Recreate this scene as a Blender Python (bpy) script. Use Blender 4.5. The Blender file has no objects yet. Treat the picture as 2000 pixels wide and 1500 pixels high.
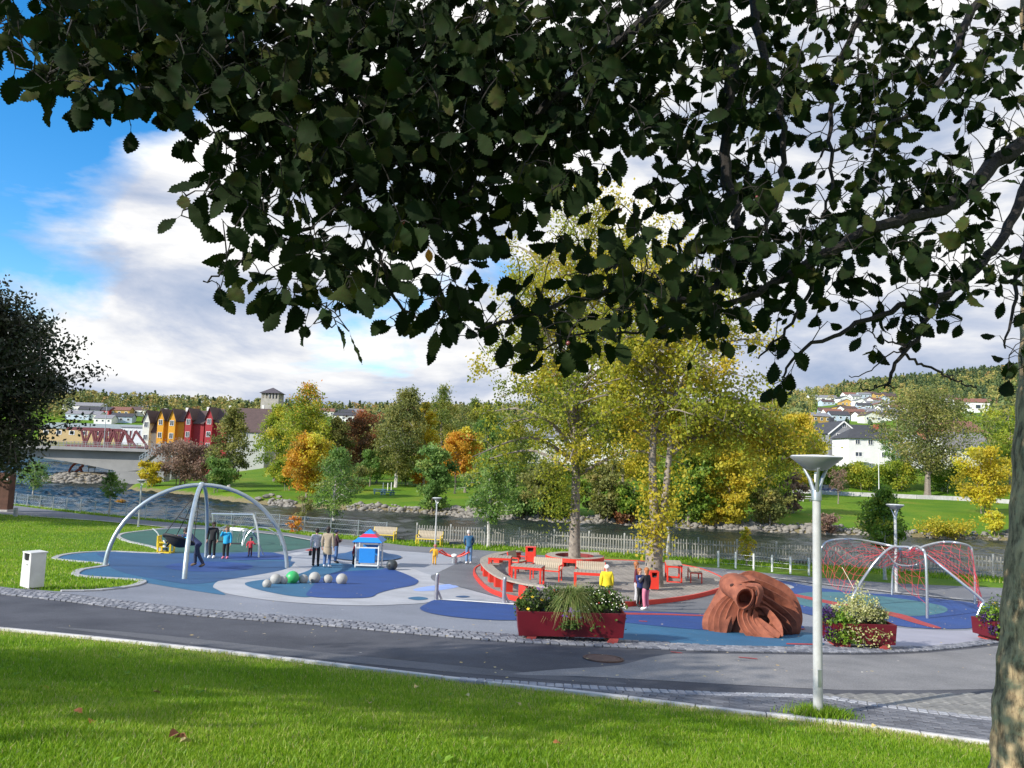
import bpy, bmesh, math, random
import numpy as np
from mathutils import Vector, Matrix

random.seed(7)
RNG = np.random.default_rng(11)
SC = bpy.context.scene
COL = SC.collection
PI = math.pi

# ------------------------------------------------------------------ camera
FPX, CXP, CYP = 1480.0, 1000.0, 750.0          # focal length and centre in photo pixels (2000 x 1500)
PITCH, ROLL = math.radians(5.4), math.radians(1.75)
CAMZ = 7.7
X0 = Vector((1, 0, 0))
FW = Vector((0, math.cos(PITCH), math.sin(PITCH)))
U0 = Vector((0, -math.sin(PITCH), math.cos(PITCH)))
RT = X0 * math.cos(ROLL) + U0 * math.sin(ROLL)
UP = U0 * math.cos(ROLL) - X0 * math.sin(ROLL)
CAMP = Vector((0, 0, CAMZ))
cd = bpy.data.cameras.new('camera')
cam = bpy.data.objects.new('camera', cd)
COL.objects.link(cam)
cam.matrix_world = Matrix(((RT.x, UP.x, -FW.x, 0), (RT.y, UP.y, -FW.y, 0), (RT.z, UP.z, -FW.z, CAMZ), (0, 0, 0, 1)))
cd.sensor_width = 36.0
cd.lens = 36.0 * FPX / 2000.0
cd.clip_start, cd.clip_end = 0.1, 6000.0
SC.camera = cam

# ------------------------------------------------------------------ light and exposure
SUN_EL = math.radians(29)
SHX, SHY = 0.84, 0.54                           # ground direction in which shadows fall
SUN_ROT = math.atan2(-SHX, -SHY)
SC.view_settings.view_transform = 'Standard'
SC.view_settings.look = 'None'
SC.view_settings.exposure = 0.66
SC.view_settings.gamma = 1.0
SC.view_settings.use_curve_mapping = False
SC.render.engine = 'CYCLES'
try:
    SC.cycles.max_bounces = 6
    SC.cycles.transparent_max_bounces = 8
    SC.cycles.use_denoising = True
    SC.cycles.sample_clamp_indirect = 6.0
except Exception:
    pass
wd = bpy.data.worlds.new('World')
SC.world = wd
wd.use_nodes = True


def build_world():
    nt = wd.node_tree
    N, L = nt.nodes, nt.links
    N.clear()
    out = N.new('ShaderNodeOutputWorld')
    sky = N.new('ShaderNodeTexSky')
    sky.sky_type = 'NISHITA'
    sky.sun_disc = False
    sky.sun_elevation = SUN_EL
    sky.sun_rotation = SUN_ROT
    sky.altitude = 100
    sky.air_density = 1.0
    sky.dust_density = 0.3
    sky.ozone_density = 3.0
    hs = N.new('ShaderNodeHueSaturation')
    hs.inputs['Saturation'].default_value = 1.38
    L.new(sky.outputs[0], hs.inputs['Color'])
    bg = N.new('ShaderNodeBackground')
    bg.inputs[1].default_value = 0.15
    L.new(hs.outputs[0], bg.inputs[0])
    tc = N.new('ShaderNodeTexCoord')
    sep = N.new('ShaderNodeSeparateXYZ')
    L.new(tc.outputs['Generated'], sep.inputs[0])

    def math_(op, a, b=None, c=None):
        n = N.new('ShaderNodeMath')
        n.operation = op
        for i, v in enumerate((a, b, c)):
            if v is None:
                continue
            if isinstance(v, (int, float)):
                n.inputs[i].default_value = v
            else:
                L.new(v, n.inputs[i])
        return n.outputs[0]

    def ramp(f, *stops):
        n = N.new('ShaderNodeValToRGB')
        e = n.color_ramp.elements
        while len(e) < len(stops):
            e.new(0.5)
        for i, (p, c) in enumerate(stops):
            e[i].position = p
            e[i].color = (*c, 1) if len(c) == 3 else c
        L.new(f, n.inputs[0])
        return n.outputs[0]
    zz = math_('MAXIMUM', sep.outputs[2], 0.0)
    den = math_('ADD', zz, 0.22)
    px = math_('DIVIDE', sep.outputs[0], den)
    py = math_('DIVIDE', sep.outputs[1], den)
    cmb = N.new('ShaderNodeCombineXYZ')
    L.new(px, cmb.inputs[0])
    L.new(py, cmb.inputs[1])
    cmb.inputs[2].default_value = 3.7

    def noise(vec, scale, detail, rough, dist=0.0):
        n = N.new('ShaderNodeTexNoise')
        n.inputs['Scale'].default_value = scale
        n.inputs['Detail'].default_value = detail
        n.inputs['Roughness'].default_value = rough
        n.inputs['Distortion'].default_value = dist
        L.new(vec, n.inputs['Vector'])
        return n.outputs['Fac']
    n1 = noise(cmb.outputs[0], 1.15, 9, 0.56, 0.25)
    # the edge of a cloud bank: clear sky to the north-west, cloud to the east
    # direction of the clear part: azimuth left of the picture, above 12 degrees
    az = math_('ARCTAN2', sep.outputs[0], sep.outputs[1])
    bank = math_('MULTIPLY_ADD', az, 1.5, 0.78)          # az -0.6 -> -0.3 ; 0 -> 0.6
    lowz = math_('MULTIPLY_ADD', zz, -2.1, 0.62)         # more layered cloud low down
    lowz = math_('MAXIMUM', lowz, -0.2)
    bias = math_('ADD', math_('MINIMUM', math_('MAXIMUM', bank, -0.35), 0.35), math_('MULTIPLY', lowz, 0.75))
    clear = math_('MULTIPLY', math_('MAXIMUM', math_('SUBTRACT', zz, 0.27), 0.0), math_('MINIMUM', math_('MAXIMUM', math_('MULTIPLY_ADD', az, -3.0, -0.55), 0.0), 1.0))
    bias = math_('SUBTRACT', math_('MINIMUM', bias, 0.34), math_('MULTIPLY', math_('MINIMUM', clear, 0.25), 3.2))
    f = math_('ADD', n1, math_('MULTIPLY', bias, 0.62))
    mask = ramp(f, (0.47, (0, 0, 0)), (0.58, (1, 1, 1)))
    # light and dark parts of the cloud
    mp = N.new('ShaderNodeMapping')
    mp.inputs['Scale'].default_value = (0.8, 0.8, 2.6)
    mp.inputs['Location'].default_value = (1.3, 0.4, 0.15)
    L.new(tc.outputs['Generated'], mp.inputs[0])
    n2 = noise(mp.outputs[0], 3.6, 8, 0.58, 0.3)
    hi = math_('MULTIPLY', zz, 0.30)
    cl = ramp(math_('ADD', n2, hi), (0.42, (0.39, 0.49, 0.69)), (0.52, (0.62, 0.68, 0.82)), (0.60, (0.93, 0.94, 0.97)), (0.69, (1.2, 1.19, 1.17)))
    bc = N.new('ShaderNodeBackground')
    bc.inputs[1].default_value = 0.62
    L.new(cl, bc.inputs[0])
    mx = N.new('ShaderNodeMixShader')
    L.new(mask, mx.inputs[0])
    L.new(bg.outputs[0], mx.inputs[1])
    L.new(bc.outputs[0], mx.inputs[2])
    L.new(mx.outputs[0], out.inputs[0])


build_world()
sl = bpy.data.lights.new('sun', 'SUN')
sl.energy = 4.2
sl.angle = math.radians(0.55)
sl.color = (1.0, 0.93, 0.82)
sun = bpy.data.objects.new('sun', sl)
COL.objects.link(sun)
sun.rotation_euler = Vector((SHX * math.cos(SUN_EL), SHY * math.cos(SUN_EL), -math.sin(SUN_EL))).to_track_quat('-Z', 'Y').to_euler()
sun.location = (-20, -20, 40)


# ------------------------------------------------------------------ geometry of the place
def ray(px, py):
    return FW * FPX + RT * (px - CXP) - UP * (py - CYP)


def proj(p):
    d = Vector(p) - CAMP
    f = d.dot(FW)
    return (CXP + FPX * d.dot(RT) / f, CYP - FPX * d.dot(UP) / f)


def at_y(px, py, Y):
    d = ray(px, py)
    return CAMP + d * (Y / d.y)


def sm(a, b, x):
    t = np.clip((x - a) / (b - a), 0, 1)
    return t * t * (3 - 2 * t)


_tt = np.arange(-400, 3000, 0.25)
_dd = np.interp(_tt, [-20, 0, 3.5, 6, 8.5, 11.3, 15.7, 30, 54, 70, 200], [1.5, 1.62, 1.95, 2.45, 3.03, 3.6, 3.95, 5.3, 6.05, 6.4, 6.6])
_k = np.ones(9) / 9
_dd = np.convolve(np.pad(_dd, 4, mode='edge'), _k, 'valid')
FENCE_X = [-400, -47, -31, -15, -6, 3.6, 11, 19, 29, 60, 300]
FENCE_Y = [255, 73, 62.5, 54.5, 50.0, 48.8, 46.3, 44.7, 41.0, 30, -40]
FAR_X = [-900, -200, -100, -72, -64.7, -47.6, -35.6, -24.5, -13.6, 0, 11, 23.9, 35, 54, 100, 400]
FAR_Y = [430, 430, 400, 210, 130, 117, 105.5, 101, 99.5, 92.6, 91, 88.3, 86.3, 84.4, 80, 10]


def fence_y(x):
    return np.interp(x, FENCE_X, FENCE_Y)


def far_y(x):
    return np.interp(x, FAR_X, FAR_Y)


RID_U = [-800, -200, 0, 150, 300, 500, 650, 900, 1100, 1300, 1500, 1600, 1700, 1850, 2000, 2300, 3000]
RID_V = [806, 804, 798, 795, 798, 804, 809, 809, 803, 797, 790, 780, 771, 765, 759, 752, 770]


def terrain(x, y):
    x = np.asarray(x, float)
    y = np.asarray(y, float)
    t = 0.256 * x + 0.967 * y
    zn = CAMZ - np.interp(t, _tt, _dd)
    sf = (y - fence_y(x)) * 0.93
    nb = sm(0.6, 5.0, sf)
    so = (y - far_y(x)) * 0.93
    fb = sm(-3.0, 1.2, so)
    zl = np.interp(so, [-5, 0, 2.5, 40, 70, 100, 140, 300, 1500], [0, 0.35, 0.9, 1.7, 2.6, 5.6, 7.3, 8.5, 9])
    zr = np.interp(so, [-5, 0, 3, 14, 30, 44, 50, 72, 100, 300, 1500], [0, 0.3, 0.9, 1.4, 2.0, 2.5, 2.6, 7.3, 8.0, 13, 14])
    u = np.where(y > 1, x / np.maximum(y, 1) * FPX + 1000, 1000)
    w = sm(1330, 1560, u)
    zf = zl * (1 - w) + zr * w
    r = np.hypot(x, y)
    uu = np.clip(u, -800, 3000)
    r0 = np.interp(uu, [0, 650, 900, 1500, 2000], [420, 330, 250, 250, 240])
    r1 = np.interp(uu, [0, 650, 900, 1500, 2000], [660, 620, 640, 900, 1000])
    hy = 890 + (uu - 1000) * 0.0307
    te = (hy - np.interp(uu, RID_U, RID_V)) / FPX
    zr_ = CAMZ + r1 * te
    hb = np.clip((r - r0) / (r1 - r0), 0, 1)
    hb = hb ** 1.25 * (1 - 0.0 * hb)
    zf = zf + hb * (zr_ - zf)
    zf = zf - np.maximum(r - r1, 0) * 0.02
    fbv = fb
    far = -1.6 * (1 - fbv) + zf * fbv
    z = zn * (1 - nb) + (-1.6) * nb
    return np.where(so > -3.0, np.maximum(far, z * (1 - nb) - 1.6 * nb), z)


def tz(x, y):
    return float(terrain(x, y))


def ground(px, py, rmax=2500.0):
    d = ray(px, py)
    d = d / d.y
    s = np.geomspace(2.0, rmax, 6000)
    h = CAMP.z + d.z * s - terrain(d.x * s, s)
    i = np.argmax(h < 0)
    if h[i] >= 0:
        i = len(s) - 1
    a, b = s[max(i - 1, 0)], s[i]
    for _ in range(30):
        m = (a + b) / 2
        if CAMP.z + d.z * m - tz(d.x * m, m) < 0:
            b = m
        else:
            a = m
    return Vector((d.x * b, b, tz(d.x * b, b)))


# ------------------------------------------------------------------ materials
MATS = {}


def mat(name, col, rough=0.7, var=0.12, scale=6.0, bump=0.0, bscale=40.0, metal=0.0, coat=0.0, col2=None, spec=0.5):
    if name in MATS:
        return MATS[name]
    m = bpy.data.materials.new(name)
    m.use_nodes = True
    nt = m.node_tree
    N, L = nt.nodes, nt.links
    b = N['Principled BSDF']
    b.inputs['Roughness'].default_value = rough
    b.inputs['Metallic'].default_value = metal
    b.inputs['Coat Weight'].default_value = coat
    b.inputs['Specular IOR Level'].default_value = spec
    tc = N.new('ShaderNodeTexCoord')
    n = N.new('ShaderNodeTexNoise')
    n.inputs['Scale'].default_value = scale
    n.inputs['Detail'].default_value = 6
    n.inputs['Roughness'].default_value = 0.62
    L.new(tc.outputs['Object'], n.inputs['Vector'])
    r = N.new('ShaderNodeValToRGB')
    c = Vector(col)
    lo = c * (1 - var) if col2 is None else Vector(col2)
    hi = c * (1 + var)
    r.color_ramp.elements[0].position = 0.3
    r.color_ramp.elements[1].position = 0.7
    r.color_ramp.elements[0].color = (*lo, 1)
    r.color_ramp.elements[1].color = (*hi, 1)
    L.new(n.outputs['Fac'], r.inputs[0])
    L.new(r.outputs[0], b.inputs['Base Color'])
    if bump > 0:
        n2 = N.new('ShaderNodeTexNoise')
        n2.inputs['Scale'].default_value = bscale
        n2.inputs['Detail'].default_value = 5
        L.new(tc.outputs['Object'], n2.inputs['Vector'])
        bp = N.new('ShaderNodeBump')
        bp.inputs['Strength'].default_value = bump
        bp.inputs['Distance'].default_value = 0.02
        L.new(n2.outputs['Fac'], bp.inputs['Height'])
        L.new(bp.outputs[0], b.inputs['Normal'])
    MATS[name] = m
    return m


def leaf_mat(name, cols, trans=0.35, rough=0.55):
    """Leaf colours differ from leaf to leaf through the face attribute 'tint'."""
    if name in MATS:
        return MATS[name]
    m = bpy.data.materials.new(name)
    m.use_nodes = True
    nt = m.node_tree
    N, L = nt.nodes, nt.links
    b = N['Principled BSDF']
    b.inputs['Roughness'].default_value = rough
    b.inputs['Specular IOR Level'].default_value = 0.35
    at = N.new('ShaderNodeAttribute')
    at.attribute_name = 'tint'
    r = N.new('ShaderNodeValToRGB')
    e = r.color_ramp.elements
    while len(e) < len(cols):
        e.new(0.5)
    for i, c in enumerate(cols):
        e[i].position = i / (len(cols) - 1)
        e[i].color = (*c, 1)
    L.new(at.outputs['Fac'], r.inputs[0])
    L.new(r.outputs[0], b.inputs['Base Color'])
    tr = N.new('ShaderNodeBsdfTranslucent')
    L.new(r.outputs[0], tr.inputs['Color'])
    mx = N.new('ShaderNodeMixShader')
    mx.inputs[0].default_value = trans
    L.new(b.outputs[0], mx.inputs[1])
    L.new(tr.outputs[0], mx.inputs[2])
    L.new(mx.outputs[0], N['Material Output'].inputs['Surface'])
    MATS[name] = m
    return m


# ------------------------------------------------------------------ objects
def link(name, me, parent=None, m=None):
    o = bpy.data.objects.new(name, me)
    COL.objects.link(o)
    if m is not None and me is not None and len(me.materials) == 0:
        me.materials.append(m)
    if parent is not None:
        o.parent = parent
    return o


def thing(name, label, cat, loc=(0, 0, 0), rz=0.0, group=None):
    o = bpy.data.objects.new(name, None)
    COL.objects.link(o)
    o.empty_display_size = 0.2
    o.location = loc
    o.rotation_euler = (0, 0, rz)
    return tag(o, label, cat, group)


def tag(o, label, cat, group=None, kind=None):
    o['label'] = label
    o['category'] = cat
    if group:
        o['group'] = group
    if kind:
        o['kind'] = kind
    return o


def struct(o):
    o['kind'] = 'structure'
    return o


def stuff(o, label=None, cat=None):
    o['kind'] = 'stuff'
    if label:
        o['label'] = label
    if cat:
        o['category'] = cat
    return o


def copy_tree(o, parent=None):
    c = o.copy()
    COL.objects.link(c)
    c.parent = parent
    for ch in list(o.children):
        copy_tree(ch, c)
    return c


def np_mesh(name, verts, faces, tint=None, smooth=False):
    """verts (N,3), faces (M,k) with k fixed"""
    verts = np.asarray(verts, np.float32)
    faces = np.asarray(faces, np.int32)
    me = bpy.data.meshes.new(name)
    nf, k = faces.shape
    me.vertices.add(len(verts))
    me.vertices.foreach_set('co', verts.ravel())
    me.loops.add(nf * k)
    me.loops.foreach_set('vertex_index', faces.ravel())
    me.polygons.add(nf)
    me.polygons.foreach_set('loop_start', np.arange(0, nf * k, k, dtype=np.int32))
    me.polygons.foreach_set('loop_total', np.full(nf, k, np.int32))
    if smooth:
        me.polygons.foreach_set('use_smooth', np.ones(nf, bool))
    if tint is not None:
        a = me.attributes.new('tint', 'FLOAT', 'FACE')
        a.data.foreach_set('value', np.asarray(tint, np.float32))
    me.update(calc_edges=True)
    me.validate()
    return me


class MB:
    """collects shapes of one part"""

    def __init__(self):
        self.v, self.f = [], []

    def add(self, vs, fs):
        b = len(self.v)
        self.v += [tuple(p) for p in vs]
        self.f += [tuple(i + b for i in q) for q in fs]
        return self

    def box(self, c, s, rz=0.0, taper=1.0, M=None):
        x, y, z = s[0] / 2, s[1] / 2, s[2] / 2
        vs = [(-x, -y, -z), (x, -y, -z), (x, y, -z), (-x, y, -z)] + [(a * taper, b * taper, z) for a, b in ((-x, -y), (x, -y), (x, y), (-x, y))]
        R = M if M is not None else Matrix.Rotation(rz, 3, 'Z')
        c = Vector(c)
        vs = [c + R @ Vector(p) for p in vs]
        return self.add(vs, [(3, 2, 1, 0), (4, 5, 6, 7), (0, 1, 5, 4), (1, 2, 6, 5), (2, 3, 7, 6), (3, 0, 4, 7)])

    def bar(self, a, b, w, h=None):
        """square bar from a to b"""
        a, b = Vector(a), Vector(b)
        d = b - a
        M = d.to_track_quat('Y', 'Z').to_matrix()
        return self.box((a + b) / 2, (w, d.length, h or w), M=M)

    def tube(self, pts, r, n=8, cap=True):
        pts = [Vector(p) for p in pts]
        k = len(pts)
        rs = [r] * k if isinstance(r, (int, float)) else list(r)
        vs, fs = [], []
        ref = None
        for i, p in enumerate(pts):
            d = (pts[min(i + 1, k - 1)] - pts[max(i - 1, 0)])
            if d.length < 1e-9:
                d = Vector((0, 0, 1))
            d.normalize()
            if ref is None:
                ref = d.orthogonal().normalized()
            s = (ref - d * ref.dot(d))
            if s.length < 1e-5:
                s = d.orthogonal()
            s.normalize()
            ref = s
            t = d.cross(s)
            for j in range(n):
                a = 2 * PI * j / n
                vs.append(p + (s * math.cos(a) + t * math.sin(a)) * rs[i])
        for i in range(k - 1):
            for j in range(n):
                a, b = i * n + j, i * n + (j + 1) % n
                fs.append((a, b, b + n, a + n))
        if cap:
            fs.append(tuple(range(n - 1, -1, -1)))
            fs.append(tuple((k - 1) * n + j for j in range(n)))
        return self.add(vs, fs)

    def lathe(self, prof, n=20, c=(0, 0, 0)):
        vs, fs = [], []
        for r, z in prof:
            for j in range(n):
                a = 2 * PI * j / n
                vs.append((c[0] + r * math.cos(a), c[1] + r * math.sin(a), c[2] + z))
        for i in range(len(prof) - 1):
            for j in range(n):
                a, b = i * n + j, i * n + (j + 1) % n
                fs.append((a, b, b + n, a + n))
        fs.append(tuple(range(n - 1, -1, -1)))
        fs.append(tuple((len(prof) - 1) * n + j for j in range(n)))
        return self.add(vs, fs)

    def prism(self, poly, y0, y1, axis='y'):
        """poly (a,b) extruded along axis: y -> (a, y, b); z -> (a, b, z); x -> (x, a, b)"""
        n = len(poly)
        mk = {'y': lambda a, b, t: (a, t, b), 'z': lambda a, b, t: (a, b, t), 'x': lambda a, b, t: (t, a, b)}[axis]
        vs = [mk(a, b, y0) for a, b in poly] + [mk(a, b, y1) for a, b in poly]
        fs = [tuple(range(n)), tuple(range(2 * n - 1, n - 1, -1))] + [((i + 1) % n, i, i + n, (i + 1) % n + n) for i in range(n)]
        return self.add(vs, fs)

    def ball(self, c, r, n=12, m=8, s=(1, 1, 1)):
        vs, fs = [], []
        for i in range(m + 1):
            a = PI * i / m
            for j in range(n):
                b = 2 * PI * j / n
                vs.append((c[0] + r * s[0] * math.sin(a) * math.cos(b), c[1] + r * s[1] * math.sin(a) * math.sin(b), c[2] + r * s[2] * math.cos(a)))
        for i in range(m):
            for j in range(n):
                p, q = i * n + j, i * n + (j + 1) % n
                fs.append((p, p + n, q + n, q))
        return self.add(vs, fs)

    def mesh(self, name, smooth=False):
        me = bpy.data.meshes.new(name)
        me.from_pydata(self.v, [], self.f)
        bm = bmesh.new()
        bm.from_mesh(me)
        bmesh.ops.remove_doubles(bm, verts=bm.verts, dist=1e-5)
        bmesh.ops.recalc_face_normals(bm, faces=bm.faces)
        bm.to_mesh(me)
        bm.free()
        if smooth:
            for p in me.polygons:
                p.use_smooth = True
            try:
                me.set_sharp_from_angle(angle=math.radians(42))
            except Exception:
                pass
        return me

    def build(self, name, m, parent=None, smooth=False, off=None, bevel=0.0):
        if off is not None:
            o = Vector(off)
            self.v = [tuple(Vector(p) - o) for p in self.v]
        ob = link(name, self.mesh(name, smooth), parent, m)
        if bevel > 0:
            md = ob.modifiers.new('bevel', 'BEVEL')
            md.width = bevel
            md.segments = 2
            md.limit_method = 'ANGLE'
            md.angle_limit = math.radians(40)
        return ob


def spline(pts, k=6, closed=False):
    P = [Vector(p) for p in pts]
    n = len(P)
    out = []
    rng = range(n) if closed else range(n - 1)
    for i in rng:
        g = (lambda j: P[j % n]) if closed else (lambda j: P[min(max(j, 0), n - 1)])
        a, b, c, d = g(i - 1), g(i), g(i + 1), g(i + 2)
        for s in range(k):
            t = s / k
            out.append(0.5 * ((2 * b) + (c - a) * t + (2 * a - 5 * b + 4 * c - d) * t * t + (3 * b - a - 3 * c + d) * t ** 3))
    if not closed:
        out.append(P[-1])
    return out
# ------------------------------------------------------------------ ground, water
def ax(a, b, st, lo, hi, n):
    core = np.arange(a, b + 1e-6, st)
    left = a - np.geomspace(st, a - lo, n)[::-1]
    right = b + np.geomspace(st, hi - b, n)
    return np.concatenate([left, core, right])


gx = ax(-52, 46, 0.75, -1500, 1500, 60)
gy = np.concatenate([[-40, -25, -15, -9, -5, -2], np.arange(0, 62, 0.5), np.arange(62, 135, 1.2), 135 + np.geomspace(1.5, 2300, 70)])
GX, GY = np.meshgrid(gx, gy)
GZ = terrain(GX, GY)
nx, ny = len(gx), len(gy)
idx = np.arange(nx * ny).reshape(ny, nx)
fc = np.stack([idx[:-1, :-1], idx[:-1, 1:], idx[1:, 1:], idx[1:, :-1]], -1).reshape(-1, 4)
me = np_mesh('ground', np.stack([GX, GY, GZ], -1).reshape(-1, 3), fc, smooth=True)


def edge_dist():
    d1 = np.abs((GY - fence_y(GX)) * 0.93 - 3.2)
    so = (GY - far_y(GX)) * 0.93
    d2 = np.abs(so + 0.3)
    bank = np.maximum(1 - d1 / 3.0, 1 - d2 / 2.2)
    bank = np.where((so < -3) & ((GY - fence_y(GX)) > 2), 1.0, bank)
    return np.clip(bank, 0, 1)


at_ = me.attributes.new('bank', 'FLOAT', 'POINT')
at_.data.foreach_set('value', edge_dist().ravel().astype(np.float32))


def ground_material():
    m = bpy.data.materials.new('lawn')
    m.use_nodes = True
    nt = m.node_tree
    N, L = nt.nodes, nt.links
    b = N['Principled BSDF']
    b.inputs['Roughness'].default_value = 0.9
    b.inputs['Specular IOR Level'].default_value = 0.15
    tc = N.new('ShaderNodeTexCoord')

    def noise(s, d, r=0.6):
        n = N.new('ShaderNodeTexNoise')
        n.inputs['Scale'].default_value = s
        n.inputs['Detail'].default_value = d
        n.inputs['Roughness'].default_value = r
        L.new(tc.outputs['Object'], n.inputs['Vector'])
        return n.outputs['Fac']

    def ramp(f, stops):
        n = N.new('ShaderNodeValToRGB')
        e = n.color_ramp.elements
        while len(e) < len(stops):
            e.new(0.5)
        for i, (p, c) in enumerate(stops):
            e[i].position = p
            e[i].color = (*c, 1)
        L.new(f, n.inputs[0])
        return n.outputs[0]

    def mix(f, a, c, mode='MIX'):
        n = N.new('ShaderNodeMix')
        n.data_type = 'RGBA'
        n.blend_type = mode
        if isinstance(f, float):
            n.inputs[0].default_value = f
        else:
            L.new(f, n.inputs[0])
        L.new(a, n.inputs[6])
        L.new(c, n.inputs[7])
        return n.outputs[2]
    big = ramp(noise(0.16, 4), [(0.35, (0.075, 0.170, 0.010)), (0.55, (0.115, 0.205, 0.012)), (0.72, (0.175, 0.20, 0.026))])
    fine = ramp(noise(5.0, 8, 0.75), [(0.3, (0.55, 0.6, 0.5)), (0.7, (1.35, 1.3, 1.2))])
    g = mix(1.0, big, fine, 'MULTIPLY')
    bare = ramp(noise(9.0, 6), [(0.3, (0.09, 0.085, 0.04)), (0.55, (0.21, 0.17, 0.09)), (0.75, (0.30, 0.27, 0.20))])
    a = N.new('ShaderNodeAttribute')
    a.attribute_name = 'bank'
    md = N.new('ShaderNodeMath')
    md.operation = 'MULTIPLY_ADD'
    L.new(noise(0.9, 5), md.inputs[0])
    md.inputs[1].default_value = 0.9
    L.new(a.outputs['Fac'], md.inputs[2])
    fac = ramp(md.outputs[0], [(0.72, (0, 0, 0)), (1.05, (1, 1, 1))])
    L.new(mix(fac, g, bare), b.inputs['Base Color'])
    bp = N.new('ShaderNodeBump')
    bp.inputs['Strength'].default_value = 0.5
    bp.inputs['Distance'].default_value = 0.05
    L.new(noise(11.0, 6, 0.8), bp.inputs['Height'])
    L.new(bp.outputs[0], b.inputs['Normal'])
    return m


me.materials.append(ground_material())
struct(link('ground', me))


def water_material():
    m = bpy.data.materials.new('river_water')
    m.use_nodes = True
    nt = m.node_tree
    N, L = nt.nodes, nt.links
    b = N['Principled BSDF']
    b.inputs['Base Color'].default_value = (0.018, 0.026, 0.022, 1)
    b.inputs['Roughness'].default_value = 0.27
    b.inputs['IOR'].default_value = 1.33
    tc = N.new('ShaderNodeTexCoord')
    h = None
    for sx, sy, amp in ((2.2, 2.8, 0.02), (6.0, 7.0, 0.007)):
        mp = N.new('ShaderNodeMapping')
        mp.inputs['Scale'].default_value = (sx, sy, 1)
        mp.inputs['Rotation'].default_value = (0, 0, 0.25)
        L.new(tc.outputs['Object'], mp.inputs[0])
        n = N.new('ShaderNodeTexNoise')
        n.inputs['Scale'].default_value = 1.0
        n.inputs['Detail'].default_value = 4
        n.inputs['Distortion'].default_value = 0.6
        L.new(mp.outputs[0], n.inputs['Vector'])
        q = N.new('ShaderNodeMath')
        q.operation = 'MULTIPLY_ADD'
        L.new(n.outputs['Fac'], q.inputs[0])
        q.inputs[1].default_value = amp
        if h is None:
            q.inputs[2].default_value = 0
        else:
            L.new(h, q.inputs[2])
        h = q.outputs[0]
    bp = N.new('ShaderNodeBump')
    bp.inputs['Strength'].default_value = 0.6
    bp.inputs['Distance'].default_value = 0.6
    L.new(h, bp.inputs['Height'])
    L.new(bp.outputs[0], b.inputs['Normal'])
    return m


wx = np.concatenate([[-1400, -800, -500], np.arange(-300, -80, 1.1), np.arange(-80, 62, .42), [70, 100, 200, 500]])
wy = np.concatenate([[30], np.arange(40, 135, .42), np.arange(135, 300, 1.2), [340, 400, 480]])
WX, WY = np.meshgrid(wx, wy)
WZ = np.zeros_like(WX)
rw_ = np.random.default_rng(2)
for k_ in range(34):
    lam = float(np.exp(rw_.uniform(math.log(.95), math.log(5.0))))
    an = rw_.normal(.9, .7)
    amp = .0125 * lam ** .72
    WZ += amp * np.sin((WX * math.cos(an) + WY * math.sin(an)) * 2 * PI / lam + rw_.uniform(0, 6.28) + .8 * np.sin(WX * .05 * k_ / 9 + WY * .07))
WZ *= .45 + .75 * sm(-.3, .6, np.sin(WX * .11 + 1.3 * np.sin(WY * .09)) * np.sin(WY * .21 + WX * .03 + 1)) + .5 * sm(-20, -60, WX)
wid = np.arange(WX.size).reshape(WX.shape)
wfc = np.stack([wid[:-1, :-1], wid[:-1, 1:], wid[1:, 1:], wid[1:, :-1]], -1).reshape(-1, 4)
cxy = np.stack([WX, WY], -1).reshape(-1, 2)[wfc[:, 0]]
wfc = wfc[(cxy[:, 1] < np.maximum(np.interp(cxy[:, 0], FAR_X, FAR_Y) + 6, 60)) & (cxy[:, 1] > np.interp(cxy[:, 0], FENCE_X, FENCE_Y) - 6)]
wme = np_mesh('river', np.stack([WX, WY, WZ], -1).reshape(-1, 3), wfc, smooth=True)
struct(link('river', wme, None, water_material()))


# ------------------------------------------------------------------ sheets that lie on the ground
def w2(px, py):
    p = ground(px, py)
    return (p.x, p.y)


def px_poly(pts, smooth=0):
    P = [Vector((a, b, 0)) for a, b in pts]
    if smooth:
        P = spline(P, smooth, True)
    return [w2(p.x, p.y) for p in P]


def drape(name, poly, off, m, step=.75):
    bm = bmesh.new()
    vs = [bm.verts.new((x, y, 0)) for x, y in poly]
    f = bm.faces.new(vs)
    xs, ys = [p[0] for p in poly], [p[1] for p in poly]
    for axis, lo, hi in ((0, min(xs), max(xs)), (1, min(ys), max(ys))):
        k = math.ceil(lo / step)
        while k * step < hi:
            co = [0, 0, 0]
            no = [0, 0, 0]
            co[axis] = k * step
            no[axis] = 1
            bmesh.ops.bisect_plane(bm, geom=bm.verts[:] + bm.edges[:] + bm.faces[:], plane_co=co, plane_no=no, dist=1e-5)
            k += 1
    co = np.array([v.co[:] for v in bm.verts])
    z = terrain(co[:, 0], co[:, 1]) + off * .6
    for v, h in zip(bm.verts, z):
        v.co.z = h
    bmesh.ops.recalc_face_normals(bm, faces=bm.faces)
    me = bpy.data.meshes.new(name)
    bm.to_mesh(me)
    bm.free()
    if len(me.polygons) and sum(p.normal.z for p in me.polygons) < 0:
        me.flip_normals()
    for p in me.polygons:
        p.use_smooth = True
    return link(name, me, None, m)


def sheet(name, pts, off, m, smooth=6):
    return struct(drape(name, px_poly(pts, smooth), off, m))


def resample(line, step):
    P = [Vector(p) for p in line]
    out = [P[0].copy()]
    need = step
    for a, b in zip(P, P[1:]):
        d = (b - a).length
        pos = 0
        while d - pos >= need:
            pos += need
            out.append(a.lerp(b, pos / d))
            need = step
        need -= d - pos
    return out


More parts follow.
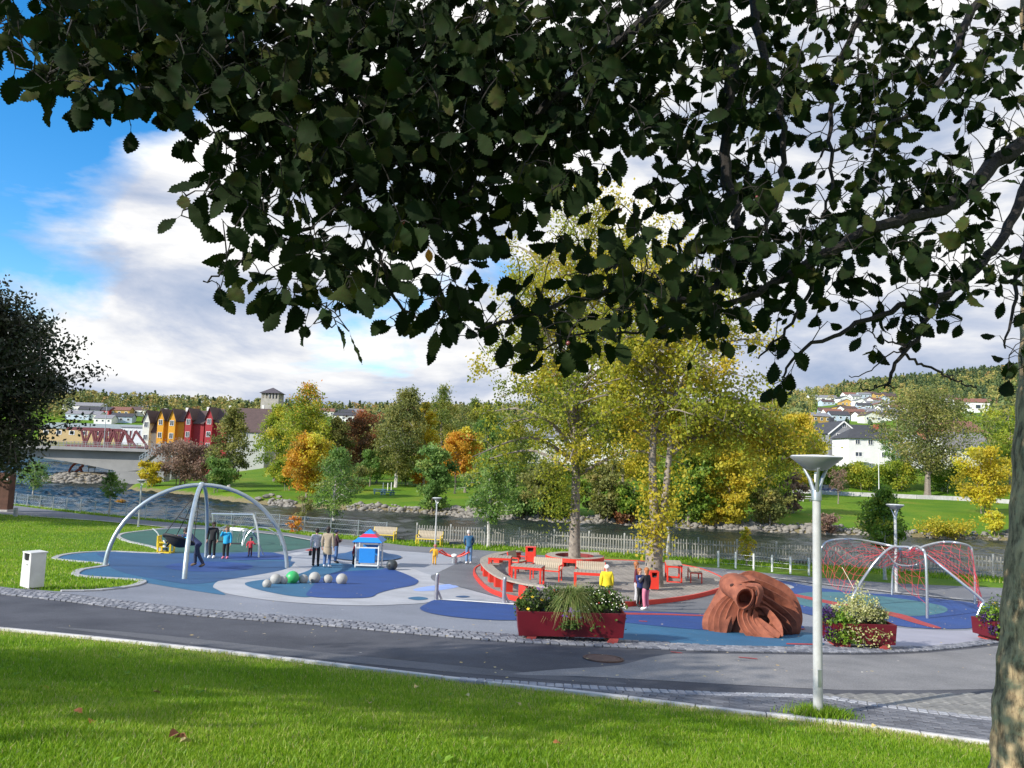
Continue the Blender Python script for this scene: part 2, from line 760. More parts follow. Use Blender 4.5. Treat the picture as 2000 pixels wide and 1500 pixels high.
def asphalt(name, dark, light, scale=0.35):
    m = mat(name, light, 0.85, 0.1, scale, 0.35, 55.0, col2=dark)
    nt = m.node_tree
    N, L = nt.nodes, nt.links
    b = N['Principled BSDF']
    base = b.inputs['Base Color'].links[0].from_socket
    tc = [n for n in N if n.type == 'TEX_COORD'][0]
    n = N.new('ShaderNodeTexNoise')
    n.inputs['Scale'].default_value = 38
    n.inputs['Detail'].default_value = 7
    n.inputs['Roughness'].default_value = 0.8
    L.new(tc.outputs['Object'], n.inputs['Vector'])
    r = N.new('ShaderNodeValToRGB')
    r.color_ramp.elements[0].position = 0.35
    r.color_ramp.elements[0].color = (0.6, 0.6, 0.6, 1)
    r.color_ramp.elements[1].position = 0.72
    r.color_ramp.elements[1].color = (1.5, 1.5, 1.5, 1)
    L.new(n.outputs['Fac'], r.inputs[0])
    mx = N.new('ShaderNodeMix')
    mx.data_type = 'RGBA'
    mx.blend_type = 'MULTIPLY'
    mx.inputs[0].default_value = 1.0
    L.new(base, mx.inputs[6])
    L.new(r.outputs[0], mx.inputs[7])
    L.new(mx.outputs[2], b.inputs['Base Color'])
    return m


def rubber(name, c):
    if name in MATS:
        return MATS[name]
    m = asphalt(name, tuple(v * .80 for v in c), tuple(v * 1.0 for v in c), 0.8)
    for n in m.node_tree.nodes:
        if n.type == 'VALTORGB' and n.color_ramp.elements[0].color[0] == n.color_ramp.elements[0].color[2] and abs(n.color_ramp.elements[0].color[0] - .6) < .01:
            n.color_ramp.elements[0].color = (.80, .80, .80, 1)
            n.color_ramp.elements[1].color = (1.25, 1.24, 1.22, 1)
    m.node_tree.nodes['Principled BSDF'].inputs['Roughness'].default_value = .75
    return m


M_PAVED = asphalt('paved_grey', (0.17, 0.185, 0.22), (0.225, 0.24, 0.28), 0.25)
M_ROAD = asphalt('road_asphalt', (0.034, 0.037, 0.049), (0.085, 0.088, 0.104), 0.45)
M_ROADL = asphalt('road_old_asphalt', (0.15, 0.15, 0.155), (0.235, 0.23, 0.23), 0.6)
M_PATH = asphalt('path_asphalt', (0.12, 0.125, 0.145), (0.17, 0.175, 0.19), 0.4)
M_TEAL = rubber('rubber_teal', (0.024, 0.125, 0.24))
M_BLUE = rubber('rubber_blue', (0.020, 0.080, 0.20))
M_ROYAL = rubber('rubber_royal', (0.012, 0.060, 0.24))
M_GREEN = rubber('rubber_green', (0.028, 0.105, 0.082))
M_LGREY = rubber('rubber_light_grey', (0.41, 0.42, 0.45))
M_SKY = rubber('rubber_pale_blue', (0.30, 0.42, 0.78))
M_REDL = rubber('rubber_red', (0.38, 0.045, 0.05))
M_DGREY = asphalt('paved_dark_grey', (0.115, 0.12, 0.135), (0.16, 0.165, 0.18), 0.4)
M_WHITE = mat('white_paint', (0.78, 0.78, 0.77), 0.6, 0.06)
M_CONC = mat('concrete', (0.42, 0.41, 0.40), 0.85, 0.18, 3.0, 0.3, 60)

KERB = [(-500, 1187), (-200, 1213), (0, 1231), (300, 1261), (600, 1295), (900, 1331), (1200, 1364), (1400, 1389), (1574, 1408), (1700, 1424), (1946, 1457), (2300, 1504)]
ROADFAR = [(-500, 1112), (-200, 1140), (0, 1162), (150, 1179), (300, 1197), (450, 1210), (600, 1221), (750, 1235), (900, 1248), (1020, 1257), (1200, 1266), (1400, 1274), (1610, 1277), (1760, 1276), (1880, 1267), (1955, 1257), (2150, 1232), (2500, 1190)]
kerb_w = [Vector((*w2(*p), 0)) for p in spline([(a, b, 0) for a, b in KERB], 4) for p in [(p.x, p.y)]]
road_w = [Vector((*w2(*p), 0)) for p in spline([(a, b, 0) for a, b in ROADFAR], 4) for p in [(p.x, p.y)]]
struct(drape('road', [(p.x, p.y) for p in kerb_w] + [(p.x, p.y) for p in reversed(road_w)], 0.012, M_ROAD))

GRASS_EDGE = [(-40, 1143), (0, 1148), (75, 1153), (120, 1156), (180, 1155), (230, 1150), (262, 1145), (278, 1138), (268, 1134), (235, 1131.5), (190, 1129), (158, 1126), (147, 1122), (158, 1114), (188, 1109), (206, 1105), (196, 1101), (150, 1097), (112, 1093), (108, 1090), (122, 1085), (160, 1080), (220, 1078), (290, 1081), (316, 1081), (312, 1074), (290, 1067), (250, 1058), (232, 1050), (234, 1045), (250, 1041), (300, 1035), (330, 1031), (290, 1026), (200, 1018), (100, 1010), (30, 1006), (-120, 997)]
ge = [(p.x, p.y) for p in spline([(a, b, 0) for a, b in GRASS_EDGE], 3)]
PATH_TOP = [(-120, 978), (0, 986), (40, 989), (150, 1003), (300, 1018), (400, 1027), (480, 1034), (560, 1041), (640, 1052), (720, 1057), (800, 1067), (880, 1071), (980, 1078), (1060, 1085), (1165, 1091), (1300, 1103), (1400, 1110), (1480, 1118), (1600, 1129), (1750, 1140), (1960, 1149), (2150, 1160)]
rw = [p for p in road_w if proj((p.x, p.y, tz(p.x, p.y)))[0] > -30]
pav = [w2(*p) for p in ge] + [w2(*p) for p in PATH_TOP] + [(p.x, p.y) for p in reversed(rw)]
struct(drape('playground_paving', pav, 0.020, M_PAVED))

# river path, slightly different asphalt
PATH_LOW = [(-120, 996), (30, 1005), (100, 1009), (200, 1017), (330, 1030), (480, 1037), (560, 1046), (640, 1061), (760, 1074), (860, 1082), (960, 1090), (1080, 1094), (1200, 1097), (1330, 1107), (1420, 1120), (1500, 1128), (1600, 1141), (1760, 1160), (1900, 1174), (1990, 1186), (2150, 1200)]
sheet('river_path', PATH_TOP + PATH_LOW[::-1], 0.028, M_PATH, 0)

T1 = [(206, 1104), (160, 1115), (150, 1122), (165, 1127), (220, 1130.5), (266, 1134), (279, 1138), (330, 1147), (400, 1158), (440, 1163), (424, 1153), (416, 1146), (432, 1135), (470, 1129), (530, 1119), (563, 1111), (571, 1104), (566, 1098), (570, 1091), (540, 1081), (500, 1078), (320, 1081), (220, 1078), (160, 1081), (124, 1085.5), (111, 1090), (140, 1095), (190, 1100)]
sheet('blue_rubber_surface', T1, 0.032, M_TEAL, 4)
sheet('blue_rubber_surface', [(212, 1107), (250, 1122), (330, 1137), (380, 1142), (440, 1134), (540, 1117), (569, 1104), (564, 1097), (430, 1098), (566, 1091), (540, 1082), (500, 1079), (320, 1082), (230, 1079), (190, 1081), (200, 1090), (215, 1098)], 0.042, M_BLUE, 4)
sheet('blue_rubber_surface', [(322, 1108), (350, 1101), (410, 1098), (470, 1101), (494, 1107), (475, 1114), (410, 1118), (350, 1115)], 0.050, M_ROYAL)
sheet('blue_rubber_surface', [(438, 1089), (470, 1081), (510, 1079), (545, 1083), (566, 1090), (560, 1094), (520, 1094), (470, 1095)], 0.050, M_ROYAL)
sheet('green_rubber_surface', [(233, 1047), (250, 1041), (300, 1036), (340, 1033), (400, 1034), (480, 1038), (560, 1047), (620, 1059), (645, 1065), (600, 1071), (555, 1077), (500, 1081), (400, 1082), (316, 1082), (306, 1073), (270, 1063)], 0.036, M_GREEN, 4)
P2 = [(416, 1146), (432, 1134), (480, 1127), (540, 1117), (566, 1109), (574, 1102), (572, 1092), (560, 1084), (610, 1074), (650, 1067), (700, 1072), (790, 1078), (880, 1086), (900, 1096), (870, 1112), (845, 1122), (843, 1132), (860, 1140), (905, 1150), (960, 1165), (1004, 1178), (930, 1174), (857, 1172), (830, 1179), (780, 1182), (700, 1184), (600, 1180), (520, 1173), (450, 1162), (425, 1153)]
sheet('light_grey_surface', P2, 0.037, M_LGREY, 4)
sheet('grey_surface', [(572, 1100), (572, 1090), (610, 1075), (650, 1068), (700, 1073), (790, 1079), (880, 1087), (898, 1096), (868, 1112), (843, 1124), (800, 1110), (740, 1104), (660, 1100), (600, 1112)], 0.040, mat('paved_mid_grey', (0.30, 0.315, 0.35), 0.8, 0.1, 0.8, 0.3, 60), 4)
sheet('teal_rubber_surface', [(478, 1142), (490, 1137), (540, 1130), (580, 1123), (605, 1114), (615, 1105), (650, 1101), (740, 1107), (745, 1114), (700, 1130), (640, 1150), (610, 1167), (570, 1166), (520, 1157), (490, 1149)], 0.050, M_TEAL, 4)
sheet('blue_rubber_surface', [(600, 1166), (606, 1152), (622, 1135), (648, 1121), (700, 1116), (742, 1114), (756, 1111), (786, 1120), (812, 1132), (817, 1138), (806, 1145), (770, 1152), (740, 1160), (719, 1169), (650, 1170)], 0.060, M_ROYAL, 4)
sheet('blue_rubber_surface', [(820, 1190), (834, 1180), (856, 1172.5), (920, 1176), (1000, 1181), (1050, 1186), (1050, 1211), (1000, 1213), (950, 1212), (890, 1207), (840, 1199)], 0.044, M_ROYAL, 4)
sheet('pale_blue_surface', [(807, 1153), (825, 1148), (865, 1143), (893, 1141), (901, 1144), (890, 1149), (860, 1154), (820, 1156)], 0.044, M_SKY, 4)
sheet('dark_grey_surface', [(845, 1125), (868, 1113), (900, 1098), (935, 1088), (980, 1080), (1060, 1090), (1100, 1180), (1004, 1177), (960, 1164), (905, 1149), (862, 1139), (844, 1132)], 0.044, M_DGREY, 3)
sheet('blue_rubber_surface', [(889, 1167), (905, 1165), (918, 1167), (905, 1169)], 0.052, M_BLUE, 4)
sheet('teal_rubber_surface', [(796, 1170), (815, 1167), (832, 1169), (835, 1172), (815, 1174)], 0.052, M_TEAL, 4)
sheet('red_rubber_surface', [(596, 1076), (606, 1073), (622, 1074), (612, 1077)], 0.052, M_REDL, 4)
# right-hand part
sheet('teal_rubber_surface', [(1150, 1195), (1225, 1213), (1300, 1222), (1390, 1228), (1480, 1228), (1560, 1234), (1606, 1244), (1606, 1262), (1400, 1262), (1215, 1255), (1140, 1245)], 0.032, M_TEAL, 2)
sheet('blue_rubber_surface', [(1150, 1196), (1226, 1195), (1300, 1197), (1400, 1202), (1500, 1206), (1570, 1225), (1540, 1235), (1400, 1233), (1310, 1227), (1225, 1218), (1150, 1212)], 0.042, M_ROYAL, 3)
sheet('dark_grey_surface', [(1000, 1177), (1100, 1185), (1226, 1194), (1300, 1196), (1400, 1200), (1440, 1190), (1470, 1170), (1430, 1130), (1400, 1120), (1300, 1140), (1100, 1150)], 0.036, M_DGREY, 3)
sheet('blue_rubber_surface', [(1398, 1131), (1440, 1131), (1520, 1134), (1600, 1149), (1700, 1160), (1760, 1163), (1880, 1176), (1950, 1188), (1965, 1202), (1930, 1218), (1890, 1229), (1780, 1227), (1640, 1206), (1585, 1203), (1552, 1190), (1535, 1165), (1470, 1150)], 0.044, M_ROYAL, 3)
sheet('teal_rubber_surface', [(1545, 1168), (1570, 1159), (1640, 1158), (1740, 1168), (1830, 1182), (1851, 1192), (1835, 1200), (1780, 1205), (1690, 1202), (1600, 1190), (1556, 1180)], 0.052, M_GREEN if False else rubber('rubber_sea_green', (0.055, 0.175, 0.215)), 4)
sheet('white_rubber_surface', [(1492, 1141), (1515, 1138), (1540, 1143), (1551, 1149), (1530, 1152), (1500, 1150)], 0.052, M_LGREY, 4)
sheet('red_rubber_surface', [(1522, 1157), (1545, 1160), (1600, 1171), (1680, 1187), (1760, 1201), (1800, 1215), (1838, 1228), (1822, 1228), (1780, 1217), (1740, 1205), (1660, 1189), (1590, 1175), (1540, 1163)], 0.060, M_REDL, 4)
sheet('red_rubber_surface', [(1215, 1198), (1300, 1200), (1400, 1203.5), (1400, 1206), (1300, 1203), (1215, 1202)], 0.050, M_REDL, 0)
sheet('red_rubber_surface', [(1248, 1214), (1264, 1215), (1264, 1216.5), (1248, 1215.5)], 0.052, M_REDL, 0)
sheet('red_rubber_surface', [(1536, 1258), (1588, 1259), (1588, 1261.5), (1536, 1260.5)], 0.044, M_REDL, 0)
sheet('red_rubber_surface', [(1552, 1229), (1572, 1229.5), (1572, 1231.5), (1552, 1231)], 0.052, M_REDL, 0)
sheet('light_grey_surface', [(1720, 1226), (1780, 1230), (1890, 1233), (1940, 1222), (2000, 1212), (2060, 1222), (1960, 1250), (1880, 1260), (1790, 1265), (1760, 1266), (1620, 1262), (1612, 1240)], 0.036, mat('paved_violet_grey', (0.32, 0.32, 0.38), 0.8, 0.08, 0.8, 0.25, 60), 3)

# old light asphalt on the right-hand part of the road
sheet('old_asphalt', [(1300, 1279), (1420, 1278), (1610, 1280), (1760, 1279), (1880, 1270), (1960, 1261), (2150, 1240), (2300, 1300), (2200, 1345), (1950, 1347), (1700, 1350), (1500, 1342), (1250, 1328), (1130, 1322), (1000, 1318), (1100, 1308), (1210, 1300)], 0.020, M_ROADL, 3)
sheet('worn_strip', [(120, 1226), (300, 1240), (560, 1268), (800, 1292), (1000, 1312), (1200, 1332), (1200, 1337), (980, 1322), (700, 1296), (400, 1262), (150, 1232)], 0.018, asphalt('road_worn', (0.085, 0.088, 0.10), (0.12, 0.122, 0.132), 0.7), 3)
sheet('worn_strip', [(1000, 1330), (1300, 1341), (1600, 1349), (1960, 1350), (1960, 1358), (1600, 1357), (1300, 1351), (1040, 1338)], 0.024, M_ROAD, 3)
# ------------------------------------------------------------------ kerbs, cobbles, pavers
class Line:
    def __init__(self, pts):
        self.p = [Vector((p[0], p[1], 0)) for p in pts]
        self.s = [0.0]
        for a, b in zip(self.p, self.p[1:]):
            self.s.append(self.s[-1] + (b - a).length)
        self.len = self.s[-1]

    def at(self, s, off=0.0):
        s = min(max(s, 0), self.len - 1e-6)
        i = int(np.searchsorted(self.s, s, side='right')) - 1
        i = min(i, len(self.p) - 2)
        a, b = self.p[i], self.p[i + 1]
        d = (b - a).normalized()
        q = a + d * (s - self.s[i])
        n = Vector((-d.y, d.x, 0))
        q = q + n * off
        return q, math.atan2(d.y, d.x)


def ground_tilt(x, y):
    e = 0.3
    n = Vector((-(tz(x + e, y) - tz(x - e, y)) / (2 * e), -(tz(x, y + e) - tz(x, y - e)) / (2 * e), 1)).normalized()
    return Vector((0, 0, 1)).rotation_difference(n).to_matrix()


M_COB = [mat('granite_sett_%s' % n, c, 0.8, 0.22, 14.0, 0.4, 90) for n, c in (('pale', (0.25, 0.255, 0.28)), ('mid', (0.175, 0.183, 0.21)), ('dark', (0.11, 0.118, 0.145)))]
M_PAV = [mat('paver_%s' % n, c, 0.8, 0.2, 9.0, 0.35, 80) for n, c in (('slate', (0.115, 0.122, 0.142)), ('grey', (0.15, 0.155, 0.175)), ('dusk', (0.090, 0.094, 0.11)))]
M_LPAV = [mat('light_paver_%s' % n, c, 0.8, 0.15, 9.0, 0.3, 80) for n, c in (('stone', (0.19, 0.187, 0.178)), ('sand', (0.235, 0.23, 0.215)))]
M_MORTAR = mat('mortar', (0.075, 0.075, 0.08), 0.95, 0.2, 8)


def stone_mesh(name, lx, ly, h, m, bev=0.012):
    b = MB()
    vs = []
    for z, k in ((-0.03, 0.0), (h - bev, 0.0), (h, bev)):
        x, y = lx / 2 - k, ly / 2 - k
        vs += [(-x, -y, z), (x, -y, z), (x, y, z), (-x, y, z)]
    fs = [(8, 9, 10, 11)]
    for i in (0, 4):
        fs += [(i + j, i + (j + 1) % 4, i + 4 + (j + 1) % 4, i + 4 + j) for j in range(4)]
    b.add(vs, fs)
    me = b.mesh(name)
    me.materials.append(m)
    return me


def lay(parent, name, places, meshes, limit=300):
    """places: list of (x, y, rz, mesh index, dz). The nearest become objects, the rest one joined part."""
    def vis(p):
        q = proj((p[0], p[1], tz(p[0], p[1])))
        return -60 < q[0] < 2060 and q[1] < 1560
    pl = [p for p in places if vis(p)]
    pl.sort(key=lambda p: p[0] ** 2 + p[1] ** 2)
    for p in pl[:limit]:
        o = bpy.data.objects.new(name, meshes[p[3]])
        COL.objects.link(o)
        o.parent = parent
        R = ground_tilt(p[0], p[1]) @ Matrix.Rotation(p[2], 3, 'Z') @ Matrix.Rotation(random.uniform(-0.02, 0.02), 3, 'X')
        o.matrix_local = Matrix.Translation((p[0], p[1], tz(p[0], p[1]) + p[4])) @ R.to_4x4()
    rest = pl[limit:]
    if rest:
        by = {}
        for p in rest:
            by.setdefault(p[3], []).append(p)
        b = MB()
        mi = []
        mats = []
        for k, ps in by.items():
            me = meshes[k]
            V = [v.co.copy() for v in me.vertices]
            F = [tuple(f.vertices) for f in me.polygons]
            mats.append(me.materials[0])
            for p in ps:
                R = ground_tilt(p[0], p[1]) @ Matrix.Rotation(p[2], 3, 'Z')
                c = Vector((p[0], p[1], tz(p[0], p[1]) + p[4]))
                b.add([c + R @ v for v in V], F)
                mi += [len(mats) - 1] * len(F)
        me = bpy.data.meshes.new(name + '_rest')
        me.from_pydata(b.v, [], b.f)
        for m in mats:
            me.materials.append(m)
        me.polygons.foreach_set('material_index', mi)
        o = link('further_' + name + 's', me, parent)
        o['kind'] = 'stuff'


# white granite kerb along the lawn
kl = Line(kerb_w)
kerb = struct(bpy.data.objects.new('lawn_kerb', None))
COL.objects.link(kerb)
KS = stone_mesh('kerb_stone', 0.985, 0.11, 0.055, mat('kerb_granite', (0.50, 0.49, 0.48), 0.75, 0.12, 10, 0.3, 90), 0.01)
pl = []
s = 0.5
while s < kl.len:
    q, a = kl.at(s)
    pl.append((q.x, q.y, a, 0, 0.0))
    s += 1.0
lay(kerb, 'kerb_stone', pl, [KS])

# setts along the far side of the road
rl = Line(road_w)
COBTOP = [(-300, 1122), (0, 1149), (75, 1155), (180, 1166), (300, 1182), (450, 1197), (600, 1208), (810, 1226), (1005, 1241), (1200, 1252), (1400, 1263), (1589, 1265), (1760, 1266), (1880, 1258), (1955, 1247), (2150, 1222)]
cob_top = [Vector((*w2(p.x, p.y), 0)) for p in spline([(a, b, 0) for a, b in COBTOP], 3)]
strip = struct(drape('sett_strip', [(p.x, p.y) for p in road_w[8:-4]] + [(p.x, p.y) for p in reversed(cob_top)], 0.026, M_MORTAR))
cob_meshes = [stone_mesh('sett', lx, 0.125, 0.03, m, 0.015) for lx, m in ((0.17, M_COB[0]), (0.16, M_COB[1]), (0.15, M_COB[1]), (0.165, M_COB[2]))]
ct = np.array([[p.x, p.y] for p in cob_top])


def strip_width(q, n):
    best = 0.5
    d = (ct - np.array([q.x, q.y]))
    along = np.abs(d @ np.array([-n.y, n.x]))
    k = np.argmin(along + (d @ np.array([n.x, n.y]) < 0) * 5)
    return float(np.clip(d[k] @ np.array([n.x, n.y]), 0.15, 1.2))


pl = []
for row in range(7):
    s = random.uniform(0, 0.1)
    while s < rl.len:
        q, a = rl.at(s, 0.075 + row * 0.145)
        n = Vector((-math.sin(a), math.cos(a), 0))
        if (row + 1) * 0.145 < strip_width(rl.at(s)[0], n) + 0.03:
            pl.append((q.x + random.uniform(-.008, .008), q.y + random.uniform(-.008, .008), a + random.uniform(-.06, .06), random.choice((0, 1, 1, 2, 3)), 0.022 + random.uniform(-.004, .004)))
        s += 0.185 + random.uniform(-.01, .012)
lay(strip, 'sett', pl, cob_meshes)

# pavers between the kerb and the road on the right
SEP = [(905, 1332), (1050, 1342), (1200, 1351), (1400, 1361), (1595, 1366), (1670, 1377), (1760, 1389), (1860, 1402), (1952, 1412), (2100, 1428)]
LTOP = [(1595, 1361), (1700, 1361), (1820, 1360), (1952, 1359), (2100, 1357)]
sep_w = [Vector((*w2(p.x, p.y), 0)) for p in spline([(a, b, 0) for a, b in SEP], 3)]
ltop_w = [Vector((*w2(*p), 0)) for p in LTOP]


def inside(poly, x, y):
    c = False
    n = len(poly)
    j = n - 1
    for i in range(n):
        xi, yi = poly[i]
        xj, yj = poly[j]
        if (yi > y) != (yj > y) and x < (xj - xi) * (y - yi) / (yj - yi) + xi:
            c = not c
        j = i
    return c


kseg = [w2(p.x, p.y) for p in spline([(a, b, 0) for a, b in [(905, 1332), (1200, 1363.5), (1400, 1388), (1574, 1407), (1700, 1423), (1946, 1456), (2100, 1476)]], 3)]
dark_poly = kseg + [(p.x, p.y) for p in reversed(sep_w)]
walk = struct(drape('dark_paved_verge', dark_poly, 0.030, M_MORTAR))
pav_meshes = [stone_mesh('paver', 0.196, 0.096, 0.02, m, 0.006) for m in M_PAV]
pl = []
for row in range(40):
    off = 0.11 + row * 0.102
    s = (row % 2) * 0.1
    while s < kl.len:
        q, a = kl.at(s, off)
        if inside(dark_poly, q.x, q.y):
            pl.append((q.x, q.y, a, random.choice((0, 0, 1, 1, 2)), 0.028 + random.uniform(-.004, .004)))
        s += 0.202
lay(walk, 'paver', pl, pav_meshes)
light_poly = [(p.x, p.y) for p in sep_w if p.x > sep_w[12].x] + [(p.x, p.y) for p in reversed(ltop_w)]
lwalk = struct(drape('light_paved_wedge', light_poly, 0.030, M_MORTAR))
lp_meshes = [stone_mesh('light_paver', 0.245, 0.118, 0.02, m, 0.006) for m in M_LPAV]
pl = []
c0 = Vector((*w2(1800, 1380), 0))
for i in range(-40, 40):
    for j in range(-30, 30):
        ang = 0.55
        x = c0.x + (i + 0.5 * (j % 2)) * 0.252 * math.cos(ang) - j * 0.125 * math.sin(ang)
        y = c0.y + (i + 0.5 * (j % 2)) * 0.252 * math.sin(ang) + j * 0.125 * math.cos(ang)
        if inside(light_poly, x, y):
            pl.append((x, y, ang, random.choice((0, 1)), 0.028 + random.uniform(-.004, .004)))
lay(lwalk, 'light_paver', pl, lp_meshes)
# single row of pale setts between the two pavings and along the verge
row_o = struct(bpy.data.objects.new('sett_row', None))
COL.objects.link(row_o)
sl_ = Line([(p.x, p.y) for p in sep_w])
pl = []
for off in (0.06, -0.06):
    s = 0.0
    while s < sl_.len:
        q, a = sl_.at(s, off)
        pl.append((q.x, q.y, a, random.choice((0, 0, 1)), 0.034 + random.uniform(-.003, .003)))
        s += 0.14
sr_meshes = [stone_mesh('pale_sett', 0.128, 0.108, 0.024, m, 0.012) for m in (mat('pale_granite', (0.30, 0.31, 0.335), 0.8, 0.15, 12, 0.3, 80), M_COB[0])]
lay(row_o, 'pale_sett', pl, sr_meshes)

# concrete edging round the grass lobes
edge = struct(bpy.data.objects.new('lawn_edging', None))
COL.objects.link(edge)
el = Line([w2(p.x, p.y) for p in spline([(a, b, 0) for a, b in GRASS_EDGE[3:33]], 4)])
pl = []
s = 0.25
while s < el.len:
    q, a = el.at(s)
    pl.append((q.x, q.y, a, 0, 0.0))
    s += 0.5
lay(edge, 'edging_stone', pl, [stone_mesh('edging_stone', 0.53, 0.24, 0.05, mat('edging_concrete', (0.36, 0.36, 0.37), 0.85, 0.12, 6, 0.2, 60), 0.01)])
# flush pale edging of the river path
for nm, ln in (('path_edging', [(60, 1009.5), (200, 1019), (330, 1031.5), (480, 1039), (560, 1048), (640, 1063), (660, 1068)]), ('path_edging', [(1420, 1121), (1500, 1129), (1600, 1142), (1760, 1161), (1900, 1175), (1990, 1187)])):
    e2 = Line([w2(*p) for p in ln])
    b = MB()
    s = 0.0
    while s < e2.len:
        for o_ in (-0.12, 0.12):
            q, a = e2.at(s, o_)
            b.v.append((q.x, q.y, tz(q.x, q.y) + 0.07))
        n = len(b.v)
        if n >= 4:
            b.f.append((n - 4, n - 3, n - 1, n - 2))
        s += 0.6
    struct(b.build(nm, M_CONC))

# manhole cover in the road
p = ground(1178, 1288)
mh = thing('manhole_cover', 'rusty round manhole cover set in the dark road before the long planter', 'manhole cover', p)
mh.rotation_mode = 'QUATERNION'
mh.rotation_quaternion = ground_tilt(p.x, p.y).to_quaternion()
M_RUST = mat('rusty_iron', (0.10, 0.055, 0.04), 0.8, 0.35, 12, 0.4, 60)
MB().lathe([(0.40, 0.0), (0.40, 0.032), (0.345, 0.034), (0.345, 0.02)], 28).build('rim', M_RUST, mh, True)
MB().lathe([(0.335, 0.0), (0.335, 0.031), (0.30, 0.036)], 28).build('lid', mat('manhole_lid', (0.12, 0.07, 0.055), 0.75, 0.3, 15, 0.6, 40), mh, True)
for (a, b_) in ((1322, 1276), (1455, 1287), (1464, 1288.5)):
    pass
for px_, py_, L_ in ((1322, 1276.5, 0.22), (1462, 1287.5, 0.36)):
    q = ground(px_, py_)
    struct(drape('red_paint_mark', [(q.x - L_ / 2, q.y + .05), (q.x + L_ / 2, q.y - .06), (q.x + L_ / 2, q.y + .05), (q.x - L_ / 2, q.y + .14)], 0.034, M_REDL))


# ------------------------------------------------------------------ grass blades of the near lawn
def blades(n, region, hlo, hhi, wd_, name, label, dens=None):
    x, y = region(n)
    if dens is not None:
        keep = RNG.random(len(x)) < dens(x, y)
        x, y = x[keep], y[keep]
    n = len(x)
    z = terrain(x, y)
    h = RNG.uniform(hlo, hhi, n) * (0.75 + 0.5 * np.sin(x * 1.7 + 1.3 * np.sin(y * 1.1)) ** 2 * RNG.uniform(0.5, 1, n))
    a = RNG.uniform(0, 2 * PI, n)
    lean = RNG.uniform(0.1, 0.75, n) * h
    la = RNG.uniform(0, 2 * PI, n)
    w = wd_ * RNG.uniform(0.7, 1.3, n)
    cx, sx = np.cos(a) * w / 2, np.sin(a) * w / 2
    lx, ly = np.cos(la) * lean, np.sin(la) * lean
    V = np.empty((n, 5, 3), np.float32)
    V[:, 0] = np.stack([x - cx, y - sx, z - 0.01], -1)
    V[:, 1] = np.stack([x + cx, y + sx, z - 0.01], -1)
    V[:, 2] = np.stack([x + cx * .8 + lx * .35, y + sx * .8 + ly * .35, z + h * .6], -1)
    V[:, 3] = np.stack([x - cx * .8 + lx * .35, y - sx * .8 + ly * .35, z + h * .6], -1)
    V[:, 4] = np.stack([x + lx, y + ly, z + h * 0.97], -1)
    base = np.arange(n)[:, None] * 5
    tris = np.concatenate([base + [0, 1, 2], base + [0, 2, 3], base + [3, 2, 4]], 0).reshape(-1, 3)
    big = 0.5 + 0.5 * np.sin(x * 0.9 + 2.0 * np.sin(y * 0.7)) * np.sin(y * 1.3 + x * 0.4)
    t = np.clip(RNG.normal(0.42, 0.2, n) + (big - 0.5) * 0.35, 0, 1)
    dry = RNG.random(n) < 0.03
    if name == 'lawn_grass':
        kd = np.interp(x, [p.x for p in kerb_w], [p.y for p in kerb_w]) - y
        dry |= RNG.random(n) < .55 * np.exp(-(kd / .45) ** 2)
        t = np.clip(t + .3 * np.exp(-(kd / .8) ** 2), 0, 1)
    t[dry] = 1.0
    me = np_mesh(name, V.reshape(-1, 3), tris, tint=np.tile(t, 3))
    me.materials.append(leaf_mat('grass_blades', [(0.09, 0.20, 0.008), (0.17, 0.33, 0.013), (0.25, 0.41, 0.02), (0.35, 0.46, 0.05), (0.52, 0.47, 0.2)], 0.5, 0.5))
    o = link(name, me)
    return stuff(o, label, 'grass')


def near_region(n):
    y = 4.6 + (16.3 - 4.6) * RNG.random(n) ** 1.25
    x = RNG.uniform(-0.78, 0.74, n) * y
    return x, y


def near_d(x, y):
    kt = np.interp(x, [p.x for p in kerb_w], [p.y for p in kerb_w])
    ok = y < kt - 0.07
    return ok * np.clip(1.25 - (y - 5) / 13.0, 0.35, 1)


blades(430000, near_region, 0.045, 0.085, 0.0085, 'lawn_grass', 'short green grass on the slope nearest the viewer', near_d)
lawn_poly = [w2(*p) for p in ge] + [w2(-160, 1000), w2(-200, 1150)]


def left_region(n):
    y = RNG.uniform(18, 66, n)
    x = RNG.uniform(-0.85, -0.4, n) * y
    k = np.array([inside(lawn_poly, a, b) for a, b in zip(x, y)])
    return x[k], y[k]


blades(60000, left_region, 0.05, 0.11, 0.03, 'side_lawn_grass', 'short mown grass round the pale litter bin and the blue surface')


def strip_region(n):
    px = RNG.uniform(20, 1990, n)
    x0 = RNG.uniform(-50, 30, n)
    y0 = fence_y(x0) + RNG.uniform(-2.6, 2.6, n)
    pt = [w2(*p) for p in PATH_TOP]
    ty = np.interp(x0, [p[0] for p in pt], [p[1] for p in pt])
    k = y0 > ty + 0.1
    return x0[k], y0[k]


blades(26000, strip_region, 0.08, 0.22, 0.05, 'verge_grass', 'rough grass along the foot of the riverside fence')
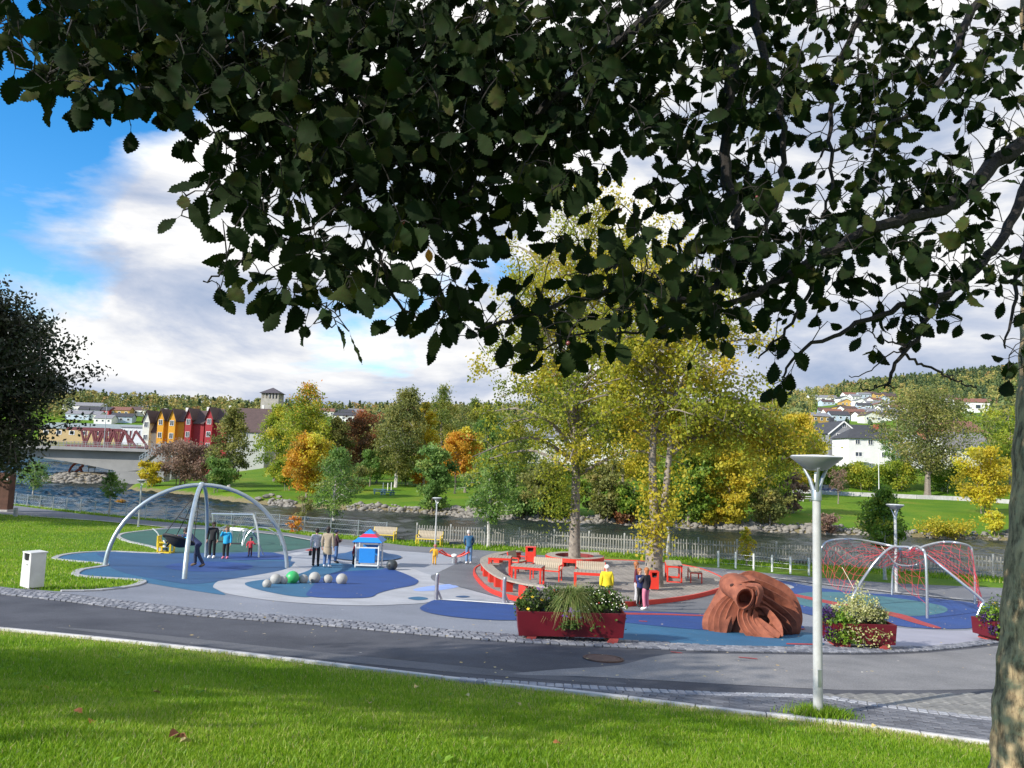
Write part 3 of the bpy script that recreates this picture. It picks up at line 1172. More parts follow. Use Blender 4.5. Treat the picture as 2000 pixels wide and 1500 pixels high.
# broad leaved weeds in the lawn
wr = np.random.default_rng(14)
wy = 5.0 + 8.5 * wr.random(48) ** 1.2
wx = wr.uniform(-.7, .66, 48) * wy
wk = wy < np.interp(wx, [p.x for p in kerb_w], [p.y for p in kerb_w]) - .3
wx, wy = np.repeat(wx[wk], 7), np.repeat(wy[wk], 7)
wn = len(wx)
wa = wr.uniform(0, 2 * PI, wn)
wl = wr.uniform(.05, .10, wn)
wv = np.empty((wn, 4, 3), np.float32)
wz = terrain(wx, wy)
for j, (f, s, h) in enumerate(((0, 0, .02), (.6, .2, .075), (1, 0, .085), (.6, -.2, .075))):
    wv[:, j] = np.stack([wx + wl * (f * np.cos(wa) - s * np.sin(wa)), wy + wl * (f * np.sin(wa) + s * np.cos(wa)), wz + h * wl / .12], -1)
stuff(link('lawn_weeds', np_mesh('lawn_weeds', wv.reshape(-1, 3), np.arange(wn * 4).reshape(wn, 4), tint=wr.random(wn)), None, leaf_mat('weed_leaves', [(.12, .26, .02), (.22, .40, .04), (.34, .48, .08)], .45)), 'low broad leaved weeds among the grass of the near lawn', 'weeds')
# grass tuft round the foot of the near lamp post
lp0 = ground(1598, 1402)
n = 2600


def tuft_region(n):
    r = np.abs(RNG.normal(0, 0.20, n))
    a = RNG.uniform(0, 2 * PI, n)
    return lp0.x + r * np.cos(a) * 1.25, lp0.y - 0.05 + r * np.sin(a) * 0.6


blades(2600, tuft_region, 0.10, 0.2, 0.012, 'grass_tuft', 'longer dark grass round the foot of the near lamp post')
# ------------------------------------------------------------------ trees
PAL = {
    'birch': [(0.098, 0.150, 0.032), (0.185, 0.239, 0.044), (0.300, 0.318, 0.052), (0.478, 0.407, 0.071)],
    'lime': [(0.124, 0.212, 0.027), (0.248, 0.336, 0.035), (0.389, 0.425, 0.044), (0.637, 0.531, 0.052)],
    'willow': [(0.088, 0.177, 0.039), (0.150, 0.275, 0.062), (0.231, 0.354, 0.079), (0.371, 0.425, 0.106)],
    'olive': [(0.115, 0.150, 0.044), (0.195, 0.221, 0.062), (0.283, 0.283, 0.071), (0.389, 0.336, 0.106)],
    'yellow': [(0.354, 0.318, 0.035), (0.637, 0.478, 0.035), (0.640, 0.601, 0.044), (0.640, 0.640, 0.088)],
    'orange': [(0.336, 0.231, 0.035), (0.637, 0.336, 0.035), (0.640, 0.389, 0.035), (0.640, 0.231, 0.052)],
    'red': [(0.150, 0.106, 0.044), (0.265, 0.133, 0.062), (0.407, 0.160, 0.071), (0.583, 0.212, 0.071)],
    'mauve': [(0.177, 0.133, 0.098), (0.265, 0.177, 0.133), (0.336, 0.212, 0.160), (0.389, 0.283, 0.177)],
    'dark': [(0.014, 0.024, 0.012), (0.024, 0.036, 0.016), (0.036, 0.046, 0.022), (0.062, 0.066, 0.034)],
    'autumn': [(0.16, 0.215, 0.02), (0.32, 0.345, 0.028), (0.50, 0.44, 0.035), (0.64, 0.48, 0.045)],
    'green': [(0.088, 0.177, 0.024), (0.160, 0.275, 0.035), (0.265, 0.371, 0.044), (0.495, 0.478, 0.052)],
}


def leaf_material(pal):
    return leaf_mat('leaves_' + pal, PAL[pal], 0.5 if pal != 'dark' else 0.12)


M_BARK = mat('bark', (0.21, 0.18, 0.145), 0.9, 0.35, 5.0, 0.9, 22)
M_BARKD = mat('dark_bark', (0.075, 0.062, 0.05), 0.9, 0.3, 6.0, 0.8, 25)
M_BIRCHB = mat('birch_bark', (0.52, 0.50, 0.46), 0.85, 0.25, 8.0, 0.4, 30, col2=(0.22, 0.2, 0.18))


def leaf_cards(C, size, tint, up=0.0, aspect=0.62, rng=None):
    """rhombic leaf at each centre"""
    rng = rng or RNG
    n = len(C)
    d = rng.normal(size=(n, 3))
    d[:, 2] -= up
    d /= np.linalg.norm(d, axis=1)[:, None]
    e = rng.normal(size=(n, 3))
    e -= (e * d).sum(1)[:, None] * d
    e /= np.linalg.norm(e, axis=1)[:, None]
    s = (size * rng.uniform(0.65, 1.3, n))[:, None]
    V = np.empty((n, 4, 3), np.float32)
    V[:, 0] = C - d * s * .5
    V[:, 1] = C + e * s * aspect * .5
    V[:, 2] = C + d * s * .5
    V[:, 3] = C - e * s * aspect * .5
    F = np.arange(n * 4).reshape(n, 4)
    return V.reshape(-1, 3), F, tint


def env_r(kind, f):
    """relative crown radius at relative crown height f (0 bottom, 1 top)"""
    if kind == 'birch':
        return np.sin(PI * np.clip(f, 0, 1) ** 0.72) ** 0.75 * (1 - 0.25 * f)
    if kind == 'cone':
        return (1 - f) ** 0.8 + 0.05
    if kind == 'bush':
        return np.sqrt(np.clip(1 - (f * 0.98) ** 2.4, 0, 1)) * (0.72 + 0.28 * np.sin(PI * f))
    if kind == 'tall':
        return np.sin(PI * (0.14 + 0.84 * np.clip(f, 0, 1))) ** 0.6
    return np.sin(PI * (0.12 + 0.86 * np.clip(f, 0, 1))) ** 0.55


def tree(name, label, base, height, radius, kind='round', pal='birch', leaves=3000, size=0.3, crown0=0.2, limbs=16, trunk_r=None, tint=(0.45, 0.2), bark=None, group=None, cat='tree', seed=1, clump=0.11, lean=(0, 0), branchy=3, up=0.3, topsparse=0.0, stems=1, trunk_name='trunk', crown_name='crown', pal_top=None):
    rng = np.random.default_rng(seed)
    root = thing(name, label, cat, base, 0, group)
    trunk_r = trunk_r or height * 0.018
    tb = MB()
    cl, ct_ = [], []
    for st in range(stems):
        oa = rng.uniform(0, 2 * PI)
        so = 0 if stems == 1 else radius * 0.16
        top = Vector((lean[0] + (0 if stems == 1 else math.cos(oa) * radius * .45), lean[1] + (0 if stems == 1 else math.sin(oa) * radius * .45), height * 0.97))
        pts = []
        for i in range(8):
            f = i / 7
            pts.append(Vector((top.x * f ** 1.3 + math.cos(oa) * so * (1 - f) + rng.normal(0, 0.006) * height * (f > 0.1), top.y * f ** 1.3 + math.sin(oa) * so * (1 - f) + rng.normal(0, 0.006) * height * (f > 0.1), top.z * f - 0.15 * (i == 0))))
        tp = spline(pts, 2)
        K = len(tp)
        tb.tube(tp, [trunk_r / math.sqrt(stems) * (1.35 if i == 0 else 1.0) * (1 - 0.9 * i / (K - 1)) + 0.01 for i in range(K)], 7)
        nl = max(3, limbs // stems)
        for k in range(nl):
            fh = crown0 + (0.96 - crown0) * ((k + rng.uniform(0.1, 0.9)) / nl)
            fc_ = (fh - crown0) / (1 - crown0)
            i = min(int(fh * (K - 1)), K - 2)
            s = tp[i].lerp(tp[i + 1], fh * (K - 1) - i)
            az = 2.39996 * k + rng.uniform(-.5, .5) + st
            rr = radius * float(env_r(kind, fc_)) * rng.uniform(0.72, 1.12) / (1.0 if stems == 1 else 1.25)
            rise = {'birch': 0.5, 'cone': -0.12, 'bush': 0.5, 'tall': 0.9, 'round': 0.45}[kind] * rng.uniform(0.6, 1.3)
            e = s + Vector((math.cos(az) * rr, math.sin(az) * rr, rr * rise * (1 - 0.5 * fc_)))
            if e.z > height:
                e.z = height - rng.uniform(0, .05) * height
            mid = s.lerp(e, 0.5) + Vector((0, 0, rr * (0.10 if kind != 'birch' else 0.16)))
            if kind == 'birch':
                e.z -= rr * 0.30
            lp = spline([s, mid, e], 4)
            lr = trunk_r * 0.34 * (1 - 0.75 * fc_) + 0.004 * height * 0.12
            tb.tube(lp, [lr * (1 - 0.85 * j / (len(lp) - 1)) for j in range(len(lp))], 5, False)
            ctint = float(np.clip(rng.normal(tint[0], tint[1]), 0, 1))
            for j in range(2, len(lp)):
                cl.append(lp[j])
                ct_.append(ctint)
            for b_ in range(branchy):
                j = int(rng.integers(2, len(lp)))
                d = Vector(rng.normal(size=3))
                d.z = abs(d.z) * 0.6 - (0.5 if kind == 'birch' else 0)
                q = lp[j] + d.normalized() * rr * rng.uniform(0.22, 0.5)
                tb.tube([lp[j], lp[j].lerp(q, .5) + Vector((0, 0, 0.03 * rr)), q], [lr * .35, lr * .25, lr * .1], 3, False)
                for f in (0.45, 0.8, 1.05):
                    cl.append(lp[j].lerp(q, f))
                    ct_.append(float(np.clip(ctint + rng.normal(0, 0.08), 0, 1)))
    tb.build(trunk_name, bark or M_BARK, root, True)
    cl = np.array([p[:] for p in cl])
    ct_ = np.array(ct_)
    wgt = np.ones(len(cl))
    if topsparse:
        wgt = 1 - topsparse * sm(0.5, 1.0, cl[:, 2] / height)
    pick = rng.choice(len(cl), leaves, p=wgt / wgt.sum())
    C = cl[pick] + rng.normal(size=(leaves, 3)) * radius * clump * np.array([1, 1, 0.8])
    C[:, 2] = np.maximum(C[:, 2], 0.06 * height if crown0 < .1 else crown0 * height * 0.55)
    t = np.clip(ct_[pick] + rng.normal(0, 0.13, leaves), 0, 1)
    V, F, t = leaf_cards(C, np.full(leaves, size), t, up, rng=rng)
    if pal_top is None:
        link(crown_name, np_mesh(crown_name, V, F, tint=t), root, leaf_material(pal))
    else:
        p2_, fr, axis = pal_top
        val = {'z': C[:, 2] / height, 'x': 0.5 + C[:, 0] / radius / 2}[axis] + rng.normal(0, 0.12, leaves)
        me_ = np_mesh(crown_name, V, F, tint=t)
        me_.materials.append(leaf_material(pal))
        me_.materials.append(leaf_material(p2_))
        me_.polygons.foreach_set('material_index', (val > fr).astype(np.int32))
        link(crown_name, me_, root)
    return root


def px_tree(name, label, px, base, top, wpx, kind, pal, leaves, size, **kw):
    b = ground(px, base)
    k = b.y / FPX
    far = b.y > 80
    return tree(name, label, b, (base - top) * k, wpx * k * 0.5, kind, pal, int(leaves * (1.7 if far else 1.3)), size * (1.55 if far else 1.3), seed=abs(int(px * 7 + top)), **kw)


GB = 'trees and bushes on the far river bank'
FAR = [
    # name, label, px, base, top, width, kind, palette, leaves, size, extras
    ('bare_shrub', 'spreading mauve brown half bare shrub right of the bridge stairs', 352, 948, 868, 120, 'bush', 'mauve', 3200, .26, dict(stems=4, crown0=.05, limbs=20, cat='shrub', bark=M_BARKD)),
    ('bare_shrub', 'second mauve brown shrub under the red gabled houses', 402, 950, 872, 84, 'bush', 'mauve', 2400, .26, dict(stems=4, crown0=.05, limbs=18, cat='shrub', bark=M_BARKD)),
    ('yellow_creeper', 'bright yellow bush hanging over the wall under the bridge stairs', 290, 952, 905, 56, 'bush', 'yellow', 1500, .26, dict(stems=3, crown0=.05, limbs=12, cat='shrub')),
    ('birch_tree', 'slim pale green birch in front of the red gabled houses', 447, 952, 792, 92, 'birch', 'olive', 4200, .27, dict(crown0=.1, bark=M_BIRCHB, limbs=24)),
    ('green_bush', 'fresh green bush on the lawn at the foot of the slim birch', 418, 962, 898, 70, 'bush', 'willow', 1900, .24, dict(stems=3, crown0=.05, cat='shrub')),
    ('birch_tree', 'broad yellow green birch just right of the big brown roof', 536, 940, 788, 96, 'birch', 'lime', 4200, .28, dict(crown0=.08, limbs=26)),
    ('birch_tree', 'tall birch with a thin orange tip rising highest left of centre', 592, 946, 742, 118, 'birch', 'lime', 6200, .27, dict(crown0=.08, limbs=34, topsparse=.6, pal_top=('orange', .86, 'z'))),
    ('maple_tree', 'round orange and yellow maple nearest the water', 598, 972, 852, 96, 'round', 'orange', 5200, .25, dict(crown0=.08, limbs=28, tint=(.35, .25), pal_top=('yellow', .52, 'x'))),
    ('birch_tree', 'dull green birch behind the round orange maple', 652, 946, 812, 84, 'birch', 'olive', 3600, .27, dict(crown0=.1)),
    ('cherry_tree', 'dusky red tree between the maple and the blue picnic table', 702, 944, 806, 92, 'round', 'red', 4600, .26, dict(crown0=.12, limbs=24, tint=(.4, .22))),
    ('birch_tree', 'big grey green birch with a two lobed crown above the picnic table', 762, 952, 752, 134, 'birch', 'olive', 7600, .27, dict(crown0=.12, limbs=38, stems=2, bark=M_BIRCHB, topsparse=.3)),
    ('small_green_tree', 'small dark green tree beside the white stemmed sapling', 722, 950, 880, 54, 'round', 'willow', 1700, .24, dict(crown0=.15)),
    ('golden_tree', 'golden yellow tree right of the big grey green birch', 826, 950, 786, 62, 'tall', 'yellow', 3600, .26, dict(crown0=.15, tint=(.3, .2))),
    ('birch_tree', 'pale thin topped birch behind the golden yellow tree', 858, 944, 746, 96, 'birch', 'birch', 4800, .26, dict(crown0=.14, topsparse=.55, limbs=30)),
    ('willow_bush', 'tall green willow bush at the water right of the blue picnic table', 846, 1000, 868, 92, 'bush', 'willow', 4600, .24, dict(stems=4, crown0=.03, limbs=28, cat='shrub')),
    ('rowan_tree', 'rust orange rowan with a thin dark trunk on the far lawn', 888, 964, 846, 76, 'round', 'orange', 3000, .25, dict(crown0=.28, tint=(.5, .25), bark=M_BARKD)),
    ('rowan_tree', 'yellow rowan with a pale stout trunk next to the rust orange rowan', 908, 962, 836, 72, 'round', 'yellow', 2600, .25, dict(crown0=.3, tint=(.2, .2))),
    ('birch_tree', 'green tree behind the yellow rowan reaching the skyline', 950, 946, 800, 110, 'birch', 'willow', 4400, .27, dict(crown0=.1)),
    ('willow_bush', 'grey green willow bush on the bank left of the thick tree trunk', 1052, 1010, 908, 110, 'bush', 'olive', 4200, .24, dict(stems=4, crown0=.02, limbs=26, cat='shrub')),
    ('willow_bush', 'low dark green bush at the waterline left of the thick trunk', 1020, 1014, 962, 90, 'bush', 'willow', 2600, .22, dict(stems=4, crown0=.02, cat='shrub')),
    ('alder_tree', 'olive green tree hiding the cream block behind the thick trunk', 1010, 950, 838, 120, 'round', 'birch', 3800, .27, dict(crown0=.1)),
    ('thicket_bush', 'brownish thicket on the bank between the two thick trunks', 1180, 1020, 900, 92, 'bush', 'olive', 3800, .24, dict(stems=5, crown0=.02, limbs=26, cat='shrub', bark=M_BARK)),
    ('thicket_bush', 'green brown undergrowth at the waterline between the two thick trunks', 1222, 1022, 948, 90, 'bush', 'green', 2800, .22, dict(stems=5, crown0=.02, cat='shrub')),
    ('thicket_bush', 'red brown low bush at the waterline beside the forked trunk', 1216, 1023, 992, 50, 'bush', 'red', 900, .2, dict(stems=4, crown0=.02, cat='shrub')),
    ('maple_tree', 'yellow tree behind the forked trunk on the far bank', 1218, 960, 792, 120, 'round', 'autumn', 4600, .27, dict(crown0=.1, tint=(.6, .2))),
    ('alder_tree', 'dense green tree just right of the forked trunk on the bank', 1345, 1028, 850, 120, 'round', 'green', 6200, .26, dict(crown0=.04, limbs=32)),
    ('maple_tree', 'yellow leaved small maple on the bank right of the dense green tree', 1425, 1030, 884, 104, 'round', 'autumn', 4600, .25, dict(crown0=.06, limbs=28, tint=(.75, .18))),
    ('alder_tree', 'pale green tree in the middle of the bank left of the lamp head', 1482, 1010, 842, 130, 'round', 'lime', 5200, .26, dict(crown0=.06, limbs=30)),
    ('alder_tree', 'green tree standing behind the small yellow maple', 1398, 980, 800, 150, 'round', 'lime', 5600, .28, dict(crown0=.05, limbs=30)),
    ('maple_tree', 'amber tree beside the lamp head in front of the grey house', 1556, 960, 806, 88, 'round', 'autumn', 5200, .27, dict(crown0=.08, tint=(.75, .2), limbs=30)),
    ('brown_bush', 'brown withered bush at the left end of the right hand lawn', 1546, 1002, 926, 62, 'bush', 'mauve', 1700, .22, dict(stems=4, crown0=.02, cat='shrub')),
    ('brown_bush', 'fading green bush on the bank left of the withered bush', 1498, 1028, 960, 84, 'bush', 'olive', 2400, .22, dict(stems=4, crown0=.02, cat='shrub')),
    ('sapling_tree', 'thin bare brown sapling by the far road left of the white house', 1637, 984, 918, 44, 'round', 'mauve', 420, .18, dict(crown0=.35, limbs=14)),
    ('hedge_bush', 'green hedge bush on the slope under the white house', 1690, 958, 912, 90, 'bush', 'lime', 2600, .26, dict(stems=5, crown0=.0, cat='shrub')),
    ('hedge_bush', 'green hedge bush on the slope left of the white house', 1612, 950, 905, 90, 'bush', 'green', 2400, .26, dict(stems=5, crown0=.0, cat='shrub')),
    ('hedge_bush', 'yellow green hedge bush on the slope right of the white house', 1756, 958, 905, 90, 'bush', 'lime', 2600, .26, dict(stems=5, crown0=.0, cat='shrub')),
    ('linden_tree', 'wide olive tree with a short pale trunk right of the white house', 1812, 970, 766, 176, 'round', 'olive', 9000, .26, dict(crown0=.2, limbs=40, trunk_r=.55, branchy=4)),
    ('hedge_bush', 'dark green bush behind the short pale trunk', 1846, 962, 905, 90, 'bush', 'green', 2400, .26, dict(stems=5, crown0=.0, cat='shrub')),
    ('yellow_bush', 'big golden yellow bush at the right beside the near trunk', 1928, 1004, 876, 118, 'bush', 'yellow', 6000, .22, dict(stems=5, crown0=.06, limbs=34, cat='shrub', tint=(.35, .2))),
    ('yellow_weed', 'small yellow shrub at the water under the golden bush', 1946, 1046, 1000, 46, 'bush', 'yellow', 1000, .17, dict(stems=5, crown0=.0, cat='shrub', tint=(.6, .2))),
    ('alder_tree', 'green tree beyond the far road at the right edge', 1975, 950, 800, 130, 'round', 'lime', 4200, .28, dict(crown0=.1)),
    ('alder_tree', 'dark green tree behind the grey roofed house at the right', 1870, 905, 808, 90, 'round', 'green', 2400, .3, dict(crown0=.1)),
    ('alder_tree', 'muted green tree between the white house and the wide olive tree', 1752, 930, 836, 64, 'round', 'willow', 1800, .26, dict(crown0=.1)),
    ('birch_tree', 'green tree on the skyline left of the tall yellow crown', 905, 930, 792, 90, 'round', 'olive', 2800, .28, dict(crown0=.1)),
    ('alder_tree', 'broad green tree low behind the rowans', 985, 935, 846, 110, 'round', 'green', 2600, .28, dict(crown0=.08)),
    ('alder_tree', 'mixed yellow green tree behind the thicket between the trunks', 1290, 960, 830, 120, 'round', 'autumn', 3800, .28, dict(crown0=.06, tint=(.35, .2))),
    ('alder_tree', 'green tree low behind the amber tree and lamp head', 1520, 970, 868, 120, 'round', 'lime', 3400, .28, dict(crown0=.06)),
    ('alder_tree', 'yellow green tree behind the pale green tree on the bank', 1450, 950, 812, 120, 'round', 'autumn', 3600, .28, dict(crown0=.06)),
    ('willow_bush', 'light green bush between the tall orange tipped birch and the maple', 560, 958, 902, 60, 'bush', 'lime', 1500, .24, dict(stems=4, crown0=.02, cat='shrub')),
    ('willow_bush', 'low olive bush at the foot of the dusky red tree', 690, 958, 912, 60, 'bush', 'olive', 1300, .24, dict(stems=4, crown0=.02, cat='shrub')),
    ('hazel_bush', 'yellow green bush behind the blue picnic tables', 790, 948, 890, 70, 'bush', 'lime', 1700, .25, dict(stems=4, crown0=.02, cat='shrub')),
    ('hazel_bush', 'rust coloured bush under the golden yellow tree', 820, 950, 906, 50, 'bush', 'orange', 1000, .24, dict(stems=4, crown0=.02, cat='shrub')),
    ('willow_bush', 'feathery pale green bush right of the yellow rowan', 975, 1000, 900, 100, 'bush', 'willow', 3400, .22, dict(stems=5, crown0=.02, cat='shrub')),
    ('willow_bush', 'yellow green bush hidden behind the straight thick trunk', 1105, 1016, 930, 86, 'bush', 'lime', 2600, .22, dict(stems=5, crown0=.02, cat='shrub')),
    ('thicket_bush', 'bright green bush at the waterline behind the forked trunk', 1285, 1026, 950, 80, 'bush', 'lime', 2400, .22, dict(stems=5, crown0=.02, cat='shrub')),
    ('thicket_bush', 'low yellow bush at the waterline right of the dense green tree', 1392, 1030, 975, 60, 'bush', 'autumn', 1500, .2, dict(stems=5, crown0=.02, cat='shrub', tint=(.6, .2))),
    ('maple_tree', 'soft yellow green tree left of the golden yellow tree', 735, 944, 838, 70, 'round', 'lime', 2200, .26, dict(crown0=.1)),
    ('birch_tree', 'pale olive tree on the skyline right of the pale thin topped birch', 925, 940, 775, 90, 'birch', 'birch', 3600, .26, dict(crown0=.1, topsparse=.4)),
    ('reed_bush', 'pale tall dry reeds at the right hand waterline', 1610, 1042, 1006, 60, 'bush', 'mauve', 900, .18, dict(stems=6, crown0=.0, cat='shrub')),
    ('reed_bush', 'low green and straw bank plants under the far lawn at right', 1720, 1048, 1024, 90, 'bush', 'olive', 1300, .17, dict(stems=6, crown0=.0, cat='shrub')),
    ('reed_bush', 'low straw coloured bank plants below the golden bush', 1850, 1052, 1028, 120, 'bush', 'autumn', 1500, .17, dict(stems=6, crown0=.0, cat='shrub', tint=(.5, .3))),
]
for a in FAR:
    kw = dict(a[10])
    px_tree(*a[:10], group=GB, **kw)

# young staked trees on the near bank
GN = 'young trees along the riverside path'
NEAR = [
    ('young_tree', 'young tree with a drooping green crown under the dark tree at left', 62, 988, 905, 78, 'birch', 'willow', 1500, .16, dict(crown0=.42, bark=M_BIRCHB)),
    ('young_tree', 'young dark green tree with a thin pale stem left of the blue arch', 213, 1008, 922, 48, 'birch', 'willow', 900, .16, dict(crown0=.4, bark=M_BIRCHB)),
    ('young_tree', 'young green tree with a white stem in front of the orange maple', 650, 1043, 872, 96, 'birch', 'willow', 3800, .16, dict(crown0=.22, bark=M_BIRCHB, limbs=30, tint=(.4, .2))),
    ('young_tree', 'young leaning tree with feathery green crown behind the picket fence', 954, 1070, 876, 116, 'birch', 'willow', 4200, .15, dict(crown0=.27, bark=M_BIRCHB, limbs=30, tint=(.55, .2))),
    ('young_tree', 'young green tree behind the red net climbing dome', 1729, 1132, 955, 96, 'birch', 'green', 4200, .13, dict(crown0=.34, bark=M_BIRCHB, limbs=30, tint=(.4, .2))),
    ('young_tree', 'young thin yellow tree right of the forked trunk', 1304, 1093, 940, 60, 'birch', 'autumn', 900, .14, dict(crown0=.45, bark=M_BIRCHB)),
    ('young_tree', 'small yellow leaved sapling by the fence behind the lion', 1458, 1104, 1030, 36, 'birch', 'autumn', 520, .12, dict(crown0=.2, tint=(.8, .2))),
    ('waterside_bush', 'small orange bush at the fence left of the blue arch', 229, 1006, 976, 30, 'bush', 'orange', 700, .13, dict(stems=4, crown0=.0, cat='shrub')),
    ('waterside_bush', 'small salmon red bush at the fence behind the two women', 578, 1041, 1010, 34, 'bush', 'orange', 240, .14, dict(stems=4, crown0=.0, cat='shrub', tint=(.9, .1))),
    ('waterside_bush', 'thin dark bush at the water behind the salmon red bush', 592, 1036, 968, 56, 'bush', 'olive', 700, .14, dict(stems=4, crown0=.0, cat='shrub')),
]
for a in NEAR:
    px_tree(*a[:10], group=GN, **a[10])

# the big dark tree at the left edge
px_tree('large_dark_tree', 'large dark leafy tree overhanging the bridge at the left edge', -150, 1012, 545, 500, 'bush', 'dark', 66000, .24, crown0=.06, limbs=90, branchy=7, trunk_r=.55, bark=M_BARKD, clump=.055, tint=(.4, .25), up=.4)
# two trees outside the frame whose shade lies on the lawn
for tx, ty, lb in ((-17.5, 2.0, 'large broad green tree on the lawn slope left of the view'), (-25, -2.0, 'second large green tree further up the lawn slope at left')):
    tree('slope_tree', lb, (tx, ty, tz(tx, ty)), 10.5, 4.2, 'round', 'green', 9000, .3, crown0=.3, limbs=30, seed=int(-tx * 10), clump=.13, group='trees on the lawn slope')


# ------------------------------------------------------------------ the two tall trees in the playground
def tall_tree(label, base_px, leaders, limbs, nleaf, seed, r0, sprouts, pal='autumn', density=0.55):
    """leaders / limbs are given as photo points and turned into positions at the tree's own distance"""
    rng = np.random.default_rng(seed)
    b = ground(*base_px)
    root = thing('tall_tree', label, 'tree', b, 0, 'tall trees in the playground')
    k = b.y / FPX

    def P(x, y, dy=0.0):
        q = at_y(x, y, b.y + dy)
        return q - b
    tb = MB()
    ends = []
    cl, ct_ = [], []
    for pts, ra, rb in leaders:
        lp = spline([P(*p) for p in pts], 5)
        n = len(lp)
        tb.tube(lp, [ra + (rb - ra) * (i / (n - 1)) ** 0.8 + (0.12 * math.exp(-i * 0.9) if pts[0][1] > 1080 else 0) for i in range(n)], 12, True)
        ends.append((lp, ra, rb))
    for li, (lead, f0, f1, num, L0, L1, rise, tintm) in enumerate(limbs):
        lp = ends[lead][0]
        for i in range(num):
            f = f0 + (f1 - f0) * (i + rng.uniform(0, 1)) / num
            j = min(int(f * (len(lp) - 1)), len(lp) - 2)
            s = lp[j].lerp(lp[j + 1], f * (len(lp) - 1) - j)
            az = 2.39996 * i + rng.uniform(-.6, .6)
            Lg = (L0 + (L1 - L0) * (f - f0) / (f1 - f0 + 1e-6)) * rng.uniform(.65, 1.15)
            e = s + Vector((math.cos(az) * Lg, math.sin(az) * Lg * .9, Lg * rise * rng.uniform(.5, 1.4)))
            m_ = s.lerp(e, .5) + Vector((rng.normal(0, .1), rng.normal(0, .1), .12 * Lg))
            e.z -= Lg * .1
            q = spline([s, m_, e], 5)
            lr = 0.035 + 0.013 * Lg
            tb.tube(q, [lr * (1 - .85 * a / (len(q) - 1)) for a in range(len(q))], 6, False)
            t0 = float(np.clip(rng.normal(tintm, .22), 0, 1))
            for bnum in range(7):
                a = int(rng.integers(3, len(q)))
                d = Vector(rng.normal(size=3))
                d.z = d.z * .6 + .25
                e2 = q[a] + d.normalized() * rng.uniform(.5, 1.35)
                tb.tube([q[a], q[a].lerp(e2, .5) + Vector((0, 0, .06)), e2], [.016, .011, .004], 4, False)
                for w in range(3):
                    d2 = Vector(rng.normal(size=3)) * .35
                    e3 = q[a].lerp(e2, rng.uniform(.5, 1)) + d2
                    tb.tube([q[a].lerp(e2, .6), e3], [.007, .003], 3, False)
                    cl.append(e3)
                    ct_.append(float(np.clip(t0 + rng.normal(0, .1), 0, 1)))
                for w in (.5, .8, 1.0):
                    cl.append(q[a].lerp(e2, w))
                    ct_.append(float(np.clip(t0 + rng.normal(0, .1), 0, 1)))
    tb.build('trunk', mat('grey_bark', (0.25, 0.215, 0.175), 0.92, 0.38, 4.0, 1.0, 16, col2=(0.12, 0.10, 0.085)), root, True)
    cl = np.array([p[:] for p in cl])
    ct_ = np.array(ct_)
    w = np.clip(1.15 - 0.55 * sm(.45, .95, cl[:, 2] / cl[:, 2].max()), .1, 2)
    pk = rng.choice(len(cl), nleaf, p=w / w.sum())
    C = cl[pk] + rng.normal(size=(nleaf, 3)) * .19
    t = np.clip(ct_[pk] + rng.normal(0, .12, nleaf), 0, 1)
    for (x, y, sx, sy, n, tm) in sprouts:
        c = np.array(P(x, y, -.35)[:])
        Q = c + rng.normal(size=(n, 3)) * np.array([sx * k, .3, sy * k])
        C = np.concatenate([C, Q])
        t = np.concatenate([t, np.clip(rng.normal(tm, .14, n), 0, 1)])
    V, F, t = leaf_cards(C, np.full(len(C), .15), t, .5, .75, rng=rng)
    link('crown', np_mesh('crown', V, F, tint=t), root, leaf_material(pal))
    return root


tall_tree('tall straight tree in the ring bench with a thin yellow topped crown', (1122, 1112),
          [([(1122, 1116), (1122, 1060), (1123, 1000), (1125, 940), (1124, 880), (1122, 800), (1128, 720), (1135, 620), (1142, 520), (1150, 410)], .34, .03),
           ([(1124, 880), (1105, 800), (1080, 700), (1060, 600), (1050, 500)], .10, .02),
           ([(1123, 830), (1150, 740), (1175, 640), (1190, 540), (1195, 440)], .12, .02)],
          [(0, .34, .72, 28, 5.8, 5.2, .25, .30), (0, .66, 1, 18, 4.2, 1.3, .8, .5), (1, .2, 1, 18, 4.2, 2.2, .4, .42), (2, .2, 1, 16, 3.6, 2.0, .5, .45)],
          47000, 31, .31, [(1085, 985, 16, 22, 420, .18), (1075, 925, 18, 20, 420, .25), (1140, 905, 22, 28, 420, .15), (1125, 850, 30, 26, 420, .15), (1112, 960, 8, 40, 180, .2)])
tall_tree('tall forked tree with yellow sprouts on its trunk beside the red litter bin', (1277, 1152),
          [([(1277, 1158), (1277, 1100), (1279, 1058), (1280, 1040)], .40, .31),
           ([(1280, 1046), (1277, 980), (1274, 900), (1279, 820), (1284, 745), (1276, 680), (1265, 600), (1258, 520)], .23, .03),
           ([(1281, 1046), (1296, 990), (1306, 900), (1314, 820), (1322, 750), (1330, 660), (1340, 570)], .19, .03),
           ([(1314, 885), (1345, 862), (1400, 846), (1470, 850), (1530, 885), (1560, 905)], .11, .02)],
          [(1, .32, .72, 14, 3.0, 3.8, .25, .5), (1, .66, 1, 12, 3.6, 1.8, .6, .48), (2, .38, .75, 16, 3.8, 4.4, .3, .5), (2, .7, 1, 13, 3.8, 1.9, .6, .5), (3, .15, 1, 16, 2.2, 1.6, .15, .55)],
          36000, 47, .4, [(1270, 1040, 16, 22, 480, .72), (1300, 1000, 20, 26, 380, .62), (1262, 950, 12, 26, 260, .7), (1330, 940, 16, 26, 200, .6), (1240, 830, 26, 30, 500, .8)])


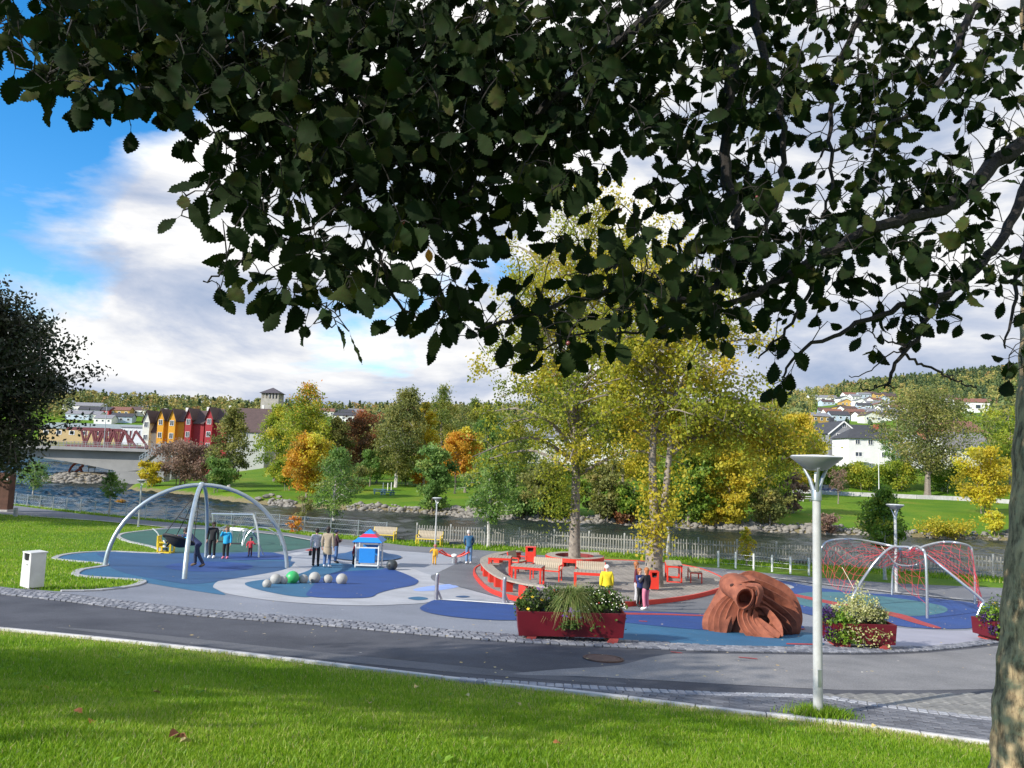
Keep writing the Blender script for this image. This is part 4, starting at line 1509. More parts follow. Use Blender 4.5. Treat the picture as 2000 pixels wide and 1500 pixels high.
# ------------------------------------------------------------------ woods on the far hills
def woods(name, label, n, urange, rrange, hr, seed, pals, conifer):
    rng = np.random.default_rng(seed)
    u = rng.uniform(*urange, n)
    r = rrange[0] + (rrange[1] - rrange[0]) * rng.random(n) ** 0.75
    a = (u - 1000) / FPX
    y = r / np.sqrt(1 + a * a)
    x = a * y
    so = (y - far_y(x))
    keep = so > 55
    for hx, hy, hr_ in CLEAR:
        keep &= ~(((x - hx) ** 2 + (y - hy) ** 2 < hr_ ** 2) | ((np.abs(x / y - hx / hy) < (hr_ * .6) / hy) & (y < hy) & (y > hy - hr_ * 10) & (rng.random(len(x)) < .93)))
    x, y, u = x[keep], y[keep], u[keep]
    n = len(x)
    z = terrain(x, y)
    K = 46
    con = rng.random(n) < np.interp(u, *conifer)
    h = rng.uniform(*hr, n) * np.where(con, 1.08, 1)
    f = rng.random((n, K)) ** 0.85
    rad = np.where(con[:, None], (1 - f) * 0.20 + 0.015, 0.36 * np.sqrt(np.clip(1 - (2 * f - 1.0) ** 2, 0.03, 1))) * h[:, None]
    ang = rng.uniform(0, 2 * PI, (n, K))
    rr = rad * np.sqrt(rng.uniform(.35, 1.15, (n, K)))
    C = np.stack([x[:, None] + rr * np.cos(ang), y[:, None] + rr * np.sin(ang), z[:, None] + h[:, None] * (0.1 + 0.9 * f)], -1).reshape(-1, 3)
    t = np.repeat(np.where(con, rng.uniform(0, .18, n), np.clip(rng.beta(1.6, 1.8, n) * .85 + .15, 0, 1)), K) + rng.normal(0, .05, n * K)
    V, F, t = leaf_cards(C, np.repeat(h * .17, K), np.clip(t, 0, 1), 0, .8, rng=rng)
    o = link(name, np_mesh(name, V, F, tint=t), None, leaf_mat('hill_leaves', pals, .25, .8))
    return stuff(o, label, 'woods')
# ------------------------------------------------------------------ the near tree whose branches hang over the view
LEAF_OUT = [(0, 0), (.08, .03), (.15, .09), (.21, .19), (.26, .175), (.30, .285), (.355, .245), (.40, .355), (.455, .295), (.50, .395), (.555, .32), (.61, .395), (.655, .31), (.72, .355), (.755, .265), (.82, .275), (.85, .19), (.905, .185), (.93, .095), (.975, .075), (1, 0)]


def leaf_geo(fold, curl, wid):
    """lobed leaf along +x, stem at the origin, blade width along y"""
    V = []
    for side in (1, -1):
        for (x, y) in LEAF_OUT:
            w = y * wid
            V.append((x - 0.12 * curl * x * x, side * w, fold * w - curl * x * x * 0.42 + 0.02 * math.sin(x * 19 + side)))
    n = len(LEAF_OUT)
    for (x, y) in LEAF_OUT:
        V.append((x - 0.12 * curl * x * x, 0, -curl * x * x * 0.42))
    F = []
    for i in range(n - 1):
        F.append((2 * n + i, 2 * n + i + 1, i + 1, i))
        F.append((2 * n + i + 1, 2 * n + i, n + i, n + i + 1))
    # leaf stalk
    b = len(V)
    V += [(-0.22, 0.012, 0.03), (-0.22, -0.012, 0.03), (0.02, -0.012, 0), (0.02, 0.012, 0)]
    F.append((b, b + 1, b + 2, b + 3))
    return np.array(V, np.float32), F


LG = [leaf_geo(0.25, 0.35, 0.74), leaf_geo(0.45, 0.6, .88), leaf_geo(0.12, -0.15, 0.68), leaf_geo(0.6, 0.9, .84)]


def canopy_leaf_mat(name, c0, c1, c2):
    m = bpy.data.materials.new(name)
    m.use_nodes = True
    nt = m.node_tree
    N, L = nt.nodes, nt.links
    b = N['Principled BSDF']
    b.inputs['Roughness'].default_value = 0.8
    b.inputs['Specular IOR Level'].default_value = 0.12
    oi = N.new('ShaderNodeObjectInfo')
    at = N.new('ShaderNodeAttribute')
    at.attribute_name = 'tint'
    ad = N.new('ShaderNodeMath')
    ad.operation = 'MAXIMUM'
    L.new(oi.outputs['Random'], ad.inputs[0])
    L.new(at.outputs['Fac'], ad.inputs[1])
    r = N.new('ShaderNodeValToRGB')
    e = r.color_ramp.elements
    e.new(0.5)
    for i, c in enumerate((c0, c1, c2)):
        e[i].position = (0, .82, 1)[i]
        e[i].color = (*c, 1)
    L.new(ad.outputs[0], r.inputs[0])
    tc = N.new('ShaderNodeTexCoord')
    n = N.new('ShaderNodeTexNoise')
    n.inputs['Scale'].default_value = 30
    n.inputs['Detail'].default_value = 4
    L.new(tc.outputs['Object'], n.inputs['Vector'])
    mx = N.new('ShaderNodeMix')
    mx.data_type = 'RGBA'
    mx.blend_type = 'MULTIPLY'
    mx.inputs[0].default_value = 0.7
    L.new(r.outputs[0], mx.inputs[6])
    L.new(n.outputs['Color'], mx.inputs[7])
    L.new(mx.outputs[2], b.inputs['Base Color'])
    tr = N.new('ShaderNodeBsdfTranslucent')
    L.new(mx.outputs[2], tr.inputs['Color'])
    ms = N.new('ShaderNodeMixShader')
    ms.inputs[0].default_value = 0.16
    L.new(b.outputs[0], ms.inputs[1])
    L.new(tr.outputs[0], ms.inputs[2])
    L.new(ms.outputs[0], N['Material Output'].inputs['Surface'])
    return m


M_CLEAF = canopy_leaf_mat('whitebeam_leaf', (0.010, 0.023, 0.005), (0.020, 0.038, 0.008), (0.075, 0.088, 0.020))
M_CBARK = mat('branch_bark', (0.013, 0.010, 0.008), 0.9, 0.3, 9, 0.6, 40)


def trunk_bark():
    m = mat('near_trunk_bark', (0.40, 0.31, 0.19), 0.95, 0.3, 2.6, 0.0, 10, col2=(0.21, 0.16, 0.10))
    nt = m.node_tree
    N, L = nt.nodes, nt.links
    b = N['Principled BSDF']
    base = b.inputs['Base Color'].links[0].from_socket
    tc = [n for n in N if n.type == 'TEX_COORD'][0]
    mp = N.new('ShaderNodeMapping')
    mp.inputs['Scale'].default_value = (1, 1, 0.28)
    L.new(tc.outputs['Object'], mp.inputs[0])

    def noise(s, d, r, v):
        n = N.new('ShaderNodeTexNoise')
        n.inputs['Scale'].default_value = s
        n.inputs['Detail'].default_value = d
        n.inputs['Roughness'].default_value = r
        L.new(v, n.inputs['Vector'])
        return n.outputs['Fac']
    crack = noise(26, 8, .7, mp.outputs[0])
    lich = noise(11, 6, .7, tc.outputs['Object'])
    r1 = N.new('ShaderNodeValToRGB')
    r1.color_ramp.elements[0].position = .36
    r1.color_ramp.elements[0].color = (.25, .23, .2, 1)
    r1.color_ramp.elements[1].position = .56
    r1.color_ramp.elements[1].color = (1.25, 1.2, 1.1, 1)
    L.new(crack, r1.inputs[0])
    mx = N.new('ShaderNodeMix')
    mx.data_type = 'RGBA'
    mx.blend_type = 'MULTIPLY'
    mx.inputs[0].default_value = 1
    L.new(base, mx.inputs[6])
    L.new(r1.outputs[0], mx.inputs[7])
    r2 = N.new('ShaderNodeValToRGB')
    r2.color_ramp.elements[0].position = .55
    r2.color_ramp.elements[0].color = (0, 0, 0, 1)
    r2.color_ramp.elements[1].position = .66
    r2.color_ramp.elements[1].color = (.8, .8, .8, 1)
    L.new(lich, r2.inputs[0])
    m2 = N.new('ShaderNodeMix')
    m2.data_type = 'RGBA'
    L.new(r2.outputs[0], m2.inputs[0])
    L.new(mx.outputs[2], m2.inputs[6])
    m2.inputs[7].default_value = (0.36, 0.34, 0.20, 1)
    L.new(m2.outputs[2], b.inputs['Base Color'])
    bp = N.new('ShaderNodeBump')
    bp.inputs['Strength'].default_value = 1.0
    bp.inputs['Distance'].default_value = 0.03
    L.new(crack, bp.inputs['Height'])
    L.new(bp.outputs[0], b.inputs['Normal'])
    return m


TB = at_y(2012, 1500, 4.6)
tb_z = tz(TB.x, TB.y)
NT = thing('whitebeam_tree', 'near tree at the right edge with dark lobed leaves hanging over the whole view', 'tree', (TB.x, TB.y, tb_z))
off = Vector(NT.location)
tr = [Vector((TB.x - .05, TB.y, tb_z - .2)), Vector((TB.x - .02, TB.y, tb_z + .3)), at_y(2012, 1500, 4.6), at_y(2024, 1300, 4.6), at_y(2040, 1060, 4.6), at_y(2052, 800, 4.65), at_y(2060, 600, 4.65), at_y(2066, 400, 4.6), at_y(2064, 240, 4.55), at_y(2050, 60, 4.5), at_y(2030, -160, 4.4), at_y(1990, -500, 4.3), at_y(1940, -1000, 4.0)]
tl = spline(tr, 8)
nT = len(tl)
b = MB()
rr_ = [0.27, 0.225, 0.205, 0.20, 0.19, .18, .175, .17, .16, .145, .13, .10, .05]
rad = [float(np.interp(i / 8, range(13), rr_)) * (1 + 0.035 * math.sin(i * 1.9) + .02 * math.sin(i * .7)) for i in range(nT)]
b.tube(tl, rad, 22)
tob = b.build('trunk', trunk_bark(), NT, True, off=off)

T1_, T2_, T3_ = at_y(2064, 240, 4.55), at_y(2035, -120, 4.4), at_y(1980, -560, 4.25)
BR = [
    # start, photo points with depth, start radius, end radius
    ([T1_, (1950, 312, 4.2), (1877, 388, 3.9), (1800, 418, 3.7), (1700, 450, 3.5), (1590, 505, 3.4), (1500, 560, 3.3), (1430, 590, 3.2), (1350, 610, 3.1)], .075, .012),
    ([T3_, (1560, -300, 3.9), (1425, -30, 3.4), (1432, 110, 3.3), (1417, 240, 3.25), (1422, 350, 3.2), (1440, 430, 3.15), (1432, 505, 3.1), (1395, 560, 3.05), (1335, 588, 3.0), (1250, 560, 2.95), (1150, 580, 2.9), (1010, 620, 2.85), (925, 645, 2.85)], .055, .008),
    ([T3_, (1640, -260, 4.0), (1487, -30, 3.6), (1492, 110, 3.5), (1520, 200, 3.4), (1530, 300, 3.35), (1515, 400, 3.3), (1470, 500, 3.2)], .048, .010),
    ([T3_, (1500, -300, 3.7), (1325, -30, 3.1), (1230, 62, 3.0), (1130, 150, 2.95), (1060, 212, 2.9), (960, 310, 2.85), (900, 390, 2.85), (840, 445, 2.8), (775, 485, 2.8)], .046, .008),
    ([T3_, (1200, -420, 3.4), (800, -250, 2.9), (640, -30, 2.75), (664, 70, 2.7), (690, 150, 2.7), (725, 225, 2.7), (737, 300, 2.7), (698, 365, 2.7), (712, 440, 2.7), (742, 500, 2.7), (770, 580, 2.7), (830, 640, 2.7)], .05, .006),
    ([T3_, (1250, -380, 3.4), (930, -200, 3.0), (862, -30, 2.9), (842, 60, 2.85), (800, 150, 2.8), (785, 240, 2.8), (800, 330, 2.8)], .03, .006),
    ([T3_, (1000, -520, 3.2), (500, -300, 2.8), (340, -40, 2.6), (270, 60, 2.6), (200, 112, 2.6), (110, 140, 2.6), (60, 190, 2.6)], .04, .005),
    ([T3_, (1000, -500, 3.2), (640, -280, 2.8), (570, -30, 2.65), (480, 60, 2.6), (400, 130, 2.6), (330, 170, 2.6), (270, 200, 2.6)], .032, .005),
    ([at_y(690, 150, 2.7), (610, 230, 2.62), (530, 270, 2.6), (470, 320, 2.58), (420, 370, 2.55), (360, 410, 2.55)], .016, .004),
    ([at_y(737, 300, 2.7), (660, 400, 2.65), (590, 450, 2.6), (520, 490, 2.6), (450, 520, 2.58), (400, 550, 2.55)], .016, .004),
    ([at_y(712, 440, 2.7), (690, 520, 2.68), (670, 580, 2.66), (655, 640, 2.65)], .012, .003),
    ([T2_, (1900, 20, 4.1), (1860, 120, 3.9), (1790, 210, 3.7), (1700, 265, 3.6), (1600, 300, 3.5)], .045, .008),
    ([T2_, (1800, -100, 4.0), (1700, 0, 3.7), (1640, 120, 3.6), (1620, 220, 3.5), (1625, 330, 3.45), (1610, 420, 3.4)], .035, .008),
    ([T1_, (1990, 400, 4.2), (1930, 500, 4.0), (1850, 570, 3.8), (1760, 600, 3.7), (1660, 640, 3.6), (1560, 690, 3.5), (1530, 740, 3.5)], .05, .006),
    ([at_y(1850, 570, 3.8), (1815, 620, 3.75), (1783, 668, 3.7), (1745, 720, 3.7), (1733, 752, 3.7)], .022, .010),
    ([at_y(1783, 668, 3.7), (1760, 686, 3.7), (1800, 712, 3.7), (1850, 735, 3.7), (1880, 748, 3.7), (1908, 760, 3.7)], .013, .005),
    ([at_y(1783, 672, 3.7), (1745, 690, 3.7), (1700, 722, 3.7), (1660, 737, 3.7)], .007, .003),
    ([at_y(1733, 752, 3.7), (1712, 756, 3.7), (1690, 762, 3.7), (1672, 748, 3.7)], .008, .003),
    ([at_y(1733, 752, 3.7), (1745, 757, 3.7), (1765, 756, 3.7)], .006, .002),
    ([at_y(1850, 735, 3.7), (1862, 735, 3.7), (1872, 728, 3.7)], .005, .002),
    ([at_y(1772, 680, 3.7), (1735, 668, 3.7), (1705, 655, 3.7), (1690, 640, 3.7)], .009, .003),
    ([T1_, (2000, 480, 4.2), (1980, 600, 4.1), (1960, 680, 4.0)], .03, .006),
    ([at_y(1590, 505, 3.4), (1570, 590, 3.4), (1520, 660, 3.4), (1480, 700, 3.4)], .018, .005),
    ([at_y(1350, 610, 3.1), (1290, 640, 3.05), (1220, 650, 3.0), (1120, 655, 2.95), (1045, 690, 2.95)], .012, .004),
]
nodes = []           # places a twig may start from
b = MB()
for pts, ra, rb in BR:
    P = [p if isinstance(p, Vector) else at_y(*p) for p in pts]
    q = spline(P, 6)
    q = [v + Vector((RNG.normal(0, .006), RNG.normal(0, .006), RNG.normal(0, .006))) for v in q]
    n = len(q)
    b.tube(q, [.74 * (ra + (rb - ra) * (i / (n - 1)) ** .7) for i in range(n)], 7)
    for v in q[3:]:
        nodes.append(v[:])
nodes_b = np.array(nodes)
node_px = np.array([proj(p) for p in nodes_b])

GRID = """
.95 .97 1 1 1 1 1 1 1 1 1 1 1 1 .9 .85 .85 .85 .8 .8
.85 .95 1 1 1 1 1 1 1 1 1 1 1 1 .9 .85 .8 .85 .8 .8
.6 .85 .97 1 1 1 1 1 1 1 1 1 1 .95 .9 .8 .8 .85 .8 .85
.35 .85 .95 .97 1 1 1 1 1 1 1 1 1 .9 .85 .8 .8 .8 .8 .85
.03 .4 .4 .4 .85 1 1 1 1 1 1 1 .9 .7 .85 .8 .8 .8 .85 .8
0 0 0 .05 .75 1 1 1 1 1 1 1 .85 .55 .75 .8 .8 .8 .85 .8
0 0 0 .12 .75 .95 1 .95 1 1 .95 .75 .5 .6 .8 .8 .8 .85 .9 .8
0 0 0 .5 .8 .8 .92 .95 1 .95 .75 .6 .65 .65 .75 .7 .8 .9 .9 .75
0 0 0 .4 .6 .6 .85 .9 .97 .85 .5 .35 .55 .8 .75 .65 .85 .92 .85 .75
0 0 0 0 .65 .7 .85 .9 .75 .25 .3 .35 .65 .85 .9 .92 .9 .85 .85 .75
0 0 0 .15 .7 .65 .7 .9 .45 .02 .15 .3 .8 .85 .95 .9 .85 .85 .8 .8
0 0 0 .3 .55 .55 .75 .9 .35 .3 .5 .5 .85 .92 .85 .75 .75 .7 .8 .7
0 0 0 0 0 0 .6 .6 .75 .6 .85 .85 .85 .65 .7 .8 .7 .5 .5 .5
0 0 0 0 0 0 .22 0 .12 .02 .5 .45 .3 .3 .3 .6 .6 .3 .25 .4
0 0 0 0 0 0 .02 0 0 0 .12 0 0 .1 .04 .45 .05 0 .03 .1
0 0 0 0 0 0 0 0 0 0 0 0 0 0 0 .08 0 0 0 0
"""
GRID = np.array([[float(v) for v in r.split()] for r in GRID.strip().splitlines()])
rng5 = np.random.default_rng(5)
spots = []
for r in range(GRID.shape[0]):
    for c in range(GRID.shape[1]):
        d = GRID[r, c]
        if d <= 0:
            continue
        lam = -6.6 * math.log(1 - d * .972)
        for _ in range(rng5.poisson(lam * 1.45 / 4.6)):
            cx, cy = c * 100 + rng5.uniform(0, 100), r * 50 + rng5.uniform(0, 50)
            for _k in range(int(rng5.integers(3, 7))):
                x, y = cx + rng5.normal(0, 25), cy + rng5.normal(0, 21)
                if not ((y > 265 and x < 345) or (y > 470 and x < 392)):
                    spots.append((x, y, cx, cy))
# beyond the frame, above and to the right, the crown goes on
for _ in range(1500):
    spots.append((rng5.uniform(-500, 2700), rng5.uniform(-900, 0), 0, 0))
for _ in range(220):
    spots.append((rng5.uniform(2000, 2500), rng5.uniform(0, 640), 0, 0))
P3, OUT = [], []
lastc, dep = None, 3.0
for (x, y, cx, cy) in spots:
    if (cx, cy) != lastc or cx == 0:
        k = np.argmin((node_px[:, 0] - x) ** 2 + (node_px[:, 1] - y) ** 2)
        dep = float(np.clip(nodes_b[k, 1] + rng5.normal(0.05, .24), 2.2, 5.0))
        lastc = (cx, cy)
    P3.append(at_y(x, y, dep + rng5.normal(0, .04))[:])
    OUT.append(((x - cx) / 40, -(y - cy) / 40) if cx else (rng5.normal(0, .5), rng5.normal(0, .5)))
P3 = np.array(P3)
# grow twigs: nearest to the branches first
nodesA = list(map(tuple, nodes_b))
arr = np.array(nodesA)
d0 = np.array([np.min(np.sum((arr - p) ** 2, 1)) for p in P3])
order = np.argsort(d0)
arr = np.concatenate([arr, np.zeros((len(P3) * 4, 3))])
na = len(nodesA)
LEAVES = []
tw = MB()
for i in order:
    p = P3[i]
    d = np.sum((arr[:na] - p) ** 2, 1)
    k = int(np.argmin(d))
    a = arr[k].copy()
    dist = math.sqrt(d[k])
    up = np.array([0, 0, .035])
    tip = p + up
    if dist > 0.03:
        mid = (a + tip) / 2 + np.array([0, 0, .10 * dist]) + rng5.normal(0, .03 * dist, 3)
        r_ = 0.0026 + 0.0022 * min(dist, .6)
        tw.tube([a, mid, tip], [r_, r_ * .8, r_ * .6], 4, False)
        arr[na] = mid
        arr[na + 1] = tip
        na += 2
    w = tip - a
    w = w / (np.linalg.norm(w) + 1e-6)
    ax_ = Vector((rng5.normal(0, .3) + w[0] * .35 + OUT[i][0] * .8, rng5.normal(0, .42) + w[1] * .3, -0.6 + rng5.normal(0, .3) + OUT[i][1] * .6)).normalized()
    toC = (CAMP - Vector(tip)).normalized()
    nrm = (toC * rng5.choice([1, -1]) + Vector(rng5.normal(0, .55, 3))).normalized()
    nrm = (nrm - ax_ * nrm.dot(ax_))
    nrm = nrm.normalized() if nrm.length > .05 else ax_.orthogonal().normalized()
    yv = nrm.cross(ax_)
    L_ = float(np.clip(rng5.normal(.094, .021), .042, .125))
    M = Matrix((ax_, yv, nrm)).transposed()
    LEAVES.append((Vector(tip) + ax_ * L_ * .15, M, L_, int(rng5.integers(0, 4)), float(rng5.random())))
b.v += []
nb = len(b.v)
b.build('branch', M_CBARK, NT, True, off=off)
tw.build('twig', M_CBARK, NT, False, off=off)
# the leaves that show largest are single parts
def vis_size(l):
    q = proj(l[0])
    if not (-20 < q[0] < 2020 and -20 < q[1] < 900):
        return -1
    edge = q[1] + (300 if q[1] > 200 else 0)
    return l[2] / (l[0] - CAMP).length * (1.0 + 0.0008 * edge)
srt = sorted(LEAVES, key=vis_size, reverse=True)
lm = []
for V, F in LG:
    me = bpy.data.meshes.new('leaf')
    me.from_pydata([tuple(v) for v in V], [], F)
    me.materials.append(M_CLEAF)
    for p_ in me.polygons:
        p_.use_smooth = True
    lm.append(me)
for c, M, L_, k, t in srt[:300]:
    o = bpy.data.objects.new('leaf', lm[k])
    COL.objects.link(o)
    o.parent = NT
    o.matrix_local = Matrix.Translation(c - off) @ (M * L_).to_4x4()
Vs, Fs, ts = [], [], []
nbv = 0
for c, M, L_, k, t in srt[300:]:
    V, F = LG[k]
    A = (np.array(M) * L_)
    Vs.append(V @ A.T + np.array((c - off)[:]))
    Fs.append(np.array(F) + nbv)
    ts.append(np.full(len(F), t))
    nbv += len(V)
# the higher part of the crown, unseen, added to shade the leaves in view
hn = 5200
hc = np.stack([rng5.uniform(-6, 7, hn), rng5.uniform(-2.5, 9, hn), CAMZ + 1.6 + 6.0 * rng5.random(hn) ** 1.1], -1)
kk = ((hc[:, 0] - 1.2) / 6.5) ** 2 + ((hc[:, 1] - 3.5) / 5.5) ** 2 + ((hc[:, 2] - CAMZ - 3) / 5.0) ** 2 < 1
pq = np.array([proj(h_) if h_[1] > .6 else (0, -9999) for h_ in hc])
kk &= ~((pq[:, 1] > -60) & (pq[:, 0] > -150) & (pq[:, 0] < 2150) & (hc[:, 1] > .6))
kk &= hc[:, 0] > -1.6
hc = hc[kk]
V2, F2, t2 = leaf_cards(hc - np.array(off[:]), np.full(len(hc), .15), rng5.random(len(hc)), .6, .8, rng=rng5)
Vs.append(V2)
Fs.append(F2 + nbv)
ts.append(t2)
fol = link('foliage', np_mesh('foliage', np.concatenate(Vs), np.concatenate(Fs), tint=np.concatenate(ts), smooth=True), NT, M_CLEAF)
fol['kind'] = 'stuff'
# a few berries and one orange leaf
for c, M, L_, k, t in srt[3:300:42]:
    MB().ball(c - off + Vector((.004, -.004, -.012)), .0062, 8, 6, (1, 1, 1.2)).build('berry', mat('berry_red', (0.16, 0.03, 0.03), .4), NT, True)
V, F = LG[0]
M = Matrix((Vector((0.1, .1, -1)).normalized(), Vector((1, .2, .1)).normalized(), Vector((0, -1, 0)))).transposed()
me = bpy.data.meshes.new('orange_leaf')
me.from_pydata([tuple(np.array(M) @ v * .055) for v in V], [], F)
o = link('orange_leaf', me, NT, mat('orange_leaf', (.55, .22, .02), .6))
o.location = at_y(837, 484, 2.75) - off
o['label'] = 'single orange leaf hanging from the dark foliage'
# ------------------------------------------------------------------ bridge, houses, far bank furniture
CLEAR = []
M_BCONC = mat('bridge_concrete', (0.25, 0.25, 0.245), 0.9, 0.14, 0.35, 0.2, 8)
M_BDARK = mat('bridge_edge', (0.25, 0.25, 0.25), 0.9, 0.15, 0.6)
M_GALV = mat('galvanised_steel', (0.46, 0.49, 0.52), 0.38, 0.10, 6, metal=0.75)
M_GLASS = mat('window_glass', (0.05, 0.065, 0.085), 0.12, 0.3, 2.0)
M_WFRAME = mat('white_window_frame', (0.80, 0.80, 0.78), 0.6, 0.04)

BY = 146.0
bl = at_y(-420, 873, BY)
brr = at_y(292, 877, BY)
br = thing('road_bridge', 'grey concrete road bridge with a curved haunch crossing the river at left', 'bridge', (brr.x, BY, 0))
o_ = br.location
L_ = brr.x - bl.x
zt = brr.z
MB().box((-L_ / 2, 4.2, zt - .3), (L_, 9.6, .55)).build('deck', M_BDARK, br)
b = MB()
pierx = -5.3
poly = [(0.6, zt - .6), (-L_, zt - .6), (-L_, zt - 1.5)]
for i in range(0, 26):
    f = i / 25
    x = -34 + (34 + pierx - 1.2) * f
    poly.append((x, zt - 1.5 - 2.9 * f ** 1.7))
poly += [(pierx + .6, zt - 4.4), (0.6, zt - 3.9)]
b.prism(poly, 1.0, 7.4, 'y')
b.build('girder', M_BCONC, br)
MB().prism([(pierx - 2.6, -1.2), (0.4, -1.2), (0.4, zt - 4.38), (pierx - 1.4, zt - 4.38)], .6, 7.8, 'y').build('pier', M_BCONC, br)
MB().box((2.6, 4.2, 2.6), (4.2, 9.0, 7.4)).build('abutment', mat('abutment_concrete', (0.26, 0.26, 0.25), .9, .2, .5), br)
b = MB()
x = -L_
while x < 3.4:
    b.box((x, -.45, zt + .5), (.09, .09, 1.05))
    b.box((x, 8.85, zt + .5), (.09, .09, 1.05))
    x += 1.5
for yy in (-.45, 8.85):
    for h in (.35, .68, 1.02):
        b.box(((3.4 - L_) / 2, yy, zt + h), (L_ + 3.4, .06, .06))
b.build('railing', mat('bridge_rail_grey', (.20, .20, .21), .6, .1), br)
b = MB()
x = -30
while x < 3:
    b.box((x, -.46, zt + .5), (.022, .02, .95))
    x += .4
b.build('baluster_row', mat('bridge_rail_grey', (.20, .20, .21), .6, .1), br)['kind'] = 'stuff'
q = at_y(197, 873, BY)
bp = thing('bridge_lamp_post', 'thin pale lamp post standing on the concrete bridge', 'lamp post', (q.x, BY + 1, zt))
MB().tube([(0, 0, 0), (0, 0, 8.2)], [.09, .05], 8).build('post', M_GALV, bp)
MB().box((0, -.3, 8.25), (.2, .8, .1)).build('lamp_head', M_GALV, bp)

# red truss bridge behind
TY = 186.0
q0, q1 = at_y(128, 875, TY), at_y(266, 876, TY)
rb = thing('truss_bridge', 'dark red steel truss bridge behind the concrete bridge', 'bridge', (q1.x, TY, q1.z))
M_RED_ST = mat('red_steel', (0.13, 0.018, 0.026), .6, .15)
H_ = 4.4
LX = q1.x - q0.x
for yy, nm in ((0, 'truss_side'), (6, 'truss_side')):
    b = MB()
    b.box((-LX / 2 - 3.4, yy, H_), (LX - 6.8, .5, .75))
    b.box((-LX / 2, yy, .3), (LX, .5, .6))
    n = 4
    st = (LX - 6.8) / n
    b.bar((0, yy, .3), (-3.4, yy, H_), .45)
    for i in range(n):
        x = -3.4 - i * st
        b.bar((x, yy, H_), (x - st / 2, yy, .3), .4)
        b.bar((x - st / 2, yy, .3), (x - st, yy, H_), .4)
        b.box((x - st / 2, yy, H_ / 2), (.25, .3, H_))
    b.build(nm, M_RED_ST, rb)
MB().box((-LX / 2, 3, .1), (LX, 6, .3)).build('deck', M_RED_ST, rb)


def win(b_par, c, w, h, face=-1, frame=M_WFRAME, bars=True):
    """window with frame, panes set back; c centre on the wall's outer face, wall facing -y"""
    t = max(.07, w * .08)
    m_ = MB()
    d = .10
    m_.box((c[0] - w / 2 + t / 2, c[1] - .02, c[2]), (t, d, h)).box((c[0] + w / 2 - t / 2, c[1] - .02, c[2]), (t, d, h))
    m_.box((c[0], c[1] - .02, c[2] + h / 2 - t / 2), (w - 2 * t, d, t)).box((c[0], c[1] - .02, c[2] - h / 2 + t / 2), (w - 2 * t, d, t))
    if bars:
        m_.box((c[0], c[1] - .01, c[2]), (t * .7, d * .8, h - 2 * t))
    f = m_.build('window', frame, b_par)
    MB().box((c[0], c[1] - .005, c[2]), (w - t * 1.2, .03, h - t * 1.2)).build('pane', M_GLASS, f)
    return f


def gable_roof(b, w, d, z0, rise, ov=.4, ridge='x', th=.22):
    """two slopes; the ridge runs along x or y, centred on the origin"""
    if ridge == 'x':
        s = [(-d / 2 - ov, z0 - ov * rise / (d / 2)), (0, z0 + rise), (d / 2 + ov, z0 - ov * rise / (d / 2))]
        prof = [(a, z + th) for a, z in s] + [(a, z) for a, z in reversed(s)]
        b.prism(prof, -w / 2 - ov, w / 2 + ov, 'x')
    else:
        s = [(-w / 2 - ov, z0 - ov * rise / (w / 2)), (0, z0 + rise), (w / 2 + ov, z0 - ov * rise / (w / 2))]
        prof = [(a, z + th) for a, z in s] + [(a, z) for a, z in reversed(s)]
        b.prism(prof, -d / 2 - ov, d / 2 + ov, 'y')
    return b


def gable_walls(b, w, d, z1, rise, ridge='x', z0=0.0):
    if ridge == 'x':
        b.prism([(-d / 2, z0), (d / 2, z0), (d / 2, z1), (0, z1 + rise), (-d / 2, z1)], -w / 2, w / 2, 'x')
    else:
        b.prism([(-w / 2, z0), (w / 2, z0), (w / 2, z1), (0, z1 + rise), (-w / 2, z1)], -d / 2, d / 2, 'y')
    return b


def wallm(n, c):
    return mat('wall_' + n, c, .8, .06, 1.5)


def roofm(n, c):
    return mat('roof_' + n, c, .85, .18, 1.2, .3, 12)


# -- the row of gabled houses
RY = 205.0
KR = RY / FPX
M_RBROWN = roofm('brown', (0.085, 0.055, 0.052))


